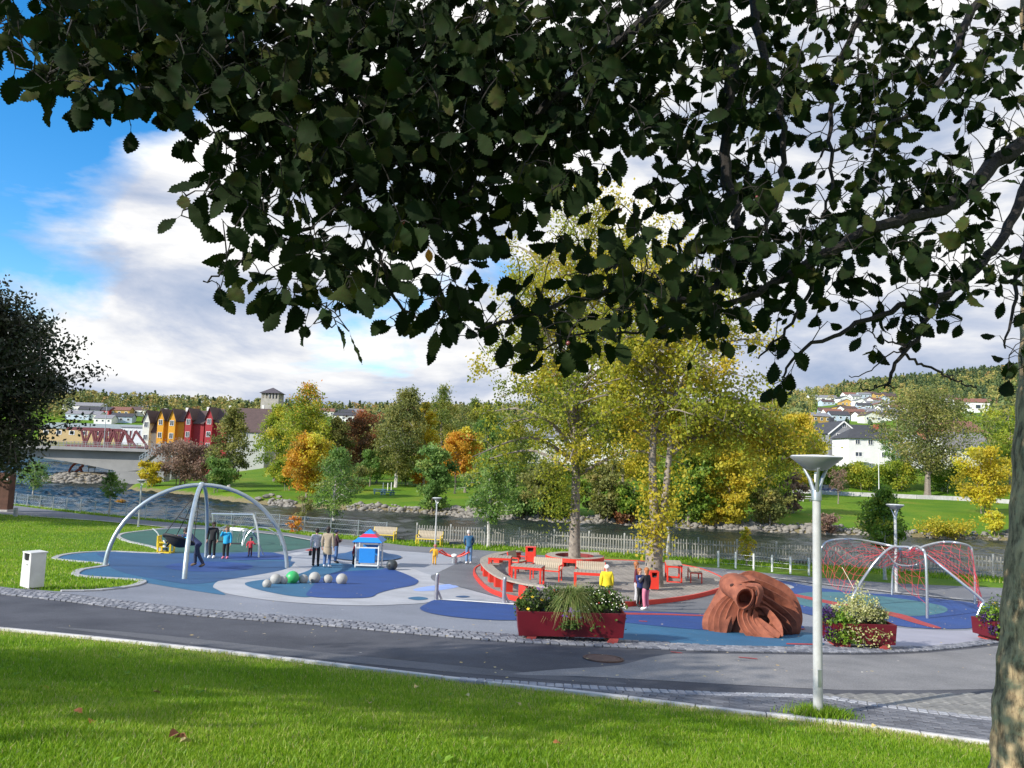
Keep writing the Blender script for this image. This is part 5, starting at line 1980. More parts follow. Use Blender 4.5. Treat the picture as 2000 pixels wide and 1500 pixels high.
def row_house(label, x0, x1, bays, wall, top, eave, nm, gable_left=False):
    pa, pb_ = at_y(x0, top, RY), at_y(x1, top, RY)
    ze = at_y((x0 + x1) / 2, eave, RY).z
    zr = pa.z
    cx = (pa.x + pb_.x) / 2
    w = pb_.x - pa.x
    zb = tz(cx, RY) - 1
    h = thing('row_house', label, 'house', (cx, RY + 5, zb), 0, 'gabled houses behind the bridge')
    d = 10.0
    gable_walls(MB(), w - .06, d, ze - zb, zr - ze - .3, 'x').build('wall', wall, h)
    gable_roof(MB(), w - .8, d, ze - zb, zr - ze, .4, 'x').build('roof', M_RBROWN, h)
    for bx, bw, apex in bays:
        c = at_y(bx, apex, RY)
        ww = bw * KR
        lx = c.x - cx
        z1 = c.z - zb - ww * 1.55
        t = MB()
        t.prism([(lx - ww / 2, 0), (lx + ww / 2, 0), (lx + ww / 2, z1), (lx, c.z - zb - .1), (lx - ww / 2, z1)], -d / 2 - 1.3, 1.0, 'y')
        t.build('gable_bay', wall, h)
        r = MB()
        for s in (-1, 1):
            r.prism([(lx + s * (ww / 2 + .3), z1 - .5), (lx, c.z - zb), (lx, c.z - zb + .28), (lx + s * (ww / 2 + .3), z1 - .22)], -d / 2 - 1.32 - .3, 1.2, 'y')
        r.build('bay_roof', M_RBROWN, h)
        for zz in (z1 - .9, z1 - 4.3, z1 - 7.4):
            win(h, (lx, -d / 2 - 1.32, zz), ww * .62, 1.5)
    n = max(1, int(w / 3.2))
    for i in range(n):
        for zz in (ze - zb - 1.2, ze - zb - 4.2):
            xx = -w / 2 + w * (i + .5) / n
            if all(abs(at_y(bx, apex, RY).x - cx - xx) > bw * KR * .5 + .7 for bx, bw, apex in bays):
                win(h, (xx, -d / 2 - .02, zz), 1.2, 1.4)
    MB().box((w * .2, 1, zr - zb + .5), (.7, .7, 1.6)).build('chimney', wallm('chimney_white', (.7, .68, .66)), h)
    CLEAR.append((cx, RY + 5, w * .8))
    return h


row_house('cream white house with a steep narrow gable at the bridge end of the row', 285, 312, [(292, 13, 803)], wallm('cream', (0.62, 0.62, 0.55)), 804, 842, 'a')
row_house('bright orange house with two pointed bays in the row behind the bridge', 314, 362, [(320, 12, 800), (342, 13, 800)], wallm('orange', (0.62, 0.30, 0.02)), 802, 822, 'b')
row_house('first red house of the row with a pointed bay next to the orange house', 364, 401, [(373.5, 12, 799)], wallm('red', (0.30, 0.025, 0.03)), 801, 826, 'c')
row_house('second red house of the row half hidden behind the slim birch', 403, 447, [(414, 13, 797)], wallm('crimson', (0.32, 0.022, 0.03)), 798, 824, 'd')
row_house('grey house with a huge brown roof behind the birches', 449, 522, [], wallm('grey_green', (0.40, 0.41, 0.38)), 796, 841, 'e')
# stone look-out tower
ty = 262.0
q = at_y(531, 800, ty)
k = ty / FPX
tw_ = thing('lookout_tower', 'square pale stone tower with a dark pyramid roof above the brown roof', 'tower', (q.x, ty, tz(q.x, ty)))
zb = q.z - tz(q.x, ty)
W_ = 34 * k
zt_ = at_y(531, 769, ty).z - tz(q.x, ty)
M_STONE = mat('tower_stone', (0.36, 0.34, 0.30), .9, .2, .8, .3, 5)
MB().box((0, 0, (zt_ - 1.9) / 2), (W_, W_, zt_ - 1.9)).build('shaft', M_STONE, tw_)
for i in range(6):
    for s in (-1, 1):
        MB().box((-W_ / 2 + .25 + i * (W_ - .5) / 5, s * (W_ / 2 - .25), zt_ - .95), (.42, .42, 1.9)).build('pillar', M_STONE, tw_)
for i in range(1, 5):
    for s in (-1, 1):
        MB().box((s * (W_ / 2 - .25), -W_ / 2 + .25 + i * (W_ - .5) / 5, zt_ - .95), (.42, .42, 1.9)).build('pillar', M_STONE, tw_)
za = at_y(531, 757, ty).z - tz(q.x, ty)
MB().add([(-W_ * .6, -W_ * .6, zt_), (W_ * .6, -W_ * .6, zt_), (W_ * .6, W_ * .6, zt_), (-W_ * .6, W_ * .6, zt_), (0, 0, za)], [(3, 2, 1, 0), (0, 1, 4), (1, 2, 4), (2, 3, 4), (3, 0, 4)]).build('roof', roofm('slate', (.075, .065, .075)), tw_)
CLEAR.append((q.x, ty, 9))


def house(name, label, px, base, w, h, d, wall, roof, rise, Y=None, ridge='x', rz=0.0, wins=2, storeys=1, group=None, chim=None, sink=1.5):
    p = ground(px, base) if Y is None else at_y(px, base, Y)
    r = thing(name, label, 'house', (p.x, p.y + d / 2, p.z - sink), rz, group)
    gable_walls(MB(), w, d, h + sink, rise - .25, ridge).build('wall', wall, r)
    gable_roof(MB(), w, d, h + sink, rise, .35, ridge).build('roof', roof, r)
    for s in range(storeys):
        zz = sink + h * (s + .58) / storeys
        for i in range(wins):
            x = -w / 2 + w * (i + .5) / wins
            m_ = MB().box((x, -d / 2 - .03, zz), (w / wins * .42, .12, h / storeys * .42))
            f = m_.build('window', M_WFRAME, r)
            MB().box((x, -d / 2 - .085, zz), (w / wins * .33, .03, h / storeys * .33)).build('pane', M_GLASS, f)
    if chim:
        MB().box((w * .2, d * .1, h + sink + rise + .3), (.7, .7, 1.5)).build('chimney', chim, r)
    CLEAR.append((p.x, p.y + d / 2, max(w, d) * .8))
    return r


WALLS = {'white': (.74, .74, .73), 'cream': (.62, .57, .42), 'ochre': (.48, .30, .08), 'red': (.36, .06, .04), 'pale blue': (.42, .50, .60), 'grey': (.33, .34, .36), 'brown': (.16, .10, .07)}
ROOFS = {'grey': (.20, .20, .22), 'red tiled': (.20, .09, .065), 'brown': (.13, .085, .07), 'black': (.05, .05, .06)}
GH = 'small houses on the far hillsides'


def hill_house(px, base, w, h, wl, rf, where, rz=0.0, ridge='x', rise=2.2):
    base = max(base, float(np.interp(px, RID_U, RID_V)) + 5)
    house('hillside_house', 'small %s house with %s roof %s' % (wl, rf, where), px, base, w, h, 8.0, wallm(wl.replace(' ', '_'), WALLS[wl]), roofm(rf.replace(' ', '_'), ROOFS[rf]), rise, rz=rz, ridge=ridge, wins=3, group=GH, sink=3)
    CLEAR[-1] = (*CLEAR[-1][:2], 13)


for a in [
    (158, 802, 26, 3.5, 'white', 'grey', 'top left above the bridge', 0),
    (170, 812, 13, 4, 'white', 'black', 'second from left above the bridge', .2),
    (150, 819, 15, 3.5, 'pale blue', 'grey', 'half behind the dark tree above the bridge', 0),
    (176, 820, 12, 3.5, 'cream', 'grey', 'low on the left hillside above the truss bridge', 0),
    (200, 813, 11, 4, 'red', 'black', 'in the middle of the left hillside', -.2),
    (231, 814, 13, 4.5, 'ochre', 'red tiled', 'right of the middle of the left hillside', .1),
    (266, 812, 13, 4, 'white', 'brown', 'left of the cream gable', -.1),
    (234, 826, 13, 4, 'pale blue', 'black', 'low above the long grey roof', .15),
    (200, 828, 11, 3.5, 'white', 'grey', 'just above the long grey roof', 0),
    (636, 803, 12, 4, 'cream', 'red tiled', 'right of the tall birch on the skyline', .1),
    (668, 808, 15, 3.5, 'grey', 'black', 'right of the tall birch under the skyline', 0),
    (692, 809, 11, 4, 'white', 'grey', 'above the red tree', .2),
    (672, 823, 16, 4, 'white', 'black', 'low above the red tree', -.1),
    (790, 808, 18, 5, 'white', 'red tiled', 'between the grey birch and golden tree', .1),
    (1608, 777, 26, 4, 'white', 'grey', 'long on the ridge behind the lamp head', .0),
    (1664, 770, 14, 4, 'white', 'red tiled', 'highest on the right hillside', .1),
    (1912, 806, 24, 6, 'white', 'red tiled', 'alone among trees right of the wide olive tree', -.1),
]:
    hill_house(*a[:7], rz=a[7])
rngh = np.random.default_rng(21)
wl_, rf_ = list(WALLS), list(ROOFS)
used = set()
row = {0: 'near the top of the right hillside', 1: 'in the upper middle of the right hillside', 2: 'in the middle of the right hillside', 3: 'low on the right hillside'}
spots_h = [(1618, 792), (1650, 786), (1655, 795), (1672, 782), (1690, 778), (1704, 776), (1722, 780), (1738, 777), (1700, 787), (1682, 793), (1713, 791), (1729, 789), (1740, 784), (1708, 800), (1692, 803), (1722, 801), (1736, 798), (1748, 800), (1660, 808), (1646, 804), (1690, 812), (1702, 815), (1735, 809), (1745, 812), (1720, 820), (1736, 822), (1752, 820), (1705, 826), (1690, 822), (1630, 816), (1642, 822), (1615, 812), (1820, 790), (1838, 794), (1860, 788), (1602, 826), (1758, 808), (1675, 818)]
for i, (x, y) in enumerate(spots_h):
    rw_ = 0 if y < 783 else 1 if y < 796 else 2 if y < 812 else 3
    for _ in range(60):
        w_ = rngh.choice(wl_, p=[.50, .16, .07, .03, .08, .1, .06])
        r_ = rngh.choice(rf_, p=[.42, .12, .26, .2])
        if (w_, r_, rw_) not in used:
            break
    used.add((w_, r_, rw_))
    hill_house(x, y, rngh.uniform(8, 12), rngh.uniform(3, 4.2), str(w_), str(r_), row[rw_], rngh.uniform(-.3, .3), rngh.choice(['x', 'x', 'y']), rngh.uniform(1.6, 2.4))

# long grey roofed hall and dark glazed block behind the truss bridge
house('long_hall', 'long low tan hall with a pale grey roof behind the red truss bridge', 190, 858, 46, 3.9, 14, wallm('tan', (.46, .34, .16)), roofm('pale_grey', (.22, .26, .26)), 2.2, Y=300, wins=9)
house('office_block', 'low office block with a band of dark windows left of the row houses', 263, 860, 10, 4.5, 8, wallm('office', (.6, .62, .64)), roofm('flat_grey', (.25, .26, .28)), .5, Y=265, wins=7)

# -- white and grey houses on the right
p = at_y(1700, 915, 166)
wh = thing('white_house', 'white two storey house with a dark hipped roof above the far road', 'house', (p.x, 166 + 4.2, p.z - .3))
k = 166 / FPX
W_, Hh, D_ = 84 * k, (915 - 857) * k + .3, 8.4
M_WALLW = wallm('house_white', (.70, .70, .69))
MB().box((0, 0, Hh / 2 + .55), (W_, D_, Hh - 1.1)).build('wall', M_WALLW, wh)
MB().box((0, 0, .55 - 1.0), (W_ + .06, D_ + .06, 3.1)).build('foundation', wallm('plinth', (.62, .62, .62)), wh)
e_ = .5
z0, z1 = Hh, Hh + 2.3
M_RBLK = roofm('charcoal', (.045, .047, .055))
MB().add([(-W_ / 2 - e_, -D_ / 2 - e_, z0), (W_ / 2 + e_, -D_ / 2 - e_, z0), (W_ / 2 + e_, D_ / 2 + e_, z0), (-W_ / 2 - e_, D_ / 2 + e_, z0), (-W_ * .24, 0, z1), (W_ * .42, 0, z1)], [(3, 2, 1, 0), (0, 1, 5, 4), (1, 2, 5), (2, 3, 4, 5), (3, 0, 4)]).build('roof', M_RBLK, wh)
fy = -D_ / 2 - .02
for (x, y, w_, h_) in ((1675, 863, 10, 10), (1700, 864, 10, 11), (1725, 864, 10, 11), (1677, 887, 15, 10), (1726, 888, 9, 10)):
    q = at_y(x, y, 166)
    win(wh, (q.x - p.x, fy, q.z - p.z + .3), w_ * k, h_ * k)
for (x, y, w_, h_) in ((1702, 906, 9, 3), (1727, 907, 9, 3)):
    q = at_y(x, y, 166)
    win(wh, (q.x - p.x, fy - .04, q.z - p.z + .3), w_ * k, h_ * k, bars=False)
q = at_y(1679, 899, 166)
MB().box((q.x - p.x, fy - .8, q.z - p.z), (3.2, 1.6, .15)).box((q.x - p.x, fy - 1.58, q.z - p.z + .5), (3.2, .06, .8)).build('balcony', wallm('balcony', (.7, .7, .7)), wh)
MB().box((W_ * .36, 0, z1 + .3), (.9, .9, 1.5)).build('chimney', wallm('red_brick', (.36, .09, .05)), wh)
MB().box((W_ * .22, -1.0, z1 - .5), (1.0, .8, 1.3)).build('dormer', M_RBLK, wh)
CLEAR.append((p.x, 170, 12))
p = at_y(1648, 905, 178)
k = 178 / FPX
gh = thing('grey_house', 'grey gabled house with white trim and a dark roof left of the white house', 'house', (p.x, 178 + 7, p.z))
W_ = 56 * k
ze, zr = at_y(1648, 846, 178).z - p.z, at_y(1648, 823, 178).z - p.z
gable_walls(MB(), W_, 14, ze, zr - ze - .25, 'y', -2).build('wall', wallm('house_grey', (.23, .235, .25)), gh)
gable_roof(MB(), W_, 14, ze, zr - ze, .35, 'y').build('roof', M_RBLK, gh)
b = MB()
for s in (-1, 1):
    b.bar((s * (W_ / 2 + .4), -7.4, ze - .42), (0, -7.4, zr - .02), .14, .28)
b.build('barge_board', M_WFRAME, gh)
for (x, y, w_, h_) in ((1649, 831, 8, 8), (1638, 852, 9, 11)):
    q = at_y(x, y, 178)
    win(gh, (q.x - p.x, -7.02, q.z - p.z), w_ * k, h_ * k)
MB().box((1.0, 2.0, zr + .5), (1, 1, 1.8)).build('chimney', wallm('black_flue', (.05, .05, .06)), gh)
# main roof running right from the gable
MB().prism([(-4, ze - .6), (0, zr - .3), (4, ze - .6)], 3.1, 11.5, 'x').build('wing_roof', M_RBLK, gh)
MB().box((7.0, 0, ze / 2 - 1.4), (8.2, 7.0, ze + 1.3)).build('wing', wallm('house_grey', (.23, .235, .25)), gh)
CLEAR.append((p.x + 2, 185, 14))
house('pale_house', 'pale grey house half hidden behind the wide olive tree', 1775, 912, 8.5, 5.5, 8, wallm('pale', (.52, .54, .55)), roofm('grey', ROOFS['grey']), 2.6, Y=170, ridge='y', storeys=2, wins=2)
house('red_roofed_house', 'house with an orange red roof behind the grey roof at right', 1880, 872, 11, 3.4, 9, wallm('brick_orange', (.30, .13, .07)), roofm('red_tiled', ROOFS['red tiled']), 2.6, Y=176, chim=wallm('black_flue', (.05, .05, .06)), rz=.2)
house('grey_roofed_house', 'low pale house with a wide grey roof left of the golden bush', 1893, 904, 9.6, 3.0, 8, wallm('pale_cream', (.60, .60, .54)), roofm('weathered_grey', (.17, .165, .165)), 3.4, Y=160, wins=3, chim=wallm('black_flue', (.05, .05, .06)))
house('cream_block', 'long cream block showing through the leaves left of the thick trunk', 1045, 893, 17, 5, 9, wallm('cream', WALLS['cream']), roofm('grey', ROOFS['grey']), 2.6, Y=175, wins=5, storeys=2)
house('white_block', 'white house showing between the two tall trees', 1192, 896, 9, 5, 8, wallm('house_white', (.70, .70, .69)), roofm('black', ROOFS['black']), 2.0, Y=170, wins=3, storeys=2)
house('yellow_block', 'pale yellow block glimpsed through the branches right of the forked tree', 1470, 890, 20, 5.2, 9, wallm('pale_yellow', (.66, .60, .36)), roofm('brown', ROOFS['brown']), 2.4, Y=165, wins=6, storeys=2)

# -- woods
HP = [(0.055, 0.092, 0.045), (0.105, 0.150, 0.055), (0.18, 0.215, 0.07), (0.28, 0.27, 0.075), (0.36, 0.30, 0.09), (0.36, 0.21, 0.09)]
woods('hillside_woods', 'mixed green and amber wood covering the hill at left', 2900, (-120, 760), (235, 690), (6, 10.5), 3, HP, ([-120, 200, 500, 760], [.15, .15, .2, .2]))
woods('hillside_woods', 'green and yellow wood on the low hill in the middle', 2400, (740, 1520), (190, 700), (6, 11), 4, HP, ([740, 1500], [.3, .3]))
woods('hillside_woods', 'spruce topped wood covering the long hill at right', 2600, (1500, 2250), (240, 1010), (6, 11), 5, HP, ([1500, 1750, 1800, 2250], [.15, .3, .45, .5]))
woods('hillside_woods', 'dark band of spruces along the ridge of the right hill', 900, (1650, 2250), (880, 1030), (7, 12), 6, HP[:4], ([1650, 2250], [.9, .9]))
woods('riverside_woods', 'mass of small town trees behind the park on the far bank', 420, (560, 1600), (150, 240), (5, 9), 8, HP, ([500, 1600], [.0, .0]))

# -- far bank: road barrier, car, furniture, rocks
BAR = [(1545, 962), (1600, 965), (1660, 968.5), (1720, 971), (1780, 974), (1840, 976), (1900, 979), (1960, 983), (2040, 988)]
gb = [ground(*p) for p in BAR]
bar = thing('roadside_barrier', 'low pale concrete barrier along the far road at right', 'barrier', gb[0])
ln = Line([(p.x, p.y) for p in gb])
s = 0
while s + 2.9 < ln.len:
    a, b_ = ln.at(s)[0], ln.at(s + 2.86)[0]
    a.z, b_.z = tz(a.x, a.y) + .3, tz(b_.x, b_.y) + .3
    MB().bar(a, b_, .22, .75).build('barrier_block', M_CONC, bar, off=bar.location)
    s += 2.9
lowr = [(p.x, p.y) for p in gb]
struct(drape('far_road', [(x, y + .5) for x, y in lowr] + [(x, y + 6.0) for x, y in reversed(lowr)], .05, M_PATH, 2.0))
c = ln.at(7.2)[0]
c = Vector((c.x, c.y + 3.2, tz(c.x, c.y + 3.2) + .06))
car = thing('parked_car', 'dark blue car on the far road behind the lamp post', 'car', c, math.radians(-4))
M_CAR = mat('car_paint', (.03, .045, .10), .3, .05, 1, coat=.6)
M_TYRE = mat('tyre', (.02, .02, .02), .9)
MB().prism([(-2.15, .35), (-2.2, .75), (-1.95, .92), (-.95, 1.0), (.95, 1.02), (1.75, .88), (2.15, .72), (2.2, .4), (1.9, .25), (-1.9, .25)], -.85, .85).build('body', M_CAR, car, bevel=.08)
MB().prism([(-1.75, .95), (-1.2, 1.42), (.35, 1.45), (1.1, .98)], -.76, .76).build('cabin', M_GLASS, car)
MB().prism([(-1.22, 1.40), (-1.1, 1.48), (.3, 1.5), (.42, 1.41)], -.74, .74).build('roof', M_CAR, car)
for x in (-1.35, 1.35):
    for y in (-.82, .82):
        b = MB()
        b.tube([(x, y - .1, .32), (x, y + .1, .32)], .32, 16)
        w_ = b.build('wheel', M_TYRE, car)
        MB().tube([(x, y - .115, .32), (x, y + .115, .32)], .19, 12).build('rim', M_GALV, w_)
for y in (-.6, .6):
    MB().box((2.16, y, .68), (.08, .3, .14)).build('headlight', M_WFRAME, car)
p = ground(1575, 979)
t = thing('white_picnic_bench', 'pale picnic bench on the far lawn at right', 'bench', p)
M_PALE = mat('pale_wood', (.55, .54, .50), .8)
MB().box((0, 0, .74), (1.9, .75, .07)).build('table_top', M_PALE, t)
for y in (-.7, .7):
    MB().box((0, y, .44), (1.9, .28, .06)).build('seat', M_PALE, t)
for x in (-.75, .75):
    MB().box((x, 0, .37), (.1, 1.5, .1)).box((x, -.3, .35), (.1, .1, .72)).box((x, .3, .35), (.1, .1, .72)).box((x, -.68, .2), (.1, .1, .42)).box((x, .68, .2), (.1, .1, .42)).build('leg_frame', M_PALE, t)
for (x, y, lab, rz) in ((741, 965, 'blue picnic table on the far lawn, the left one of the pair', .1), (757, 967, 'blue picnic table on the far lawn, the right one of the pair', -.3)):
    c = copy_tree(t)
    c.location = ground(x, y)
    c.rotation_euler = (0, 0, rz)
    c.name = 'blue_picnic_table'
    c['label'] = lab
    c['category'] = 'picnic table'
    c['group'] = 'picnic tables on the far lawn'
    for ch in c.children:
        ch.data = ch.data.copy()
        ch.data.materials.clear()
        ch.data.materials.append(mat('blue_wood', (.05, .13, .20), .7))
q0, q1 = ground(1717, 974), None
fp = thing('flag_pole', 'thin white pole in front of the white house', 'pole', q0)
k = q0.y / FPX
MB().tube([(0, 0, -.1), (0, 0, 86 * k)], [.07, .04], 8).build('mast', M_WHITE, fp)
MB().ball((0, 0, 86 * k + .06), .1, 8, 6).build('knob', M_WHITE, fp)
for i, (x, y, h_) in enumerate(((748, 962, 1.3), (757, 963, 1.3), (764, 963, 1.4))):
    pst = thing('tree_stake', ('white stake left of the blue picnic tables', 'white stake between the two blue picnic tables', 'white stake right of the blue picnic tables')[i], 'stake', ground(x, y - 4), 0, 'white stakes by the picnic tables')
    MB().tube([(0, 0, -.1), (0, 0, h_)], .07, 6).build('stake', M_WHITE, pst)


# rocks
def rock_arrays(n, rng, jag=.28):
    ph = (1 + 5 ** .5) / 2
    V = np.array([(-1, ph, 0), (1, ph, 0), (-1, -ph, 0), (1, -ph, 0), (0, -1, ph), (0, 1, ph), (0, -1, -ph), (0, 1, -ph), (ph, 0, -1), (ph, 0, 1), (-ph, 0, -1), (-ph, 0, 1)], float)
    V /= np.linalg.norm(V[0])
    F = np.array([(0, 11, 5), (0, 5, 1), (0, 1, 7), (0, 7, 10), (0, 10, 11), (1, 5, 9), (5, 11, 4), (11, 10, 2), (10, 7, 6), (7, 1, 8), (3, 9, 4), (3, 4, 2), (3, 2, 6), (3, 6, 8), (3, 8, 9), (4, 9, 5), (2, 4, 11), (6, 2, 10), (8, 6, 7), (9, 8, 1)])
    return V[None] * (1 + rng.uniform(-jag, jag, (n, 12, 1))), F


M_ROCK = mat('bank_rock', (.21, .195, .17), .95, .3, 1.6, .5, 12)
M_ROCKD = mat('dark_bank_rock', (.14, .13, .115), .95, .3, 1.6, .5, 12)


def rocks(name, label, x, y, sc, m, seed, zoff=0.0, parent=None):
    rng = np.random.default_rng(seed)
    n = len(x)
    V, F = rock_arrays(n, rng)
    s = sc[:, None, None] * rng.uniform(.65, 1.25, (n, 1, 3)) * np.array([1.2, 1, .75])
    V = V * s
    z = terrain(x, y) + zoff
    V += np.stack([x, y, z + sc * .15], -1)[:, None, :]
    FF = (F[None] + np.arange(n)[:, None, None] * 12).reshape(-1, 3)
    o = link(name, np_mesh(name, V.reshape(-1, 3), FF), parent, m)
    return stuff(o, label, 'rocks')


rr = np.random.default_rng(9)
u = np.concatenate([rr.uniform(690, 1650, 1500), rr.uniform(535, 590, 130), rr.uniform(880, 1000, 160), rr.uniform(1560, 2000, 260)])
X_ = np.interp(u, [260, 400, 500, 640, 800, 1000, 1180, 1400, 1600, 1950, 2100], [-64.7, -47.6, -35.6, -24.5, -13.6, 0, 11, 23.9, 35, 54, 62])
s_ = rr.normal(.1, .75, len(X_)) + (u > 1350) * .6
Y_ = far_y(X_) + s_
rocks('bank_stones', 'grey and tan stones along the waterline of the far bank', X_, Y_, rr.uniform(.10, .34, len(X_)) * np.where(rr.random(len(X_)) < .06, 1.9, 1), M_ROCK, 12)
# near bank stones
X_ = rr.uniform(-50, 32, 700)
Y_ = fence_y(X_) + 2.8 + rr.normal(0, .9, 700)
rocks('near_bank_stones', 'stones on the near bank behind the fence', X_, Y_, rr.uniform(.15, .4, 700), M_ROCKD, 13)
for i, (x, y, s) in enumerate(((519, 973, .9), (531, 969, .7), (505, 977, .8), (546, 972, .6), (890, 997, 1.1), (902, 1000, .8), (915, 1001, .7), (1500, 1034, .7))):
    p = ground(x, y)
    V, F = rock_arrays(1, np.random.default_rng(40 + i))
    me = bpy.data.meshes.new('boulder')
    me.from_pydata([tuple(v * np.array([1.25, 1, .7]) * s * .55) for v in V[0]], [], [tuple(f) for f in F])
    o = link('boulder', me, None, M_ROCK)
    o.location = p + Vector((0, 0, s * .25))
    lab = {0: 'largest pale boulder on the far bank left of the orange maple', 1: 'pale boulder next to the orange maple on the bank', 2: 'boulder at the water left of the largest pale boulder', 3: 'small boulder right beneath the orange maple', 4: 'big boulder on the bank right of the willow bush', 5: 'middle boulder of the heap right of the willow bush', 6: 'right boulder of the heap right of the willow bush', 7: 'single boulder on the stony bank below the amber tree'}[i]
    tag(o, lab, 'boulder', 'boulders on the far bank')

# stony headland with a rust red sculpture beyond the bridge
hc_ = at_y(172, 938, 150)
hx, hy = hc_.x, 151.0
NU, NV = 30, 14
vs, fs = [], []
for j in range(NV + 1):
    for i in range(NU):
        a = 2 * PI * i / NU
        f = j / NV
        rx, ry = 9.5 * f, 7.5 * f
        z = 2.0 * (1 - f ** 2.2) - .5 * (f > .95)
        vs.append((hx + rx * math.cos(a) * (1 + .1 * math.sin(3 * a)), hy + ry * math.sin(a), z))
for j in range(NV):
    for i in range(NU):
        a, b_ = j * NU + i, j * NU + (i + 1) % NU
        fs.append((a, b_, b_ + NU, a + NU))
me = bpy.data.meshes.new('headland')
me.from_pydata(vs, [], fs)
for p_ in me.polygons:
    p_.use_smooth = True
struct(link('headland', me, None, mat('headland_soil', (.24, .20, .13), .95, .3, .8, .4, 6)))
n = 520
a = rr.uniform(0, 2 * PI, n)
f = np.sqrt(rr.uniform(.25, 1.05, n))
x, y = hx + 9.5 * f * np.cos(a) * (1 + .1 * np.sin(3 * a)), hy + 7.5 * f * np.sin(a)
rocks('headland_rocks', 'tumbled pale rocks of the headland under the bridge', x, y, rr.uniform(.25, .6, n), M_ROCK, 15, zoff=2.0 * (1 - f ** 2.2) - terrain(x, y))
q = at_y(150, 921, 151)
sc_ = thing('river_sculpture', 'rust red bent sculpture standing on the stony headland', 'sculpture', (q.x, 151, q.z - .2))
M_RSC = mat('rust_red', (.26, .06, .035), .8, .2)
MB().tube(spline([(-1.6, 0, 0), (-1.1, 0, 1.1), (-.2, 0, 1.9), (.7, 0, 1.9), (1.1, 0, 1.3), (.5, 0, .9), (1.2, 0, 0)], 4), .22, 8).build('bent_arm', M_RSC, sc_, True)
MB().tube(spline([(-.4, 0, 0), (.2, .1, .5), (.9, 0, .7)], 4), .25, 8).build('base', M_RSC, sc_, True)
q = at_y(179, 918, 151)
sg = thing('info_board', 'small dark board on the stony headland', 'board', (q.x, 151, q.z - .3))
MB().box((0, 0, .9), (1.6, .1, .5)).build('panel', M_BDARK, sg)
for x in (-.6, .6):
    MB().box((x, 0, .3), (.1, .1, .9)).build('leg', M_BDARK, sg)
# stairs from the bridge down to the park
q0, q1 = at_y(318, 873, 140), at_y(277, 902, 140)
stt = thing('bridge_stairs', 'concrete stairs with steel railing from the bridge down to the park', 'stairs', (q1.x, 140, 0))
n = 14
b = MB()
for i in range(n):
    f = (i + .5) / n
    x = (q0.x - q1.x) * f
    z = q1.z + (q0.z - q1.z) * f
    b.box((x, 0, z - .35), ((q0.x - q1.x) / n + .02, 2.0, .7))
b.build('flight', M_BCONC, stt)
MB().box((q0.x - q1.x + .4, 0, q0.z / 2 - .8), (1.5, 2.4, q0.z)).build('pillar', M_BCONC, stt)
b = MB()
for yy in (-1, 1):
    b.bar((0, yy, q1.z + 1.0), (q0.x - q1.x, yy, q0.z + 1.0), .06)
    b.bar((0, yy, q1.z + .5), (q0.x - q1.x, yy, q0.z + .5), .05)
    for i in range(8):
        f = i / 7
        b.box(((q0.x - q1.x) * f, yy, q1.z + (q0.z - q1.z) * f + .45), (.06, .06, 1.1))
b.build('railing', M_GALV, stt)
# ------------------------------------------------------------------ playground furniture
def red_paint(n, c):
    return mat(n, c, .42, .06, 3, .05, 30, spec=.5)


M_RED = red_paint('red_lacquer', (0.62, 0.035, 0.018))
M_WINE = mat('wine_red_steel', (0.105, 0.0035, 0.010), .45, .12, 2.5, .08, 30)
M_YEL = mat('yellow_lacquer', (0.70, 0.50, 0.02), .45, .06, 3)
M_WOOD = mat('weathered_wood', (0.40, 0.34, 0.25), .85, .25, 7, .35, 40)
M_WOODG = mat('grey_wood', (0.33, 0.29, 0.24), .85, .25, 7, .35, 40)
M_STEEL = mat('brushed_steel', (0.55, 0.58, 0.60), .32, .08, 8, metal=.85)
M_ARCH = mat('arch_galvanised', (0.44, 0.50, 0.53), .42, .10, 3, .05, 20, metal=.6)
M_BLACK = mat('black_rubber', (0.018, 0.018, 0.02), .7, .2)
M_BINW = mat('bin_pale_steel', (0.60, 0.60, 0.575), .5, .14, 3)
M_ROPE_R = mat('red_rope', (0.55, 0.05, 0.07), .8, .1)


def V3(*a):
    return Vector(a)


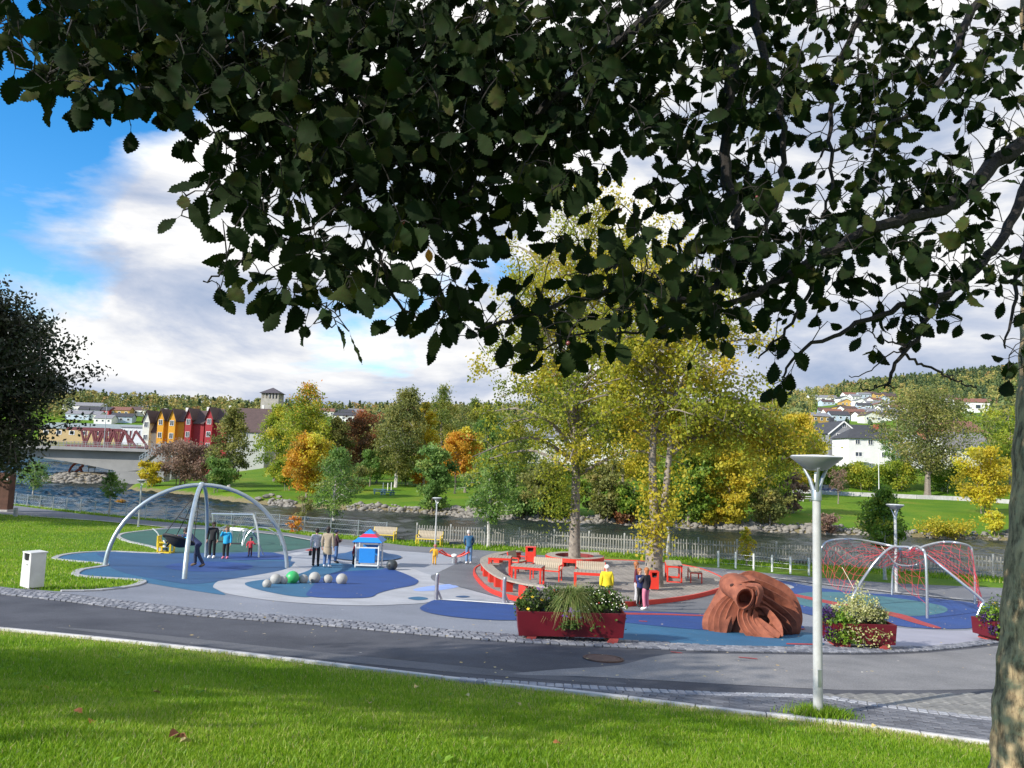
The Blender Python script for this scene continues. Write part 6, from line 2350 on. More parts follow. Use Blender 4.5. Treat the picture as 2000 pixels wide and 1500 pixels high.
# -- lamp posts
def lamp_post(label, bx, by, topx, topy):
    p = ground(bx, by)
    h = at_y(topx, topy, p.y).z - p.z
    s = h / 4.0
    t = thing('lamp_post', label, 'lamp post', p, 0, 'grey disc lamps of the playground')
    MB().tube([(0, 0, -.15), (0, 0, .55 * s), (0, 0, 2.1 * s), (0, 0, 3.42 * s)], [.075 * s, .072 * s, .066 * s, .060 * s], 18).build('pole', mat('lamp_pole_grey', (.43, .435, .43), .45, .16, 4, .05, 30), t, True)
    MB().box((0, -.070 * s, .62 * s), (.06 * s, .02 * s, .26 * s)).build('service_hatch', M_GALV, t, bevel=.004)
    MB().lathe([(.15 * s, -.02), (.15 * s, .02), (.085 * s, .05)], 16).build('base_plate', M_GALV, t)
    MB().lathe([(.078 * s, 3.30 * s), (.078 * s, 3.42 * s), (.07 * s, 3.46 * s)], 18).build('collar', M_GALV, t, True)
    b = MB()
    for a in range(3):
        an = a * 2 * PI / 3 + .3
        c, s_ = math.cos(an), math.sin(an)
        b.tube([(0.04 * c * s, .04 * s_ * s, 3.42 * s), (.10 * c * s, .10 * s_ * s, 3.62 * s), (.20 * c * s, .20 * s_ * s, 3.80 * s)], [.035 * s, .03 * s, .022 * s], 8)
    b.build('yoke', M_GALV, t, True)
    MB().lathe([(.10 * s, 3.76 * s), (.18 * s, 3.79 * s), (.28 * s, 3.87 * s), (.385 * s, 3.955 * s), (.392 * s, 3.975 * s), (.385 * s, 3.985 * s)], 32).build('shade', mat('lamp_shade_grey', (.30, .32, .33), .35, .06, 3, metal=.3), t, True)
    MB().lathe([(.39 * s, 3.978 * s), (.36 * s, 3.995 * s), (.0, 4.0 * s)][:2] + [(.05 * s, 4.01 * s)], 32).build('top_disc', mat('lamp_disc_white', (.72, .73, .72), .5, .04), t, True)
    MB().lathe([(.03 * s, 3.58 * s), (.035 * s, 3.66 * s), (.03 * s, 3.74 * s)], 12).build('bulb', mat('lamp_glass', (.75, .75, .72), .15, .02), t, True)
    return t


lamp_post('near grey lamp post with a wide shallow disc at the edge of the front lawn', 1598, 1404, 1615, 890)
lamp_post('lamp post with a disc head on the lawn left of the blue arch', 270, 1029, 276, 937)
lamp_post('lamp post with a disc head behind the child in yellow', 850, 1069, 856, 972)
lamp_post('lamp post with a disc head behind the red net dome', 1751, 1158, 1750, 985)


# -- arch swing frame
def ell(a, b, apex, n=16):
    """quarter ellipse from ground a up to the apex"""
    out = []
    base = Vector((apex.x, apex.y, a.z))
    for i in range(n + 1):
        f = i / n * PI / 2
        p = base + (a - base) * math.cos(f)
        p.z = a.z + (apex.z - a.z) * math.sin(f)
        out.append(p)
    return out


gl, gr, gf, gbk = ground(205, 1106), ground(560, 1110), ground(360, 1132), ground(402, 1089)
mid = (gl + gr) / 2
ap = at_y(394, 947, mid.y)
fr = thing('arch_swing_frame', 'big grey steel swing frame of crossing arches on the blue surface', 'swing frame', (ap.x, ap.y, mid.z))
for g in (gl, gr, gf, gbk):
    pts = ell(g - V3(0, 0, .1), None, ap)
    MB().tube(pts, .085, 14).build('leg', M_ARCH, fr, True, off=fr.location)
MB().ball(ap, .13, 14, 10).build('hub', M_ARCH, fr, True, off=fr.location)
# basket swing
bc = at_y(346, 1062, mid.y - .9)
bs = thing('basket_swing', 'black basket swing pushed out to the left under the arch', 'swing', bc)
axis = (ap - bc).normalized()
sx = axis.cross(V3(0, 1, .2)).normalized()
sy = axis.cross(sx)
R_ = .62
ring = [(sx * math.cos(i * PI / 12) + sy * math.sin(i * PI / 12)) * R_ + axis * .18 for i in range(25)]
MB().tube(ring, .055, 8, False).build('ring', M_BLACK, bs, True)
b = MB()
for i in range(24):
    pts = [(sx * math.cos(i * PI / 12) + sy * math.sin(i * PI / 12)) * R_ * f + axis * (.18 - .30 * (1 - f * f)) for f in (1, .75, .5, .25, .05)]
    b.tube(pts, .012, 4, False)
for f in (.85, .65, .45, .25):
    b.tube([(sx * math.cos(i * PI / 10) + sy * math.sin(i * PI / 10)) * R_ * f + axis * (.18 - .30 * (1 - f * f)) for i in range(21)], .012, 4, False)
b.build('net', M_BLACK, bs)
b = MB()
# closed underside mat of the basket
NV_, NU_ = 6, 20
vs, fs = [], []
for j in range(NV_ + 1):
    f = .02 + .93 * j / NV_
    for i in range(NU_):
        vs.append((sx * math.cos(i * 2 * PI / NU_) + sy * math.sin(i * 2 * PI / NU_)) * R_ * f + axis * (.165 - .30 * (1 - f * f)))
for j in range(NV_):
    for i in range(NU_):
        fs.append((j * NU_ + i, j * NU_ + (i + 1) % NU_, (j + 1) * NU_ + (i + 1) % NU_, (j + 1) * NU_ + i))
MB().add(vs, fs).build('mat', M_BLACK, bs, True)
apl = ap - bc
for a in (.6, 2.1, 3.8, 5.3):
    e = (sx * math.cos(a) + sy * math.sin(a)) * R_ + axis * .18
    m_ = e.lerp(apl, .55) * 1.0
    MB().tube([e, e.lerp(apl, .5), apl - axis * .15], .018, 6).build('rope', M_BLACK, bs)
MB().bar((sx * .34 + axis * 1.05), (sx * -.34 + axis * 1.05), .05).build('spreader', M_BLACK, bs)
MB().tube([apl - axis * .55, apl - axis * .15], .09, 10).build('swivel', M_BLACK, bs, True)

# -- small swing set behind
f1, f2, f3 = ground(417, 1076), ground(505, 1089.5), ground(515, 1085.5)
Yb = (f1.y + f2.y) / 2
tA, tB = at_y(416, 1004, f1.y), at_y(495, 1005, f2.y + .4)
ss = thing('small_swing_set', 'low silver swing set with one black seat behind the woman in black', 'swing set', (tA + tB) / 2 * 1.0)
ss.location.z = f2.z
o_ = ss.location
MB().tube([f1, f1.lerp(tA, .6), tA], .045, 8).build('leg', M_STEEL, ss, True, off=o_)
MB().tube(spline([f2, f2.lerp(tB, .35) + V3(.10, 0, 0), f2.lerp(tB, .7) + V3(.10, 0, 0), tB], 4), .05, 8).build('leg', M_STEEL, ss, True, off=o_)
MB().tube(spline([f3, f3.lerp(tB, .4) + V3(-.12, 0, 0), at_y(494, 1040, f2.y + .4)], 5), .04, 8).build('leg', mat('blue_grey_steel', (.25, .32, .40), .4, .08, metal=.5), ss, True, off=o_)
MB().tube([tA + (tA - tB).normalized() * .1, tB], .045, 8).build('top_bar', M_STEEL, ss, True, off=o_)
s0 = tA.lerp(tB, .22)
seat = V3(s0.x, s0.y, f2.z + .5)
MB().box(seat, (.5, .22, .05)).build('seat', M_BLACK, ss, off=o_)
for d in (-.22, .22):
    MB().tube([seat + V3(d, 0, 0), V3(s0.x + d, s0.y, s0.z)], .012, 5).build('chain', M_STEEL, ss, off=o_)
s1 = tA.lerp(tB, .62)
for d in (-.2, .2):
    MB().tube([V3(s1.x + d, s1.y, f2.z + .55), V3(s1.x + d, s1.y, s1.z)], .012, 5).build('chain', M_STEEL, ss, off=o_)
MB().box((s1.x, s1.y, f2.z + .52), (.46, .22, .05)).build('seat', M_BLACK, ss, off=o_)


def arch_thing(label, a, b_, apx, r=.035):
    A, B = ground(*a), ground(*b_)
    m = (A + B) / 2
    C = at_y(*apx, m.y)
    t = thing('climbing_arch', label, 'climbing arch', m, 0, 'thin silver arches behind the swing frame')
    l = ell(A - V3(0, 0, .05), None, C, 10)
    r2 = ell(B - V3(0, 0, .05), None, C, 10)
    MB().tube(l + r2[::-1][1:], r, 8).build('tube', M_STEEL, t, True, off=m)


arch_thing('wide thin silver arch right of the toddler in red', (476, 1065), (549, 1066), (506, 1030))
arch_thing('narrow thin silver arch behind the toddler in red', (464, 1058), (473, 1067), (483, 1033), .03)
arch_thing('small silver arch behind the girl in the bright blue jacket', (427, 1048), (452, 1050), (440, 1028), .03)
A, B = ground(447, 1045), ground(480, 1048)
bb = thing('white_balance_beam', 'long white beam on the green surface behind the girl in blue', 'balance beam', (A + B) / 2)
MB().bar(A - bb.location + V3(0, 0, .42), B - bb.location + V3(0, 0, .42), .35, .16).build('beam', M_WHITE, bb)
for f in (.15, .85):
    q = A.lerp(B, f) - bb.location
    MB().box(q + V3(0, 0, .15), (.12, .12, .42)).build('leg', M_STEEL, bb)
# yellow spring rider
p = ground(322, 1080.5)
sp = thing('spring_rider', 'yellow frame seat of a spring rider on the grass edge left of the swing', 'spring rider', p)
b = MB()
for z in (.06, .55):
    for a, c in (((-.28, -.2), (.34, -.2)), ((-.28, .25), (.34, .25)), ((-.28, -.2), (-.28, .25)), ((.34, -.2), (.34, .25))):
        b.bar((a[0], a[1], z), (c[0], c[1], z), .07)
for x in (-.28, .34):
    for y in (-.2, .25):
        b.bar((x, y, .03), (x, y, .58), .07)
b.build('frame', M_YEL, sp)
MB().box((-.1, 0, .33), (.5, .42, .06)).box((-.33, 0, .62), (.06, .42, .5)).build('seat', M_YEL, sp)
MB().tube(spline([(-.28, 0, .7), (-.45, 0, 1.0), (-.7, 0, 1.2)], 4), .03, 7).build('handle', mat('pale_steel', (.6, .63, .62), .4), sp, True)
hx_ = [(.12 * math.cos(i * .8), .12 * math.sin(i * .8), -.05 + i * .0075) for i in range(48)]
MB().tube(hx_, .018, 5).build('spring', M_BLACK, sp)

# -- stone balls
G8 = 'balls in the curved row'
for (x, y, r, lab) in ((521, 1140, 8.5, 'pale ball at the left end of the row of balls'), (538, 1131, 10.5, 'large pale ball just left of the hidden one near the green ball'), (553, 1133, 8.5, 'pale ball half hidden between the green ball and its large neighbour'), (570.5, 1127.5, 12.5, 'large bright green ball in the row of balls'), (592, 1131, 9, 'pale ball touching the green ball on its right'), (614, 1128, 11, 'large pale ball above the edge of the dark blue patch'), (640, 1131, 8.8, 'small pale ball on the dark blue patch'), (667, 1131, 10.8, 'large pale ball at the right end of the row of balls')):
    g = ground(x, y + r)
    k = g.y / FPX
    R_ = r * k
    t = thing('play_ball', lab, 'ball', g, 0, G8)
    MB().ball((0, 0, R_ * .93), R_, 24, 16).build('shell', mat('ball_green', (.045, .40, .12), .4, .04) if 'green ball in' in lab and 'bright' in lab else mat('ball_pale', (.36, .355, .33), .6, .08, 5), t, True)
    MB().lathe([(R_ * .3, -.02), (R_ * .26, R_ * .08)], 16).build('foot', M_BLACK, t)
g = ground(765, 1114)
t = thing('dark_play_ball', 'dark grey ball with a flattened side right of the play house', 'ball', g)
R_ = 10.8 * g.y / FPX
MB().ball((0, 0, R_ * .93), R_, 24, 16, (1.0, .9, .97)).build('shell', mat('ball_dark', (.035, .045, .05), .5, .1), t, True)
MB().ball((-.06, -R_ * .72, R_ * .95), R_ * .35, 12, 8, (1, .5, 1)).build('dent_ring', M_BLACK, t, True)

# -- rubber mound
g = ground(716, 1089)
k = g.y / FPX
vs, fs = [], []
for j in range(11):
    f = j / 10
    for i in range(36):
        a = 2 * PI * i / 36
        x, y = g.x + 66 * k * f * math.cos(a), g.y + 66 * k * f * math.sin(a) * 1.15
        vs.append((x, y, tz(x, y) + .07 + .42 * (math.cos(f * PI) + 1) / 2))
for j in range(10):
    for i in range(36):
        fs.append((j * 36 + i, (j + 1) * 36 + i, (j + 1) * 36 + (i + 1) % 36, j * 36 + (i + 1) % 36))
b = MB().add(vs, fs)
md_ = b.build('rubber_mound', M_BLUE, None, True)
struct(md_)

# -- play house
g = ground(716, 1110)
k = g.y / FPX
ph = thing('play_house', 'little blue play house with a striped pointed roof behind the balls', 'play house', g)
w, d = 44 * k, .95
M_PBLUE = mat('panel_blue', (.02, .22, .62), .45, .05)
M_PPALE = mat('panel_pale_blue', (.45, .55, .78), .45, .05)
M_PRED = mat('panel_red', (.58, .03, .08), .45, .05)
hh = 53 * k
for x in (-w / 2, w / 2):
    for y in (0, d):
        MB().tube([(x, y, -.05), (x, y, hh)], .042, 10).build('post', mat('pale_post', (.66, .68, .66), .5), ph, True)
MB().box((0, -.02, 24 * k), (31 * k, .05, 28 * k)).build('front_panel', M_PBLUE, ph, bevel=.02)
MB().box((0, d, 30 * k), (31 * k, .05, 20 * k)).build('back_panel', M_PBLUE, ph)
MB().box((0, .0, 6 * k), (w, .22, .05)).box((0, .0, 39 * k), (w, .06, .05)).build('bench_board', mat('pale_post', (.66, .68, .66), .5), ph)
e = 57 * k / 2
z0, z1 = 50 * k, 73 * k
ap_ = V3(0, d / 2, z1)
cs = [V3(-e, d / 2 - e, z0), V3(e, d / 2 - e, z0), V3(e, d / 2 + e, z0), V3(-e, d / 2 + e, z0)]
for i in range(4):
    a, c = cs[i], cs[(i + 1) % 4]
    nrm = (c - a).cross(ap_ - a).normalized() * .035
    for f0, f1, m_ in ((0, .36, M_PBLUE if i != 3 else M_PPALE), (.36, .62, M_PRED if i != 3 else M_PPALE), (.62, 1.0, M_PBLUE)):
        q = [a.lerp(ap_, f0), c.lerp(ap_, f0), c.lerp(ap_, f1), a.lerp(ap_, f1)]
        qq = q + [v - nrm for v in q]
        MB().add(qq, [(0, 1, 2, 3), (7, 6, 5, 4), (0, 4, 5, 1), (1, 5, 6, 2), (2, 6, 7, 3), (3, 7, 4, 0)]).build('roof_panel', m_, ph)


# -- benches and tables
def slat_bench(name, label, loc, rz, w, m, group, back=True, nsl=16):
    t = thing(name, label, 'bench', loc, rz, group)
    for x in (-w / 2, w / 2):
        b = MB()
        b.bar((x, -.25, 0), (x, -.25, .46), .05).bar((x, .22, 0), (x, .22, .46), .05).bar((x, -.27, .45), (x, .24, .45), .05)
        if back:
            b.bar((x, .22, .44), (x, .34, .88), .05)
            b.bar((x, -.25, .64), (x, .27, .64), .05).bar((x, -.25, .45), (x, -.25, .64), .05)
        b.build('side_frame', m, t)
    b = MB().bar((-w / 2, -.25, .43), (w / 2, -.25, .43), .05).bar((-w / 2, .22, .43), (w / 2, .22, .43), .05)
    b.build('rail', m, t)
    sm_ = MB().box((0, 0, 0), (w / nsl * .86, .52, .035)).mesh('seat_slat')
    sm_.materials.append(M_WOOD)
    bm_ = MB().box((0, 0, 0), (w / nsl * .86, .035, .42)).mesh('back_slat')
    bm_.materials.append(M_WOOD)
    for i in range(nsl):
        x = -w / 2 + w * (i + .5) / nsl
        o = link('seat_slat', sm_, t)
        o.location = (x, -.01, .475)
        if back:
            o = link('back_slat', bm_, t)
            o.location = (x, .275, .70)
            o.rotation_euler = (math.radians(-15), 0, 0)
    return t


GY_ = 'yellow park benches by the river path'
for (x, y, w, lab) in ((749, 1057, 45, 'yellow framed bench with wooden slats behind the play house'), (838, 1066, 48, 'yellow framed bench with wooden slats beside the lamp post')):
    g = ground(x, y)
    slat_bench('yellow_bench', lab, g, -.18, w * g.y / FPX, M_YEL, GY_)

# round deck
DECK = [(926, 1118), (934, 1138), (960, 1160), (1010, 1176), (1080, 1186), (1165, 1189), (1250, 1184), (1340, 1173), (1398, 1159), (1419, 1147), (1408, 1133), (1370, 1117), (1320, 1107), (1250, 1101), (1165, 1098), (1080, 1096), (1000, 1097), (952, 1104)]
deck_w = px_poly(DECK, 5)


def deck_material():
    m = bpy.data.materials.new('deck_paving')
    m.use_nodes = True
    nt = m.node_tree
    N, L = nt.nodes, nt.links
    b = N['Principled BSDF']
    b.inputs['Roughness'].default_value = .9
    tc = N.new('ShaderNodeTexCoord')
    mp = N.new('ShaderNodeMapping')
    mp.inputs['Rotation'].default_value = (0, 0, .7)
    L.new(tc.outputs['Object'], mp.inputs[0])
    n = N.new('ShaderNodeTexNoise')
    n.inputs['Scale'].default_value = .9
    n.inputs['Detail'].default_value = 7
    L.new(tc.outputs['Object'], n.inputs['Vector'])
    br_ = N.new('ShaderNodeTexBrick')
    br_.inputs['Scale'].default_value = 1.0
    br_.inputs['Brick Width'].default_value = .42
    br_.inputs['Row Height'].default_value = .21
    br_.inputs['Mortar Size'].default_value = .014
    br_.inputs['Color1'].default_value = (.27, .255, .24, 1)
    br_.inputs['Color2'].default_value = (.35, .325, .30, 1)
    br_.inputs['Mortar'].default_value = (.10, .09, .085, 1)
    L.new(mp.outputs[0], br_.inputs['Vector'])
    r = N.new('ShaderNodeValToRGB')
    r.color_ramp.elements[0].position, r.color_ramp.elements[1].position = .3, .7
    r.color_ramp.elements[0].color = (.72, .70, .68, 1)
    r.color_ramp.elements[1].color = (1.2, 1.15, 1.1, 1)
    L.new(n.outputs['Fac'], r.inputs[0])
    mx = N.new('ShaderNodeMix')
    mx.data_type = 'RGBA'
    mx.blend_type = 'MULTIPLY'
    mx.inputs[0].default_value = 1
    L.new(br_.outputs['Color'], mx.inputs[6])
    L.new(r.outputs[0], mx.inputs[7])
    L.new(mx.outputs[2], b.inputs['Base Color'])
    bp = N.new('ShaderNodeBump')
    bp.inputs['Strength'].default_value = .6
    bp.inputs['Distance'].default_value = .02
    bp.invert = True
    L.new(br_.outputs['Fac'], bp.inputs['Height'])
    L.new(bp.outputs[0], b.inputs['Normal'])
    return m


DZ = .15
deck = drape('paved_deck', deck_w, DZ / .6, deck_material(), .8)
struct(deck)
b = MB()
n = len(deck_w)
cx_, cy_ = sum(p[0] for p in deck_w) / n, sum(p[1] for p in deck_w) / n
for i, (x, y) in enumerate(deck_w):
    dx, dy = x - cx_, y - cy_
    l = math.hypot(dx, dy)
    xi, yi = x - dx / l * .05, y - dy / l * .05
    xo, yo = x + dx / l * .03, y + dy / l * .03
    z = tz(x, y)
    b.v += [(xo, yo, z - .05), (xo, yo, z + DZ + .03), (xi, yi, z + DZ + .03), (xi, yi, z - .05)]
for i in range(n):
    j = (i + 1) % n
    for a in range(3):
        b.f.append((i * 4 + a, j * 4 + a, j * 4 + a + 1, i * 4 + a + 1))
struct(b.build('deck_rim', M_RED))
# curved bench along the left rim
arc = [(1003, 1097), (976, 1099), (952, 1104), (934, 1111), (926, 1118), (928, 1129), (940, 1144), (960, 1160), (985, 1169), (1010, 1176), (1045, 1182), (1080, 1186), (1130, 1188.5), (1190, 1188.5), (1226, 1187)]
al = Line([w2(p.x, p.y) for p in spline([(a, b_, 0) for a, b_ in arc], 5)])
q0 = al.at(al.len * .5, .5)[0]
cb = thing('curved_bench', 'long curved bench with wooden seat on red blocks along the left of the deck', 'bench', (q0.x, q0.y, tz(q0.x, q0.y) + DZ))
o_ = cb.location
NB = 34
for i in range(NB):
    s0_, s1_ = al.len * i / NB + .006, al.len * (i + 1) / NB - .006
    vs = []
    for zz in (.40, .46):
        for s_, of in ((s0_, .26), (s1_, .26), (s1_, .72), (s0_, .72)):
            q = al.at(s_, of)[0]
            vs.append((q.x - o_.x, q.y - o_.y, tz(q.x, q.y) + DZ + zz - o_.z))
    MB().add(vs, [(3, 2, 1, 0), (4, 5, 6, 7), (0, 1, 5, 4), (1, 2, 6, 5), (2, 3, 7, 6), (3, 0, 4, 7)]).build('seat_board', M_WOODG, cb)
for i in range(11):
    s_ = al.len * (i + .15) / 10.6
    q, a = al.at(s_, .46)
    MB().box((q.x - o_.x, q.y - o_.y, tz(q.x, q.y) + DZ + .195 - o_.z), (.52, .30, .39), a).build('support', M_RED, cb)
# ring bench round the tall tree
tA_ = ground(1122, 1108)
rbn = thing('ring_bench', 'round wooden bench with red edges encircling the straight tall tree', 'bench', (tA_.x, tA_.y, tA_.z + DZ))
ri, ro = 1.02, 1.46
NB = 28
for i in range(NB):
    a0, a1 = 2 * PI * i / NB + .004, 2 * PI * (i + 1) / NB - .004
    vs = []
    for zz in (.41, .46):
        for a, r in ((a0, ri), (a0, ro), (a1, ro), (a1, ri)):
            vs.append((r * math.cos(a), r * math.sin(a), zz))
    MB().add(vs, [(3, 2, 1, 0), (4, 5, 6, 7), (0, 1, 5, 4), (1, 2, 6, 5), (2, 3, 7, 6), (3, 0, 4, 7)]).build('seat_board', M_WOODG, rbn)
for r, nm in ((ri - .02, 'inner_band'), (ro + .02, 'outer_band')):
    vs, fs = [], []
    for i in range(48):
        a = 2 * PI * i / 48
        for rr2, z in ((r - .02, .26), (r + .02, .26), (r + .02, .452), (r - .02, .452)):
            vs.append((rr2 * math.cos(a), rr2 * math.sin(a), z))
    for i in range(48):
        j = (i + 1) % 48
        for a in range(4):
            fs.append((i * 4 + a, j * 4 + a, j * 4 + (a + 1) % 4, i * 4 + (a + 1) % 4))
    MB().add(vs, fs).build(nm, M_RED if nm == 'outer_band' else red_paint('dark_red', (.20, .03, .03)), rbn)
for i in range(9):
    a = 2 * PI * i / 9
    MB().box((1.24 * math.cos(a), 1.24 * math.sin(a), .2), (.36, .12, .42), a).build('support', M_RED, rbn)


def deck_pt(x, y):
    g = ground(x, y)
    return V3(g.x, g.y, g.z + DZ)


def red_table(label, loc, rz, w, d, top=M_WOODG):
    t = thing('red_table', label, 'table', loc, rz, 'red tables on the deck')
    for x in (-w / 2 + .04, w / 2 - .04):
        b = MB()
        b.bar((x, -d / 2 + .03, 0), (x, -d / 2 + .03, .70), .07).bar((x, d / 2 - .03, 0), (x, d / 2 - .03, .70), .07)
        b.bar((x, -d / 2, .03), (x, d / 2, .03), .07).bar((x, -d / 2, .69), (x, d / 2, .69), .07)
        b.build('leg_frame', M_RED, t)
    b = MB().bar((-w / 2, -d / 2 + .02, .70), (w / 2, -d / 2 + .02, .70), .06, .09).bar((-w / 2, d / 2 - .02, .70), (w / 2, d / 2 - .02, .70), .06, .09)
    b.build('apron', M_RED, t)
    n = max(4, int(w / .14))
    sm_ = MB().box((0, 0, 0), (w / n * .93, d + .02, .035)).mesh('top_slat')
    sm_.materials.append(top)
    for i in range(n):
        o = link('top_slat', sm_, t)
        o.location = (-w / 2 + w * (i + .5) / n, 0, .765)
    return t


GB2 = 'red benches with wooden slats on the deck'
red_table('small red table nearest the left end of the curved bench', deck_pt(976, 1128), -.1, 1.0, .7)
slat_bench('red_bench', 'red seat with a wooden back between the small table and the litter bin', deck_pt(1010, 1122), 1.1, .8, M_RED, GB2, nsl=7)
red_table('long red table in the middle of the deck', deck_pt(1030, 1150), -.25, 1.25, .7)
slat_bench('red_bench', 'red bench with pale slatted back beside the long red table', deck_pt(1066, 1140), -.3, 1.25, M_RED, GB2, nsl=14)
slat_bench('red_bench', 'red bench with pale slatted back left of the child in yellow hood', deck_pt(1152, 1149), -.15, 1.2, M_RED, GB2, nsl=14)
red_table('red table in front of the slatted bench beside the child in yellow hood', deck_pt(1150, 1163), -.15, 1.15, .55)
slat_bench('red_bench', 'backless red bench behind the straight tall tree', deck_pt(1140, 1103), -.1, 1.6, M_RED, GB2, back=False)
pt = red_table('narrow red table of the picnic set right of the forked tree', deck_pt(1315, 1140), 1.42, 1.6, .66)
q = deck_pt(1315, 1140)
for s, lab in ((-.95, 'backless red bench on the left of the narrow picnic table'), (.95, 'backless red bench on the right of the narrow picnic table')):
    slat_bench('red_bench', lab, q + V3(s, 0.05, -.01), 1.42, 1.5, M_RED, GB2, back=False, nsl=14)


def litter_bin(label, loc, rz, w, d, h, m, wt=1.0, lock=True, legs=True):
    t = thing('litter_bin', label, 'litter bin', loc, rz)
    z0 = .07
    poly = [(-w / 2, z0), (w / 2, z0), (w / 2 * wt, h), (w * .30, h), (w * .26, h - .17), (w * .2, h - .2), (-w * .2, h - .2), (-w * .26, h - .17), (-w * .30, h), (-w / 2 * wt, h)]
    MB().prism(poly, -d / 2, -d / 2 + .03, 'y').build('front_panel', m, t)
    b = MB()
    b.prism([(-d / 2 + .03, z0), (d / 2, z0), (d / 2, h), (-d / 2 + .03, h)], w / 2 * wt - .03, w / 2 * wt, 'x')
    b.prism([(-d / 2 + .03, z0), (d / 2, z0), (d / 2, h), (-d / 2 + .03, h)], -w / 2 * wt, -w / 2 * wt + .03, 'x')
    b.prism([(-w / 2 * wt + .03, z0), (w / 2 * wt - .03, z0), (w / 2 * wt - .03, h), (-w / 2 * wt + .03, h)], d / 2 - .03, d / 2, 'y')
    b.build('casing', m, t)
    MB().box((0, .015, h + .018), (w * wt + .02, d + .05, .035)).build('lid', m, t)
    MB().box((0, .03, h * .45), (w * .8, d * .8, h * .7)).build('liner', mat('bin_liner', (.05, .05, .045), .8), t)
    MB().box((0, .02, .035), (w * .75, d * .8, .09)).build('plinth', mat('bin_plinth', (.30, .28, .26), .8), t)
    if lock:
        MB().tube([(w * .12, -d / 2 - .008, h - .30), (w * .12, -d / 2 + .01, h - .30)], .028, 14).build('lock', M_GALV, t)
        MB().tube([(w * .12, -d / 2 - .012, h - .30), (w * .12, -d / 2 + .01, h - .30)], .014, 10).build('keyhole', M_BLACK, t)
    return t


g = ground(62, 1150)
litter_bin('pale grey litter bin with a wide slot at the left edge of the lawn', g, -.62, .56, .40, 1.0, M_BINW, .92)
litter_bin('red litter bin standing at the back of the deck', deck_pt(1036, 1105), -.12, .52, .42, .78, M_RED, 1, False)
litter_bin('red litter bin at the foot of the forked tree', deck_pt(1276, 1160), .0, .36, .40, .72, M_RED, 1, False)

# -- red spring seesaw
g = ground(887, 1101)
sw = thing('red_seesaw', 'red four armed spring seesaw between the child in yellow and the man in blue', 'seesaw', g)
MB().lathe([(.16, -.02), (.16, .28), (.1, .3)], 16).build('spring_drum', M_GALV, sw, True)
MB().ball((0, 0, .40), .14, 12, 8, (1.2, 1.2, .7)).build('hub', M_WHITE, sw, True)
for (dx, dy) in ((-.78, -.28), (-.72, .4), (.72, -.3), (.62, .55)):
    MB().tube(spline([(0, 0, .34), (dx * .5, dy * .5, .42), (dx, dy, .62)], 4), .038, 8).build('arm', M_RED, sw, True)
for s, z in ((-1, .62), (1, .62)):
    MB().tube([(s * .75, -.28, z), (s * .68, .47, z)], .038, 8).build('seat_bar', M_RED, sw, True)

# -- steel posts with the white line between
for (x, y, ty_, lab) in ((852, 1173, 1121, 'left steel post at the corner of the dark blue half disc'), (984, 1180, 1129, 'right steel post in front of the curved bench')):
    g = ground(x, y)
    h = at_y(x + 2, ty_, g.y).z - g.z
    t = thing('steel_post', lab, 'post', g, 0, 'steel posts at the dark blue half disc')
    MB().tube([(0, 0, -.05), (0.0, 0, h - .1), (.02, 0, h)], [.062, .062, .058], 14).build('post', mat('dark_steel', (.34, .33, .36), .35, .15, 6, metal=.6), t, True)
    MB().tube([(.02, -.01, h), (.03, -.02, h + .03)], [.058, .045], 14).build('cap', M_GALV, t, True)
    MB().lathe([(.11, -.01), (.11, .035)], 16).build('base_plate', M_GALV, t)
    MB().bar((.04, .02, .3), (.16, .12, .02), .05).build('brace', mat('dark_steel', (.34, .33, .36), .35), t)
el_ = [w2(857, 1171.5), w2(920, 1175), w2(1015, 1181.5), w2(1050, 1185), w2(1050, 1187.5), w2(1015, 1184), w2(920, 1177.2), w2(857, 1173.5)]
struct(drape('white_line', el_, .066, M_WHITE))

# -- riverside fences
fl = Line([(x, float(fence_y(x))) for x in np.arange(-52, 33, .5)])


def fence_s(x):
    return float(np.interp(x, [p.x for p in fl.p], fl.s))


wf = thing('wire_fence', 'thin wire fence on grey posts along the river at left', 'fence', (-20, float(fence_y(-20)), tz(-20, float(fence_y(-20)))))
o_ = wf.location
s = fence_s(-51)
tops = []
while s < fence_s(-6.2):
    q, a = fl.at(s)
    z = tz(q.x, q.y)
    MB().tube([(q.x - o_.x, q.y - o_.y, z - .2 - o_.z), (q.x - o_.x, q.y - o_.y, z + 1.2 - o_.z)], .038, 7).build('post', M_GALV, wf)
    tops.append(V3(q.x, q.y, z) - o_)
    s += 2.35
b = MB()
for h in (.18, .5, .82, 1.14):
    b.tube([p + V3(0, 0, h) for p in tops], .009, 4, False)
b.build('wires', M_GALV, wf)
b = MB()
for p, q in zip(tops, tops[1:]):
    for i in range(12):
        f = i / 12
        b.tube([p.lerp(q, f) + V3(0, 0, .1), p.lerp(q, min(f + .35, 1)) + V3(0, 0, 1.14)], .003, 3, False)
        b.tube([p.lerp(q, f) + V3(0, 0, 1.14), p.lerp(q, min(f + .35, 1)) + V3(0, 0, .1)], .003, 3, False)
mesh_ = b.build('wire_mesh', M_GALV, wf)
mesh_['kind'] = 'stuff'
M_PICK = mat('weathered_pale_picket', (.27, .26, .235), .85, .25, 3, .2, 30)
pf = thing('picket_fence', 'pale picket fence along the river behind the deck', 'fence', (8, float(fence_y(8)), tz(8, float(fence_y(8)))))
o_ = pf.location
pm = MB().prism([(-.027, .08), (.027, .08), (.027, 1.12), (0, 1.18), (-.027, 1.12)], -.012, .012, 'y').mesh('picket')
pm.materials.append(M_PICK)
pom = MB().box((0, .06, .62), (.09, .09, 1.35)).mesh('post')
pom.materials.append(mat('fence_post_grey', (.38, .38, .37), .7, .1))
s, s1 = fence_s(-5.9), fence_s(31)
i = 0
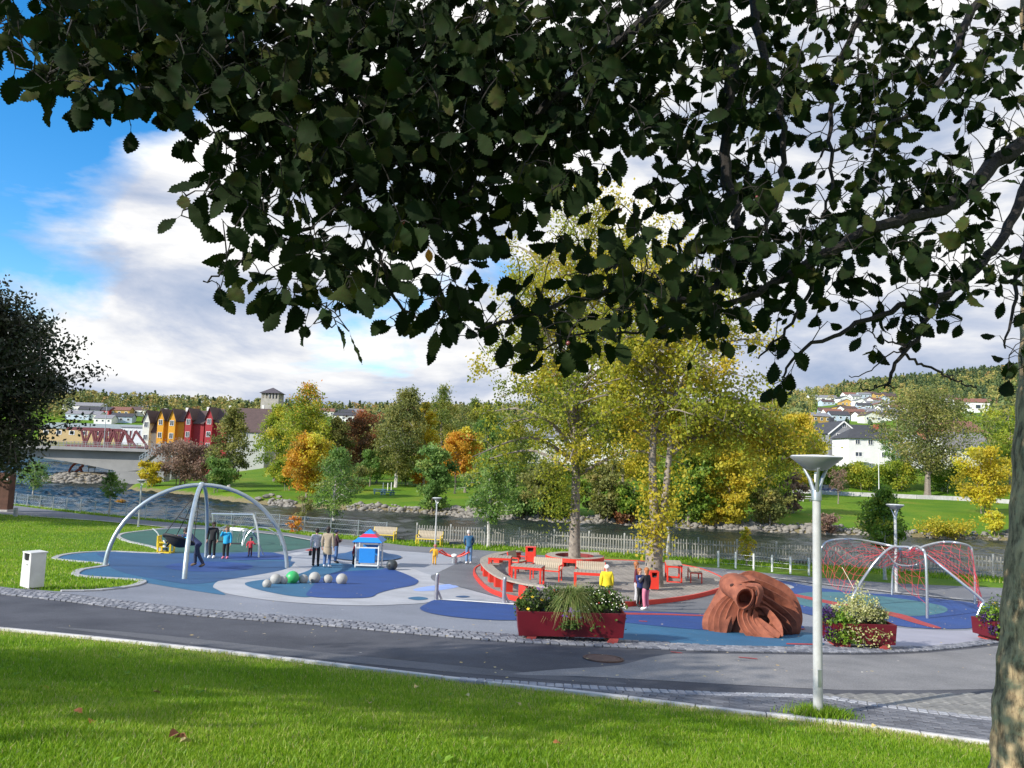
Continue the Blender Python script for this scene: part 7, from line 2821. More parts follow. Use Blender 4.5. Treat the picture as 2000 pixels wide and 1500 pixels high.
tops = []
while s < s1:
    q, a = fl.at(s)
    z = tz(q.x, q.y)
    o = link('picket', pm, pf)
    o.location = (q.x - o_.x, q.y - o_.y, z - o_.z)
    o.rotation_euler = (random.uniform(-.02, .02), random.uniform(-.025, .025), a)
    if i % 13 == 0:
        o = link('post', pom, pf)
        o.location = (q.x - o_.x, q.y - o_.y, z - o_.z)
        o.rotation_euler = (0, 0, a)
        tops.append(V3(q.x, q.y + .035, z) - o_)
    i += 1
    s += .172
tops.append(V3(q.x, q.y + .035, z) - o_)
for h in (.3, .9):
    b = MB()
    for p, q in zip(tops, tops[1:]):
        b.bar(p + V3(0, 0, h), q + V3(0, 0, h), .035, .08)
    b.build('rail', M_PICK, pf)
# low guard rail of pale posts
GRP = [(1403, 1108), (1437, 1110.5), (1472, 1114), (1508, 1117), (1544, 1121), (1580, 1123.5)]
gp = [ground(*p) for p in GRP]
grl = thing('guard_rail', 'low rail of pale round posts beside the path behind the lion', 'railing', gp[2])
for p in gp:
    MB().tube([p - gp[2] - V3(0, 0, .1), p - gp[2] + V3(0, 0, .88)], .055, 10).build('post', mat('pale_post', (.66, .68, .66), .5), grl, True)
for h in (.25, .5, .75):
    MB().tube([p - gp[2] + V3(0, 0, h) for p in gp], .008, 5, False).build('wire', M_GALV, grl)

# -- left edge: rusty cabinet and grey bollard
g = ground(-12, 999)
k = g.y / FPX
rc = thing('rusty_cabinet', 'tall rust brown steel cabinet at the left edge by the path', 'cabinet', g)
MB().box((0, .4, 37 * k), (50 * k, .8, 74 * k)).build('body', mat('corten', (.10, .045, .03), .85, .3, 2.5, .3, 20), rc)
MB().box((0, .4, .02), (52 * k, .9, .3)).build('plinth', M_CONC, rc)
MB().box((20 * k, -.02, 62 * k), (.12, .03, .12)).build('sign_plate', M_WHITE, rc)
for x in (-15, 5):
    MB().box((x * k, -.012, 38 * k), (.03, .03, 66 * k)).build('seam_strip', M_RUST, rc)
g = ground(30, 1009)
bo = thing('grey_bollard', 'short grey bollard by the path next to the rusty cabinet', 'bollard', g)
MB().lathe([(.15, -.1), (.15, .62), (.12, .68)], 14).build('body', mat('bollard_grey', (.30, .32, .35), .7, .1), bo, True)
MB().lathe([(.155, .5), (.155, .56)], 14).build('band', M_GALV, bo, True)

# -- red net climbing dome
cdm = thing('net_climbing_dome', 'silver tube climbing dome with red rope nets behind the planters', 'climbing frame', ground(1780, 1185))
o_ = Vector(cdm.location)


def dome_curve(pts, foot):
    P = [at_y(*p) for p in pts] + ([ground(*foot) - V3(0, 0, .05)] if foot else [])
    return spline(P, 6)


gF = {k_: ground(*v) for k_, v in dict(fl=(1661, 1186), f=(1811, 1209), r=(1907, 1203), br=(1904, 1181), b=(1742, 1163), bl=(1605, 1143)).items()}
yF = {k_: v.y for k_, v in gF.items()}
yc = (yF['f'] + yF['b']) / 2
C = {
    'fl': dome_curve([(1752, 1069, yc), (1740, 1070, yc - .2), (1720, 1086, yc - .5), (1695, 1117, yF['fl'] + .4), (1668, 1160, yF['fl'])], (1661, 1186)),
    'f': dome_curve([(1772, 1088, yc), (1776, 1074, yc - .3), (1786, 1067, yc - .6), (1798, 1071, yF['f'] + .4), (1807, 1084, yF['f'] + .1), (1810, 1140, yF['f'])], (1811, 1209)),
    'r': dome_curve([(1772, 1069, yc), (1795, 1075, yc - .2), (1830, 1100, yF['r'] + .7), (1880, 1140, yF['r'] + .2), (1919, 1173, yF['r']), (1917, 1182, yF['r'])], (1907, 1203)),
    'br': dome_curve([(1790, 1073, yc), (1812, 1065, yc + .8), (1840, 1059, yc + 1.4), (1868, 1060, yF['br'] - .3), (1893, 1067, yF['br']), (1899, 1080, yF['br']), (1904, 1120, yF['br'])], (1904, 1181)),
    'b': dome_curve([(1758, 1072, yc + .1), (1758, 1082, yc + .5), (1752, 1095, yF['b'] - .5), (1744, 1115, yF['b'])], (1742, 1163)),
    'bl': dome_curve([(1748, 1068, yc), (1715, 1061, yc + .8), (1670, 1054, yF['bl'] - .5), (1625, 1055, yF['bl']), (1606, 1068, yF['bl']), (1601, 1100, yF['bl'])], (1605, 1143)),
}
for k_, c in C.items():
    MB().tube(c, .05, 10).build('leg', M_STEEL, cdm, True, off=o_)
MB().tube([at_y(1748, 1068, yc), at_y(1772, 1068.5, yc - .1), at_y(1797, 1076, yc - .3)], .05, 10).build('top_bar', M_STEEL, cdm, True, off=o_)
MB().tube(spline([at_y(1734, 1083, yc - .3), at_y(1750, 1101, yc - .3), at_y(1775, 1105, yc - .4), at_y(1795, 1101, yc - .5), at_y(1806, 1092, yF['f'] + .2)], 5), .03, 8).build('hoop', M_STEEL, cdm, True, off=o_)


def net(ca, cb, fa, fb, n, m, sag=.25):
    """rope net between part of two tubes"""
    def samp(c, f):
        x = f * (len(c) - 1)
        i = min(int(x), len(c) - 2)
        return c[i].lerp(c[i + 1], x - i)
    P = [[None] * (m + 1) for _ in range(n + 1)]
    for i in range(n + 1):
        a, b_ = samp(ca, fa[0] + (fa[1] - fa[0]) * i / n), samp(cb, fb[0] + (fb[1] - fb[0]) * i / n)
        for j in range(m + 1):
            f = j / m
            P[i][j] = a.lerp(b_, f) - V3(0, 0, sag * 4 * f * (1 - f)) + Vector(RNG.normal(0, .03, 3)) * (0 < j < m)
    b = MB()
    for i in range(n + 1):
        b.tube(P[i], .0068, 4, False)
    for j in range(m + 1):
        b.tube([P[i][j] for i in range(n + 1)], .0068, 4, False)
    for i in range(n):
        for j in range(m):
            if (i + j) % 2:
                b.tube([P[i][j], P[i + 1][j + 1]], .007, 3, False)
    b.build('rope_net', M_ROPE_R, cdm, off=o_)


net(C['bl'], C['fl'], (.10, .86), (.15, .80), 8, 9, .35)
net(C['b'], C['f'], (.1, .8), (.30, .92), 11, 5, .1)
net(C['br'], C['r'], (.15, .88), (.12, .88), 9, 9, .25)
net(C['b'], C['fl'], (.05, .5), (.1, .5), 6, 6, .2)
net(C['r'], C['f'], (.05, .35), (.2, .6), 6, 4, .15)
# pale ropes
for a, b_ in (((1645, 1108, yc), (1668, 1150, yF['fl'])), ((1720, 1065, yc + .7), (1729, 1076, yc + .5))):
    MB().tube([at_y(*a), at_y(*b_)], .012, 5).build('pale_rope', mat('pale_rope', (.6, .52, .38), .8), cdm, off=o_)


# -- planters
def planter(label, g, rz, w, d, h, foot=.13):
    t = thing('planter_box', label, 'planter', g, rz, 'wine red planters along the road')
    z0 = foot
    tw, tb_ = 1.0, .955
    v = []
    for z, s in ((z0, tb_), (z0 + h, tw)):
        v += [(-w / 2 * s, -d / 2 * s, z), (w / 2 * s, -d / 2 * s, z), (w / 2 * s, d / 2 * s, z), (-w / 2 * s, d / 2 * s, z)]
    for z, s in ((z0 + h, tw), (z0 + h - .10, tw)):
        k_ = .05
        v += [(-w / 2 * s + k_, -d / 2 * s + k_, z), (w / 2 * s - k_, -d / 2 * s + k_, z), (w / 2 * s - k_, d / 2 * s - k_, z), (-w / 2 * s + k_, d / 2 * s - k_, z)]
    f = [(3, 2, 1, 0)] + [(i, (i + 1) % 4, 4 + (i + 1) % 4, 4 + i) for i in range(4)] + [(4 + i, 4 + (i + 1) % 4, 8 + (i + 1) % 4, 8 + i) for i in range(4)] + [(8 + i, 8 + (i + 1) % 4, 12 + (i + 1) % 4, 12 + i) for i in range(4)]
    MB().add(v, f).build('box', M_WINE, t, bevel=.008)
    MB().box((0, 0, z0 + h - .09), (w - .12, d - .12, .05)).build('soil', mat('soil', (.035, .025, .018), .95, .3, 8), t)
    for x in (-w / 2 + .3, w / 2 - .3):
        MB().prism([(x - .11, 0), (x + .11, 0), (x + .15, foot - .002), (x - .05, foot - .002)], -d * .46, d * .46, 'y').build('foot', mat('foot_red', (.32, .05, .045), .6, .15), t)
    return t


M_STEM = mat('plant_stem', (.09, .10, .03), .8)


def plant(name, label, root, lx, ly, lz, r, n, size, mat_, seed, cat='plant', up=.3, flowers=None, stems=14, squash=(1, 1, 1), fall=0.0, aspect=.6):
    rng = np.random.default_rng(seed)
    M = root.matrix_basis
    p = M @ V3(lx, ly, lz)
    t = thing(name, label, cat, p, root.rotation_euler.z)
    a = rng.normal(size=(n, 3))
    a /= np.linalg.norm(a, axis=1)[:, None]
    a[:, 2] = np.where(rng.random(n) < .72, np.abs(a[:, 2]), a[:, 2])
    rad = r * rng.uniform(.35, 1.05, n) ** .7
    lump = 1 + .28 * np.sin(a[:, 0] * 4.1 + seed) * np.sin(a[:, 2] * 3.3 + seed * 2) + .22 * np.sin(a[:, 0] * 9 + a[:, 1] * 7 + seed)
    C = a * (rad * lump)[:, None] * np.array(squash)
    C[:, 2] += r * .25
    if fall:
        fr_ = rng.random(n) < fall
        C[fr_, 1] = -abs(C[fr_, 1]) - .12
        C[fr_, 2] = -rng.uniform(0, r * .9, fr_.sum())
    b = MB()
    ex = []
    for i in range(stems):
        e = C[rng.integers(0, n)]
        e2 = e * rng.uniform(1.1, 1.45)
        ex.append(e + (e2 - e) * rng.random((14, 1)) + rng.normal(size=(14, 3)) * size * .35)
        e = e2
        b.tube([(e[0] * .2, e[1] * .2, -.02), (e[0] * .6, e[1] * .6, e[2] * .6 + .03), tuple(e)], [.008, .006, .003], 4, False)
    b.build('stem', M_STEM, t)
    C = np.concatenate([C] + ex)
    n = len(C)
    tint = np.clip(rng.normal(.45, .25, n), 0, 1)
    V, F, tint = leaf_cards(C, np.full(n, size), tint, up, aspect, rng=rng)
    link('foliage', np_mesh('foliage', V, F, tint=tint), t, mat_)
    if flowers:
        nf, fs_, fm = flowers
        d = rng.normal(size=(nf, 3))
        d /= np.linalg.norm(d, axis=1)[:, None]
        d[:, 2] = np.abs(d[:, 2])
        d[:, 1] -= .35
        Cf = d * r * 1.02 * np.array(squash)
        Cf[:, 2] += r * .25
        b = MB()
        for c in Cf:
            up_ = V3(rng.normal(0, .5), -.6, .8).normalized()
            s = up_.orthogonal().normalized()
            q = up_.cross(s)
            vs = [tuple(V3(*c) + (s * math.cos(j * PI / 5) + q * math.sin(j * PI / 5)) * fs_ * (1 if j % 2 else .55) + up_ * (.3 * fs_ if j % 2 else 0)) for j in range(10)] + [tuple(V3(*c))]
            b.add(vs, [(10, j, (j + 1) % 10) for j in range(10)])
        b.build('flowers', fm, t)['kind'] = 'stuff'
    return t


def grass_plant(name, label, root, lx, ly, lz, L, n, m, seed, droop=.8, dirb=(0, -1), spread=1.0, wd_=.007):
    rng = np.random.default_rng(seed)
    p = root.matrix_basis @ V3(lx, ly, lz)
    t = thing(name, label, 'plant', p, root.rotation_euler.z)
    vs, fs, tint = [], [], []
    for i in range(n):
        a = rng.uniform(0, 2 * PI)
        droop_ = droop
        droop = droop_ * rng.uniform(.1, 1.5)
        d = V3(math.cos(a) + dirb[0] * droop, math.sin(a) + dirb[1] * droop, 0)
        d = d.normalized() * rng.uniform(.3, 1.0) * spread if d.length > .01 else V3(0, 0, 0)
        l = L * rng.uniform(.6, 1.15)
        side = V3(-d.y, d.x, 0).normalized() if d.length > .01 else V3(1, 0, 0)
        w = wd_ * rng.uniform(.6, 1.3)
        o0 = V3(rng.normal(0, .05), rng.normal(0, .05), 0)
        nb_ = len(vs)
        K = 6
        for j in range(K):
            f = j / (K - 1)
            q = o0 + d * l * .62 * f ** 1.4 + V3(0, 0, l * (1.0 * f - (.55 + .75 * droop * d.length) * f * f))
            ww = w * (1 - f * .85)
            vs += [q - side * ww, q + side * ww]
        droop = droop_
        for j in range(K - 1):
            fs.append((nb_ + 2 * j, nb_ + 2 * j + 1, nb_ + 2 * j + 3, nb_ + 2 * j + 2))
        tint += [float(np.clip(rng.normal(.45, .25), 0, 1))] * (K - 1)
    link('blades', np_mesh('blades', np.array([v[:] for v in vs]), np.array(fs), tint=tint), t, m)
    return t


L_FEATH = leaf_mat('feather_grass', [(.10, .17, .035), (.18, .25, .06), (.30, .33, .11), (.46, .42, .20)], .35)
L_HERB = leaf_mat('herb_leaves', [(.03, .06, .012), (.06, .11, .018), (.10, .17, .03), (.17, .22, .05)], .3)
L_GREYG = leaf_mat('silver_leaves', [(.10, .12, .09), (.16, .18, .13), (.22, .23, .16), (.15, .09, .13)], .25)
L_VAR = leaf_mat('variegated_leaves', [(.22, .27, .06), (.45, .46, .16), (.62, .60, .30), (.70, .68, .45)], .35)
L_LIME = leaf_mat('lime_leaves', [(.05, .11, .012), (.12, .24, .02), (.22, .36, .03), (.30, .40, .05)], .35)
L_PURP = leaf_mat('purple_leaves', [(.02, .012, .03), (.05, .02, .09), (.09, .03, .16), (.04, .05, .03)], .3)
M_FWHITE = mat('white_petal', (.75, .74, .62), .7)
M_FYEL = mat('yellow_petal', (.75, .50, .02), .7)
M_FPUR = mat('purple_petal', (.14, .04, .30), .7)

g1 = ground(1114, 1256)
P1 = planter('long wine red planter with drooping feather grass in front of the deck', g1 + V3(0, .45, 0), .03, 2.42, .95, .53)
bpy.context.view_layer.update()
zt1 = .13 + .53 - .05
plant('trailing_flowers', 'yellow flowers and dark leaves at the left end of the long planter', P1, -.92, -.05, zt1, .32, 900, .075, L_HERB, 61, flowers=(5, .045, M_FYEL), squash=(1, 1.1, 1.0))
plant('silver_herb', 'silvery violet herb behind the yellow flowers of the long planter', P1, -.62, .12, zt1, .40, 1000, .07, L_GREYG, 62, squash=(1.1, 1, 1.0), flowers=(14, .028, M_FPUR))
plant('leafy_herb', 'pale green herb left of the feather grass in the long planter', P1, -.32, .0, zt1, .38, 1100, .08, L_HERB, 63, flowers=(10, .02, M_FWHITE))
grass_plant('feather_grass', 'feather grass drooping over the front of the long planter', P1, .05, -.05, zt1, 1.3, 1700, L_FEATH, 64, .62, (.2, -1), 1.0, .010)
plant('purple_petunia', 'purple petunias hanging over the front edge below the feather grass', P1, .0, -.42, zt1 - .1, .2, 420, .06, L_HERB, 65, flowers=(26, .035, M_FPUR), squash=(1.1, .6, 1.0), fall=.5)
plant('white_flower_bush', 'bushy green plant dotted with white flowers at the right of the long planter', P1, .72, .0, zt1, .44, 2200, .07, L_HERB, 66, flowers=(60, .018, M_FWHITE), squash=(1.15, 1.0, .95), fall=.12)
plant('dark_herb', 'dark green herb between the feather grass and the white flowered bush', P1, .38, .14, zt1, .36, 900, .08, L_HERB, 67)

g2 = ground(1690, 1270)
P2_ = planter('wine red planter with pale variegated leaves behind the near lamp post', g2 + V3(0, .42, 0), .0, 1.55, .85, .48)
g3 = ground(1962, 1256)
P3_ = planter('wine red planter half hidden by the near tree trunk', g3 + V3(.1, .4, 0), .25, 1.1, .8, .46)
bpy.context.view_layer.update()
zt2 = .13 + .48 - .05
plant('lime_herb', 'lime green leaves at the left of the planter behind the near lamp post', P2_, -.52, -.18, zt2 - .08, .33, 1400, .075, L_LIME, 71, squash=(1, 1, .9), fall=.3)
plant('purple_trailer', 'dark purple leaves trailing at the left end of the planter behind the lamp', P2_, -.72, -.12, zt2 - .05, .34, 900, .06, L_PURP, 72, fall=.35, squash=(.7, .9, 1))
plant('variegated_shrub', 'pale yellow variegated shrub in the planter behind the near lamp post', P2_, -.02, -.05, zt2, .50, 2600, .06, L_VAR, 73, squash=(1.15, .95, 1.05), fall=.2, stems=40)
grass_plant('feather_grass', 'upright sandy feather grass at the right of the planter behind the lamp', P2_, .52, .0, zt2, .78, 900, L_FEATH, 74, .35, (.6, -.4), .8)
plant('dark_herb', 'dark bronze herb under the feather grass of the planter behind the lamp', P2_, .38, .1, zt2, .3, 800, .07, L_GREYG, 75)
plant('lime_herb', 'lime green and purple leaves in the planter by the near tree trunk', P3_, -.32, -.1, .52, .33, 1200, .075, L_LIME, 76, fall=.2)
plant('purple_trailer', 'dark purple leaves hanging from the planter by the near tree trunk', P3_, -.48, -.15, .48, .28, 700, .06, L_PURP, 77, fall=.4, squash=(.7, .9, 1))
plant('yellow_daisies', 'tall thin plant with yellow flowers in the planter by the near trunk', P3_, .05, .0, .56, .34, 700, .06, L_HERB, 78, flowers=(16, .035, M_FYEL), squash=(1, 1, 1.35))


# -- the lion sculpture
gL = ground(1471, 1240)
kL = gL.y / FPX
LB = at_y(1470, 1252, gL.y)
lion = thing('lion_sculpture', 'terracotta lion head sculpture with a ribbed swirling mane and open mouth', 'sculpture', gL)


def terracotta():
    m = mat('terracotta', (.30, .096, .050), .8, .16, 5, .5, 45, col2=(.17, .050, .028))
    return m


M_TERRA = terracotta()


def lp(x, y, dep):
    """zoomed photo point (of the 1370..1580 crop) -> local metres; dep = metres away from the viewer"""
    px, py = 1370 + x * 210 / 1969, 1100 + y * 160 / 1500
    q = at_y(px, py, gL.y + dep)
    return q - gL


def band(name, ctr, wd, th, wdir=None, k=7, tipw=.35):
    """thick curved plate following ctr; a ridge runs along one edge. ctr points are local 3D."""
    c = spline(ctr, k)
    n = len(c)
    vs, fs = [], []
    cc = V3(0.0, .75, .55)
    for i, p in enumerate(c):
        t = (c[min(i + 1, n - 1)] - c[max(i - 1, 0)]).normalized()
        out = (p - cc)
        out = (out - t * out.dot(t)).normalized()
        s = t.cross(out).normalized()
        f = i / (n - 1)
        w = wd * (tipw + (1 - tipw) * math.sin(PI * min(1, max(0, .12 + .86 * f))) ** .7)
        h = th * (.55 + .45 * math.sin(PI * f))
        for (a, b_) in ((-.5, -.9), (-.5, -.35), (-.30, -.05), (.10, .25), (.36, .85), (.48, 1.15), (.56, 1.1), (.56, -.9)):
            vs.append(p + s * (a * w) + out * (b_ * h))
    m = 8
    for i in range(n - 1):
        for j in range(m):
            fs.append((i * m + j, i * m + (j + 1) % m, (i + 1) * m + (j + 1) % m, (i + 1) * m + j))
    fs.append(tuple(range(m - 1, -1, -1)))
    fs.append(tuple((n - 1) * m + j for j in range(m)))
    return MB().add(vs, fs).build(name, M_TERRA, lion, True)


# right-hand mane: big overlapping crescents from the crown down to the right
band('mane_band', [lp(560, 330, .75), lp(780, 240, .9), lp(1000, 300, 1.0), lp(1230, 420, 1.1), lp(1450, 560, 1.15), lp(1620, 800, 1.1), lp(1690, 1050, 1.05), lp(1640, 1250, 1.0)], .50, .17)
band('mane_band', [lp(900, 300, .45), lp(1080, 380, .6), lp(1300, 520, .75), lp(1530, 720, .85), lp(1690, 980, .85), lp(1700, 1180, .8)], .36, .16)
band('mane_band', [lp(1050, 420, .25), lp(1250, 530, .45), lp(1480, 700, .6), lp(1650, 950, .65), lp(1700, 1180, .6), lp(1680, 1290, .6)], .30, .16)
band('mane_band', [lp(1090, 560, .15), lp(1280, 680, .3), lp(1480, 860, .42), lp(1630, 1060, .5), lp(1660, 1290, .5)], .28, .15)
band('mane_band', [lp(1080, 660, .08), lp(1250, 780, .2), lp(1430, 940, .3), lp(1560, 1130, .35), lp(1600, 1300, .4)], .25, .15)
band('mane_band', [lp(1100, 720, .12), lp(1230, 850, .2), lp(1370, 1010, .25), lp(1480, 1180, .3), lp(1540, 1300, .3)], .22, .14)
# left-hand mane: ribs falling from the cheek to the ground
band('mane_band', [lp(480, 420, .7), lp(380, 620, .6), lp(290, 830, .5), lp(190, 1000, .4), lp(140, 1150, .35), lp(150, 1270, .35)], .30, .15)
band('mane_band', [lp(520, 640, .35), lp(400, 780, .3), lp(290, 950, .2), lp(225, 1120, .15), lp(225, 1280, .15)], .22, .13)
band('mane_band', [lp(560, 670, .25), lp(460, 800, .15), lp(370, 970, .08), lp(325, 1120, .03), lp(320, 1290, .03)], .22, .13)
band('mane_band', [lp(610, 680, .18), lp(530, 820, .08), lp(455, 980, .0), lp(420, 1120, -.03), lp(410, 1290, -.03)], .22, .13)
band('mane_band', [lp(660, 700, .12), lp(610, 830, .05), lp(560, 960, .0), lp(520, 1080, .02), lp(490, 1270, .08)], .2, .12)
# beard: broad ribs sweeping forward to the right, ending in a raised tip
band('beard_band', [lp(780, 780, .02), lp(745, 920, -.10), lp(770, 1080, -.22), lp(860, 1250, -.35), lp(960, 1370, -.42)], .20, .12)
band('beard_band', [lp(850, 830, .0), lp(830, 960, -.14), lp(890, 1110, -.28), lp(1010, 1270, -.42), lp(1150, 1390, -.5)], .22, .12)
band('beard_band', [lp(910, 860, -.02), lp(910, 990, -.16), lp(1000, 1130, -.30), lp(1140, 1270, -.46), lp(1330, 1380, -.56)], .22, .12)
band('beard_band', [lp(990, 880, -.02), lp(1000, 1000, -.14), lp(1090, 1110, -.26), lp(1250, 1220, -.42), lp(1440, 1330, -.55)], .22, .12)
band('beard_band', [lp(1030, 760, .06), lp(1150, 790, .02), lp(1270, 900, -.08), lp(1380, 1060, -.25), lp(1455, 1210, -.42), lp(1470, 1350, -.52)], .17, .11)
band('beard_band', [lp(1020, 900, .12), lp(1180, 920, .1), lp(1300, 1010, .0), lp(1390, 1120, -.15), lp(1440, 1220, -.3)], .12, .09)
band('beard_band', [lp(1030, 1030, .2), lp(1200, 1040, .15), lp(1320, 1120, .0), lp(1410, 1210, -.2)], .12, .09)
# inner core so that the bands close up behind
vs, fs = [], []
NU_, NV_ = 28, 14
for j in range(NV_ + 1):
    th_ = PI * .56 * j / NV_
    for i in range(NU_):
        a = 2 * PI * i / NU_
        vs.append((0.02 + 1.0 * math.sin(th_) * math.cos(a), .78 + .66 * math.sin(th_) * math.sin(a), -.05 + 1.52 * max(math.cos(th_), -.05)))
for j in range(NV_):
    for i in range(NU_):
        fs.append((j * NU_ + i, (j + 1) * NU_ + i, (j + 1) * NU_ + (i + 1) % NU_, j * NU_ + (i + 1) % NU_))
MB().add(vs, fs).build('mane_core', M_TERRA, lion, True)
# face: a loft from the brow to the muzzle, open at the mouth
secs = [  # centre zoom point, depth, half width (px of crop), half height, rotation
    ((640, 430), .60, 330, 240), ((655, 440), .32, 318, 228), ((700, 480), .10, 290, 214), ((758, 535), -.08, 258, 205), ((800, 600), -.22, 220, 205), ((808, 645), -.32, 184, 205)]
NS = 28
ku = 210 / 1969 * kL
rows = []
for (c, dep, hw, hh_) in secs:
    o0 = lp(c[0], c[1], dep)
    ring_ = []
    for i in range(NS):
        a = 2 * PI * i / NS
        x, z = hw * math.cos(a), hh_ * math.sin(a)
        # the face leans: rotate in the picture plane
        r = -.30
        ring_.append(o0 + V3((x * math.cos(r) - z * math.sin(r)) * ku, 0, (x * math.sin(r) + z * math.cos(r)) * ku))
    rows.append(ring_)
# mouth: lip, then back into a dark throat
o0 = lp(905, 600, -.36)
for hw, hh_, dep, sh in ((160, 182, -.345, 0), (138, 160, -.30, 0), (112, 130, .02, -20), (60, 70, .22, -40)):
    oc = lp(808 + sh, 655 + sh * .5, dep)
    rows.append([oc + V3((hw * math.cos(2 * PI * i / NS) * math.cos(-.30) - hh_ * math.sin(2 * PI * i / NS) * math.sin(-.30)) * ku, 0, (hw * math.cos(2 * PI * i / NS) * math.sin(-.30) + hh_ * math.sin(2 * PI * i / NS) * math.cos(-.30)) * ku) for i in range(NS)])
vs = [p for r in rows for p in r]
fs = []
for j in range(len(rows) - 1):
    for i in range(NS):
        fs.append((j * NS + i, j * NS + (i + 1) % NS, (j + 1) * NS + (i + 1) % NS, (j + 1) * NS + i))
fs.append(tuple((len(rows) - 1) * NS + i for i in range(NS)))
MB().add(vs, fs).build('face', M_TERRA, lion, True)
# nose plate standing over the mouth
band('nose', [lp(760, 380, -.12), lp(900, 400, -.28), lp(1030, 420, -.42), lp(1085, 520, -.46), lp(1060, 660, -.38), lp(1000, 800, -.25)], .20, .10, k=6)
band('upper_lip', [lp(935, 470, -.40), lp(962, 570, -.42), lp(935, 690, -.41), lp(860, 800, -.38), lp(760, 858, -.34)], .06, .06, k=6)
band('brow', [lp(470, 480, .15), lp(560, 380, .02), lp(720, 350, -.08), lp(900, 320, -.05), lp(1060, 370, .05)], .12, .07, k=6)
M_EYE = mat('eye_hollow', (.05, .018, .012), .9)
for (x, y, d) in ((735, 415, -.20), (572, 405, -.10)):
    e = lp(x, y, d)
    MB().ball(e, .062, 12, 8, (1.3, .7, .8)).build('eye', M_EYE, lion, True)
    MB().ball(e + V3(.03, -.045, -.0), .026, 10, 6).build('eyelid', M_TERRA, lion, True)
# nostril
MB().ball(lp(1010, 540, -.50), .05, 10, 6, (.6, .5, 1.8)).build('nostril', M_EYE, lion, True)

# -- fallen leaves
LF = []
for i, c in enumerate(((.45, .16, .05), (.38, .28, .12), (.55, .45, .2), (.25, .10, .05))):
    V, F = leaf_geo(.5 + .2 * i, .5, .9)
    me = bpy.data.meshes.new('fallen_leaf')
    me.from_pydata([tuple(v * .1) for v in V], [], F)
    me.materials.append(mat('fallen_leaf_%s' % ('rust', 'tan', 'straw', 'brown')[i], c, .8, .2, 20))
    LF.append(me)
for i, (x, y, k, lab) in enumerate(((160, 1407, 0, 'rust brown fallen leaf in the grass at left'), (180, 1420, 0, 'second rust leaf beside the first at left'), (327, 1456, 3, 'dark brown leaf in the grass at bottom left'), (348, 1466, 2, 'pale curled leaf beside the dark brown leaf'), (365, 1458, 3, 'brown leaf right of the pale curled leaf'), (296, 1361, 1, 'tan leaf in the sunlit grass near the shade edge'), (78, 1350, 0, 'small orange leaf on the lawn at far left'), (720, 1382, 1, 'tan leaf on the lawn in the middle'), (908, 1366, 2, 'straw coloured leaf on the lawn below the kerb'), (815, 1347, 2, 'pale leaf in the grass near the kerb'), (1702, 1430, 2, 'yellow leaf leaning on the kerb right of the lamp post'), (1009, 1379, 2, 'small straw leaf on the lawn under the kerb setts'), (1095, 1464, 0, 'rust leaf in the grass at bottom centre'))):
    g = ground(x, y)
    o = link('fallen_leaf', LF[k], None)
    o.location = g + V3(0, 0, .055 if y > 1340 else .05)
    o.rotation_euler = (random.uniform(-.5, .5), random.uniform(-.5, .5), random.uniform(0, 6))
    tag(o, lab, 'leaf', 'fallen leaves on the near lawn')
rl_ = np.random.default_rng(77)
pts = [(rl_.uniform(1560, 1900), rl_.uniform(1160, 1228)) for _ in range(46)] + [(rl_.uniform(880, 1500), rl_.uniform(1070, 1112)) for _ in range(50)] + [(rl_.uniform(1500, 1900), rl_.uniform(1130, 1150)) for _ in range(60)] + [(rl_.uniform(100, 1900), rl_.uniform(1180, 1330)) for _ in range(45)] + [(rl_.uniform(300, 1950), rl_.uniform(1095, 1275)) for _ in range(170)] + [(rl_.uniform(900, 1950), rl_.uniform(1260, 1345)) for _ in range(60)] + [(rl_.uniform(1100, 1400), rl_.uniform(1100, 1190)) for _ in range(50)]
C = np.array([(ground(*p) + V3(0, 0, .085))[:] for p in pts])
C[-50:, 2] += DZ - .05
V, F, t_ = leaf_cards(C, np.full(len(C), .075), rl_.random(len(C)), 0, .7, rng=rl_)
V = V.reshape(-1, 4, 3)
V[:, :, 2] = C[:, None, 2] + (V[:, :, 2] - C[:, None, 2]) * .15
stuff(link('leaf_litter', np_mesh('leaf_litter', V.reshape(-1, 3), F, tint=t_), None, leaf_mat('litter', [(.5, .42, .3), (.6, .5, .2), (.45, .3, .1), (.62, .6, .52)], .1)), 'small pale fallen leaves scattered over the paving', 'leaves')
# ------------------------------------------------------------------ people
SKIN = mat('skin', (.52, .30, .21), .55, .05, 6)


def cloth(n, c, var=.12):
    return mat('cloth_' + n, c, .85, var, 9, .3, 60)


def skin_obj(name, V, E, R, m, parent, sub=2):
    me = bpy.data.meshes.new(name)
    me.from_pydata([tuple(v) for v in V], E, [])
    me.materials.append(m)
    o = link(name, me, parent)
    md = o.modifiers.new('skin', 'SKIN')
    md.use_smooth_shade = True
    md.branch_smoothing = .5
    sv = me.skin_vertices[0].data
    for i, r in enumerate(R):
        r = r if isinstance(r, tuple) else (r, r)
        sv[i].radius = r
        sv[i].use_root = (i == 0)
    ss_ = o.modifiers.new('smooth', 'SUBSURF')
    ss_.levels = sub
    ss_.render_levels = sub
    return o


BASE = dict(pel=(0, 0, .53), spi=(0, .005, .63), che=(0, .0, .745), nec=(0, -.005, .835), jaw=(0, .012, .885), cra=(0, -.004, .935), top=(0, -.008, .968), nos=(0, .058, .908),
            shL=(-.108, 0, .80), elL=(-.135, -.01, .64), wrL=(-.140, .02, .495), shR=(.108, 0, .80), elR=(.135, -.01, .64), wrR=(.140, .02, .495),
            hiL=(-.052, 0, .505), knL=(-.058, .012, .285), anL=(-.06, -.015, .055), toL=(-.066, .075, .022), hiR=(.052, 0, .505), knR=(.058, .012, .285), anR=(.06, -.015, .055), toR=(.066, .075, .022))


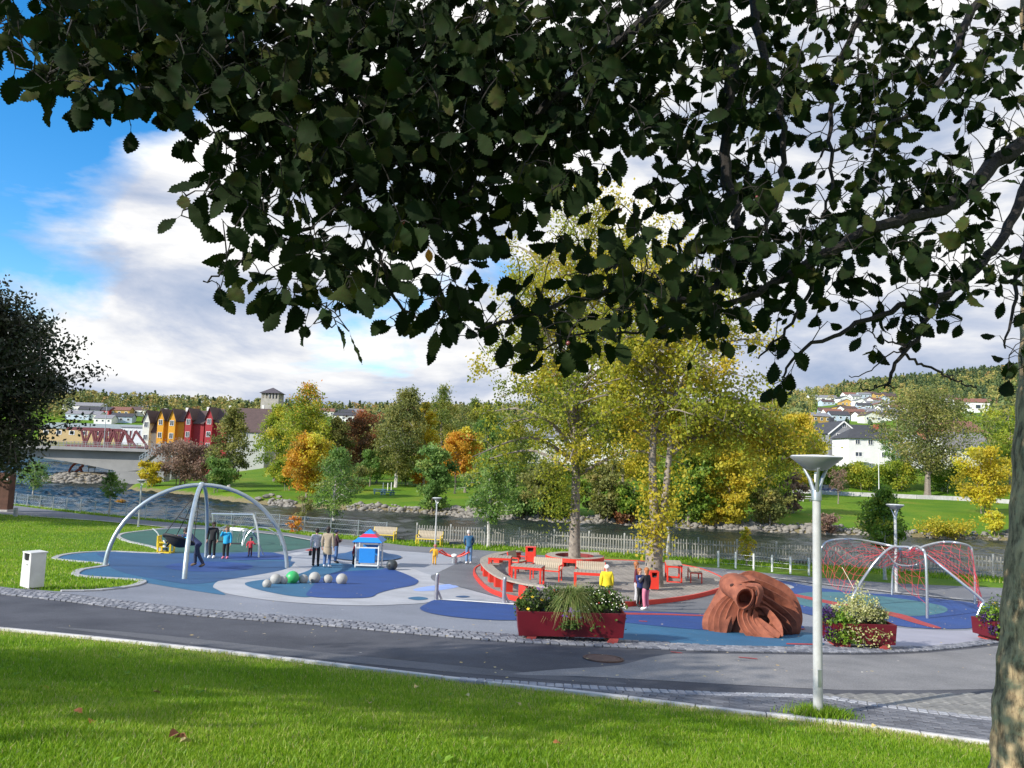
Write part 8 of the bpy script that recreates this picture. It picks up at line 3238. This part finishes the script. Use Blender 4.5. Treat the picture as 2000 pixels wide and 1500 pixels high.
def person(label, loc, rz, H, top, trousers, shoes, hair, pose=None, lean=0.0, side=0.0, longhair=0.0, coat=0.0, hood=False, cap=None, kid=0.0, collar=None, extras=None, glasses=False, sleeves=True, bulk=1.0, group='people in the playground', face=True):
    J = {k: Vector(v) for k, v in BASE.items()}
    if kid:                                  # children: bigger head, shorter legs
        for k in J:
            z = J[k].z
            J[k].z = z * (1 - .10 * kid) if z < .53 else (.53 * (1 - .10 * kid) + (z - .53) * (1 - .04 * kid))
        c = J['nec'].copy()
        for k in ('jaw', 'cra', 'top', 'nos'):
            J[k] = c + (J[k] - c) * (1 + .42 * kid)
    for k, v in (pose or {}).items():
        J[k] = Vector(v)
    if lean or side:
        p = J['pel'].copy()
        M = Matrix.Rotation(-lean, 3, 'X') @ Matrix.Rotation(side, 3, 'Y')
        up = ['spi', 'che', 'nec', 'jaw', 'cra', 'top', 'nos', 'shL', 'shR', 'elL', 'elR', 'wrL', 'wrR']
        for k in up:
            if not (pose and k in pose and k[:2] in ('el', 'wr')):
                J[k] = p + M @ (J[k] - p)
    for k in J:
        J[k] = J[k] * H
    t = thing('person', label, 'person', loc, rz, group)
    hs = 1 + .42 * kid
    # body: one continuous figure with head, arms, hands and legs
    V, E, R = [], [], []

    def add(p, r, par=None):
        V.append(Vector(p))
        R.append(r * H if not isinstance(r, tuple) else (r[0] * H, r[1] * H))
        if par is not None:
            E.append((par, len(V) - 1))
        return len(V) - 1
    a = add(J['pel'], (.056, .046))
    b = add(J['spi'], (.052, .042), a)
    c = add(J['che'], (.060, .044), b)
    n = add(J['nec'], .030, c)
    j = add(J['jaw'], (.036 * hs, .042 * hs), n)
    cr = add(J['cra'], (.045 * hs, .052 * hs), j)
    add(J['top'], .028 * hs, cr)
    for s in 'LR':
        sh = add(J['sh' + s], .028, c)
        el = add(J['el' + s], .022, sh)
        wr = add(J['wr' + s], .017, el)
        d = (J['wr' + s] - J['el' + s]).normalized()
        sd = d.cross(Vector((0, 1, 0)))
        sd = sd.normalized() if sd.length > .2 else Vector((1, 0, 0))
        nm = d.cross(sd).normalized()
        pa = add(J['wr' + s] + d * .038 * H, (.022, .012), wr)
        for i, (o_, l) in enumerate(((-.018, .042), (-.006, .050), (.006, .047), (.018, .038))):
            f1 = add(J['wr' + s] + (d * (.060 + l * .4) + nm * o_ + sd * .006) * H, .0062, pa)
            add(J['wr' + s] + (d * (.058 + l * .8) + nm * o_ + sd * .022) * H, .005, f1)
        th = add(J['wr' + s] + (d * .045 + nm * .030 + sd * .008) * H, .0068, pa)
        add(J['wr' + s] + (d * .065 + nm * .034 + sd * .016) * H, .0055, th)
        hi = add(J['hi' + s], .042, a)
        kn = add(J['kn' + s], .028, hi)
        an = add(J['an' + s], .021, kn)
        add(J['to' + s], (.020, .014), an)
    skin_obj('body', V, E, R, SKIN, t)
    fw_ = (J['nos'] - J['cra'])
    fw_ = Vector((fw_.x, fw_.y, 0)).normalized() if Vector((fw_.x, fw_.y, 0)).length > .01 else Vector((0, 1, 0))
    rt_ = Vector((fw_.y, -fw_.x, 0))
    upv = (J['top'] - J['jaw']).normalized()
    fw2 = (J['nos'] - J['cra']).normalized()
    rt2 = fw2.cross(upv).normalized()
    fw3 = upv.cross(rt2).normalized()
    hc = J['cra'] - upv * .012 * H
    if face:
        MB().tube([hc + fw3 * .045 * H * hs - upv * .004 * H, hc + fw3 * .057 * H * hs - upv * .018 * H], [.006 * H, .010 * H], 8).build('nose', SKIN, t, True)
        for s in (-1, 1):
            MB().ball(hc + fw3 * .043 * H * hs + rt2 * s * .019 * H * hs + upv * .002 * H, .0062 * H * hs, 8, 6).build('eye', M_BLACK, t, True)
            MB().ball(hc - fw3 * .004 * H + rt2 * s * .047 * H * hs - upv * .012 * H, .012 * H * hs, 8, 6, (.5, .8, 1.2)).build('ear', SKIN, t, True)
        MB().box(hc + fw3 * .047 * H * hs - upv * .036 * H * hs, (.024 * H, .008 * H, .006 * H), M=Matrix((rt2, fw3, upv)).transposed()).build('mouth', mat('lips', (.35, .10, .09), .6), t)
    if glasses:
        b_ = MB()
        for s in (-1, 1):
            b_.box(hc + fw3 * .054 * H + rt2 * s * .020 * H + upv * .002 * H, (.028 * H, .008 * H, .018 * H), M=Matrix((rt2, fw3, upv)).transposed())
        b_.build('sunglasses', M_BLACK, t)
    # top garment
    V, E, R = [], [], []
    k = bulk
    a = add(J['pel'] - (J['spi'] - J['pel']) * .75, (.098 * k, .084 * k))
    a = add(J['pel'] - (J['spi'] - J['pel']) * .1, (.094 * k, .080 * k), a)
    b = add(J['spi'], (.088 * k, .074 * k), a)
    c = add(J['che'], (.094 * k, .074 * k), b)
    add(J['nec'] - (J['nec'] - J['che']) * .10, .042, c)
    for s in 'LR':
        sh = add(J['sh' + s], .044 * k, c)
        el = add(J['el' + s], .034 * k, sh)
        add(J['wr' + s].lerp(J['el' + s], -.04), .026 * k, el)
    if coat:
        b_ = MB().tube([J['pel'] + Vector((0, 0, .03 * H)), J['pel'] - Vector((0, 0, .06 * H)), J['pel'] - Vector((0, 0, coat * .6 * H)), J['pel'] - Vector((0, 0, coat * H))], [.080 * H, .100 * H, .106 * H, .116 * H], 18)
        b_.v = [(p[0], p[1] * .78, p[2]) for p in b_.v]
        b_.build('coat_skirt', top, t, True)
    skin_obj('coat' if coat else 'jacket', V, E, R, top, t)
    # trousers
    V, E, R = [], [], []
    a = add(J['pel'] - (J['spi'] - J['pel']) * .05, (.062, .054))
    for s in 'LR':
        hi = add(J['hi' + s].lerp(J['kn' + s], .12), .060, a)
        kn = add(J['kn' + s], .044, hi)
        add(J['an' + s] - (J['kn' + s] - J['an' + s]) * .02, .036, kn)
    skin_obj('trousers', V, E, R, trousers, t)
    for s in 'LR':
        d = J['to' + s] - J['an' + s]
        f_ = d.normalized()
        q = f_.orthogonal() if abs(f_.z) > .9 else f_.cross(Vector((0, 0, 1))).normalized()
        M_ = Matrix((q, f_, q.cross(f_))).transposed()
        b_ = MB().ball((0, 0, 0), 1, 12, 8)
        c_ = J['an' + s].lerp(J['to' + s], .42) + Vector((0, 0, -.004 * H))
        b_.v = [tuple(c_ + M_ @ Vector((p[0] * .036 * H, p[1] * .082 * H, max(p[2], -.75) * .034 * H))) for p in b_.v]
        b_.build('shoe', shoes, t, True)

    def blob(b_, c_, rx, ry, rz_):
        g_ = MB().ball((0, 0, 0), 1, 14, 10)
        M_ = Matrix((rt2, fw3, upv)).transposed()
        b_.add([c_ + M_ @ Vector((p[0] * rx * H * hs, p[1] * ry * H * hs, p[2] * rz_ * H * hs)) for p in g_.v], g_.f)
    if hair is not None:
        b_ = MB()
        blob(b_, hc + upv * .014 * H * hs - fw3 * .012 * H * hs, .056, .058, .052)
        blob(b_, hc - upv * .012 * H * hs - fw3 * .022 * H * hs, .054, .042, .052)
        if longhair:
            for f_ in (.25, .5, .75, 1):
                blob(b_, hc - upv * (.02 + longhair * f_) * H - fw3 * (.032 + .012 * f_) * H * hs, .052 - .014 * f_, .034 - .008 * f_, .045)
        b_.build('hair', hair, t, True)
    if hood or cap is not None:
        b_ = MB()
        blob(b_, hc + upv * .018 * H * hs - fw3 * .010 * H * hs, .060, .062, .053)
        if hood:
            blob(b_, hc - upv * .020 * H * hs - fw3 * .020 * H * hs, .060, .050, .060)
        else:
            blob(b_, hc + upv * .018 * H * hs + fw3 * .055 * H * hs, .040, .040, .007)
        b_.build('hood' if hood else 'cap', cap if cap is not None else top, t, True)
    for e in (extras or []):
        e(t, J, H)
    return t


def stand(px, py, top):
    g = ground(px, py)
    return g + V3(0, 0, .034), (py - top) / FPX * g.y * 1.0


DENIM = cloth('denim', (.06, .12, .26))
CBLACK = cloth('black', (.012, .012, .014))
CNAVY = cloth('navy', (.02, .03, .07))
WSHOE = cloth('white_shoe', (.75, .75, .75), .05)
HDARK = mat('hair_dark', (.022, .014, .010), .6, .3, 20)
HBLOND = mat('hair_blond', (.36, .24, .10), .6, .25, 20)
HGING = mat('hair_ginger', (.34, .12, .035), .6, .25, 20)
HGREY = mat('hair_grey', (.5, .48, .45), .7, .2, 20)

l, h = stand(413, 1091, 1021)
person('woman in black top and black trousers with sunglasses and white shoes', l, PI, h, CBLACK, CBLACK, WSHOE, HDARK, glasses=True)
l, h = stand(440, 1092, 1029)
person('girl in a bright blue jacket and pink boots holding a hand to her face', l, PI, h, cloth('cyan', (.02, .36, .62)), CBLACK, cloth('pink_boot', (.55, .17, .25)), HBLOND, kid=.6, longhair=.05, pose=dict(elR=(.17, .03, .66), wrR=(.075, .12, .82)), bulk=1.12)
l, h = stand(383, 1108, 1030)
person('man in dark blue hoodie bending forward to push the basket swing', l, PI / 2 - .1, h * 1.08, cloth('dark_blue', (.035, .05, .13)), CNAVY, cloth('brown_shoe', (.10, .07, .05)), HDARK, lean=.85,
       pose=dict(elL=(-.14, .40, .66), wrL=(-.12, .55, .66), elR=(.14, .40, .66), wrR=(.12, .55, .66), knR=(.06, .07, .28), anR=(.06, .06, .055), toR=(.066, .15, .022), knL=(-.06, -.06, .29), anL=(-.06, -.20, .06), toL=(-.066, -.12, .018), pel=(0, 0, .51)))
# the child lying in the basket: joints given along the basket's tilt
ht = 1.25
hd = V3(.93, .1, .20).normalized()       # from feet to head, in the world
upn = V3(-.2, -.25, .94).normalized()


def lie(a, b, c=0.0):
    """a along the body, b above the basket, c sideways (fractions of the child's height)"""
    sdv = hd.cross(upn).normalized()
    v = hd * a + upn * b + sdv * c
    return (v.x, v.y, v.z)


LP = dict(pel=lie(.0, .0), spi=lie(.10, -.01), che=lie(.20, .0), nec=lie(.29, .03), jaw=lie(.34, .06), cra=lie(.385, .08), top=lie(.425, .09), nos=lie(.36, .135),
          shL=lie(.26, .02, -.11), elL=lie(.12, .04, -.16), wrL=lie(.10, .12, -.12), shR=lie(.26, .02, .11), elR=lie(.12, .03, .17), wrR=lie(.20, .10, .20),
          hiL=lie(-.02, .0, -.055), knL=lie(-.22, .09, -.07), anL=lie(-.42, .02, -.08), toL=lie(-.46, .08, -.09), hiR=lie(-.02, .0, .055), knR=lie(-.22, .07, .08), anR=lie(-.38, -.08, .10), toR=lie(-.43, -.04, .11))
person('child in a bright blue jacket lying in the basket swing with legs stretched out', bc + axis * .10, 0, ht, cloth('cyan', (.02, .36, .62)), CBLACK, WSHOE, HDARK, pose=LP)
l, h = stand(488, 1088, 1050)
person('toddler in dark and red suit with a hood beside the swing post', l, PI, h, cloth('toddler_red', (.42, .03, .05)), cloth('toddler_dark', (.05, .012, .02)), CBLACK, None, kid=1, hood=True, cap=CNAVY, bulk=1.25, pose=dict(elR=(-.20, .06, .64), wrR=(-.22, .14, .60), elL=(.2, .06, .66), wrL=(.30, .10, .68)) if False else dict(elL=(-.2, .06, .62), wrL=(-.30, .10, .64), elR=(.17, .04, .60), wrR=(.15, .12, .50)))


def handbag(t, J, H):
    p = J['wrL'] + Vector((-.02, 0, -.12 * H))
    MB().box(p + V3(0, 0, -.08), (.12, .26, .2)).build('handbag', CBLACK, t, bevel=.02)
    MB().tube([p + V3(0, -.1, 0), p + V3(0, 0, .12), p + V3(0, .1, 0)], .008, 5).build('bag_strap', CBLACK, t)


l, h = stand(616, 1107, 1034)
person('woman in pale patterned jacket and black trousers with a black handbag', l, .15, h, mat('cloth_patterned', (.52, .50, .50), .85, .3, 26, .2, 60, col2=(.22, .21, .24)), CBLACK, CBLACK, HDARK, extras=[handbag], bulk=1.05)
l, h = stand(638, 1110, 1031)
person('woman in a long beige trench coat and jeans seen from behind', l, -.1, h, cloth('beige', (.33, .27, .19)), DENIM, WSHOE, HDARK, coat=.21, longhair=.03, bulk=1.06)
l, h = stand(655, 1101, 1037)
person('man in dark jacket and cap with folded arms beside the trench coat', l, -1.2, h, cloth('dark_maroon', (.04, .016, .024)), DENIM, CBLACK, HDARK, cap=CNAVY, pose=dict(elL=(-.14, .06, .63), wrL=(-.02, .12, .67), elR=(.14, .06, .63), wrR=(.03, .13, .65)))
l, h = stand(687, 1106, 1060)
person('child in dark red jacket half hidden behind the play house post', l + V3(0, .35, 0), -PI / 2, h * 1.02, cloth('dark_red', (.16, .012, .02)), CBLACK, CBLACK, HDARK, kid=.8, bulk=1.1, lean=.15)
l, h = stand(848, 1104, 1065)
person('toddler in a yellow rain suit walking beside the red seesaw', l, -.2, h, cloth('rain_yellow', (.62, .33, .02), .06), cloth('rain_yellow', (.62, .33, .02)), cloth('rain_boot', (.45, .25, .03)), None, kid=1, cap=cloth('pinkish_cap', (.42, .15, .13)), bulk=1.3, side=.06, pose=dict(elL=(-.2, .0, .66), wrL=(-.24, .06, .58)))
l, h = stand(915, 1103, 1040)
person('man in blue jumper and jeans with head bowed seen from behind', l, .12, h * 1.05, cloth('petrol', (.025, .10, .20)), cloth('light_denim', (.10, .20, .36)), WSHOE, HGREY, lean=.32, side=-.04, pose=dict(elL=(-.13, .12, .63), wrL=(-.10, .22, .52), elR=(.13, .12, .63), wrR=(.10, .22, .52)))
q = al.at(al.len * .975, .50)[0]
sitp = dict(pel=(0, 0, .0), hiL=(-.055, .02, -.01), hiR=(.055, .02, -.01), knL=(-.07, .24, .0), knR=(.07, .24, .0), anL=(-.07, .25, -.25), anR=(.07, .25, -.25), toL=(-.075, .34, -.28), toR=(.075, .34, -.28))
up_shift = {k: (v[0], v[1], v[2] - .53) for k, v in BASE.items() if not (k[-1] in 'LR' and k[:-1] in ('hi', 'kn', 'an', 'to')) and k != 'pel'}
sitp.update(up_shift)
qx = ground(1186, 1186)
person('child in a bright yellow hooded jacket with a white cap sitting behind the long planter', V3(qx.x, qx.y + .25, tz(qx.x, qx.y) + DZ + .55), .1, 1.42, cloth('hood_yellow', (.72, .58, .02), .18), CNAVY, CBLACK, None, pose=sitp, cap=cloth('white_cap', (.70, .68, .66)), bulk=1.32, group='people in the playground')
l, h = stand(1243, 1180, 1100)
person('girl with long ginger hair in a maroon jacket and pale trousers', l, -1.9, h, cloth('maroon', (.10, .012, .022)), cloth('pale_grey', (.46, .45, .47)), CBLACK, HGING, kid=.25, longhair=.10)
l, h = stand(1249, 1186, 1113)


def stripes(t, J, H):
    for s, sg in (('L', -1), ('R', 1)):
        a, b_ = J['kn' + s] + V3(sg * .040 * H, 0, 0), J['an' + s] + V3(sg * .031 * H, 0, .02 * H)
        MB().tube([J['hi' + s] + V3(sg * .058 * H, 0, -.03 * H), a, b_], .007, 5).build('trouser_stripe', WSHOE, t)
    MB().box(J['che'] + V3(0, .066 * H, -.01 * H), (.14 * H, .02 * H, .045 * H)).build('chest_band', WSHOE, t, bevel=.006)


person('girl in a navy and white sports top and striped black track trousers', l, PI + .55, h, cloth('sport_navy', (.015, .03, .13)), CBLACK, CBLACK, HGING, kid=.3, longhair=.06, extras=[stripes], pose=dict(elL=(-.13, .06, .66), wrL=(-.03, .15, .69), elR=(.13, .06, .66), wrR=(.02, .15, .70)))
l, h = stand(1261, 1193, 1112)
person('girl in a charcoal hoodie and pink leggings with white shoes', l, .75, h, cloth('charcoal', (.028, .026, .032)), cloth('pink_leggings', (.55, .17, .24)), WSHOE, HGING, kid=.25, longhair=.05, pose=dict(elL=(-.14, .06, .64), wrL=(-.05, .14, .66)))
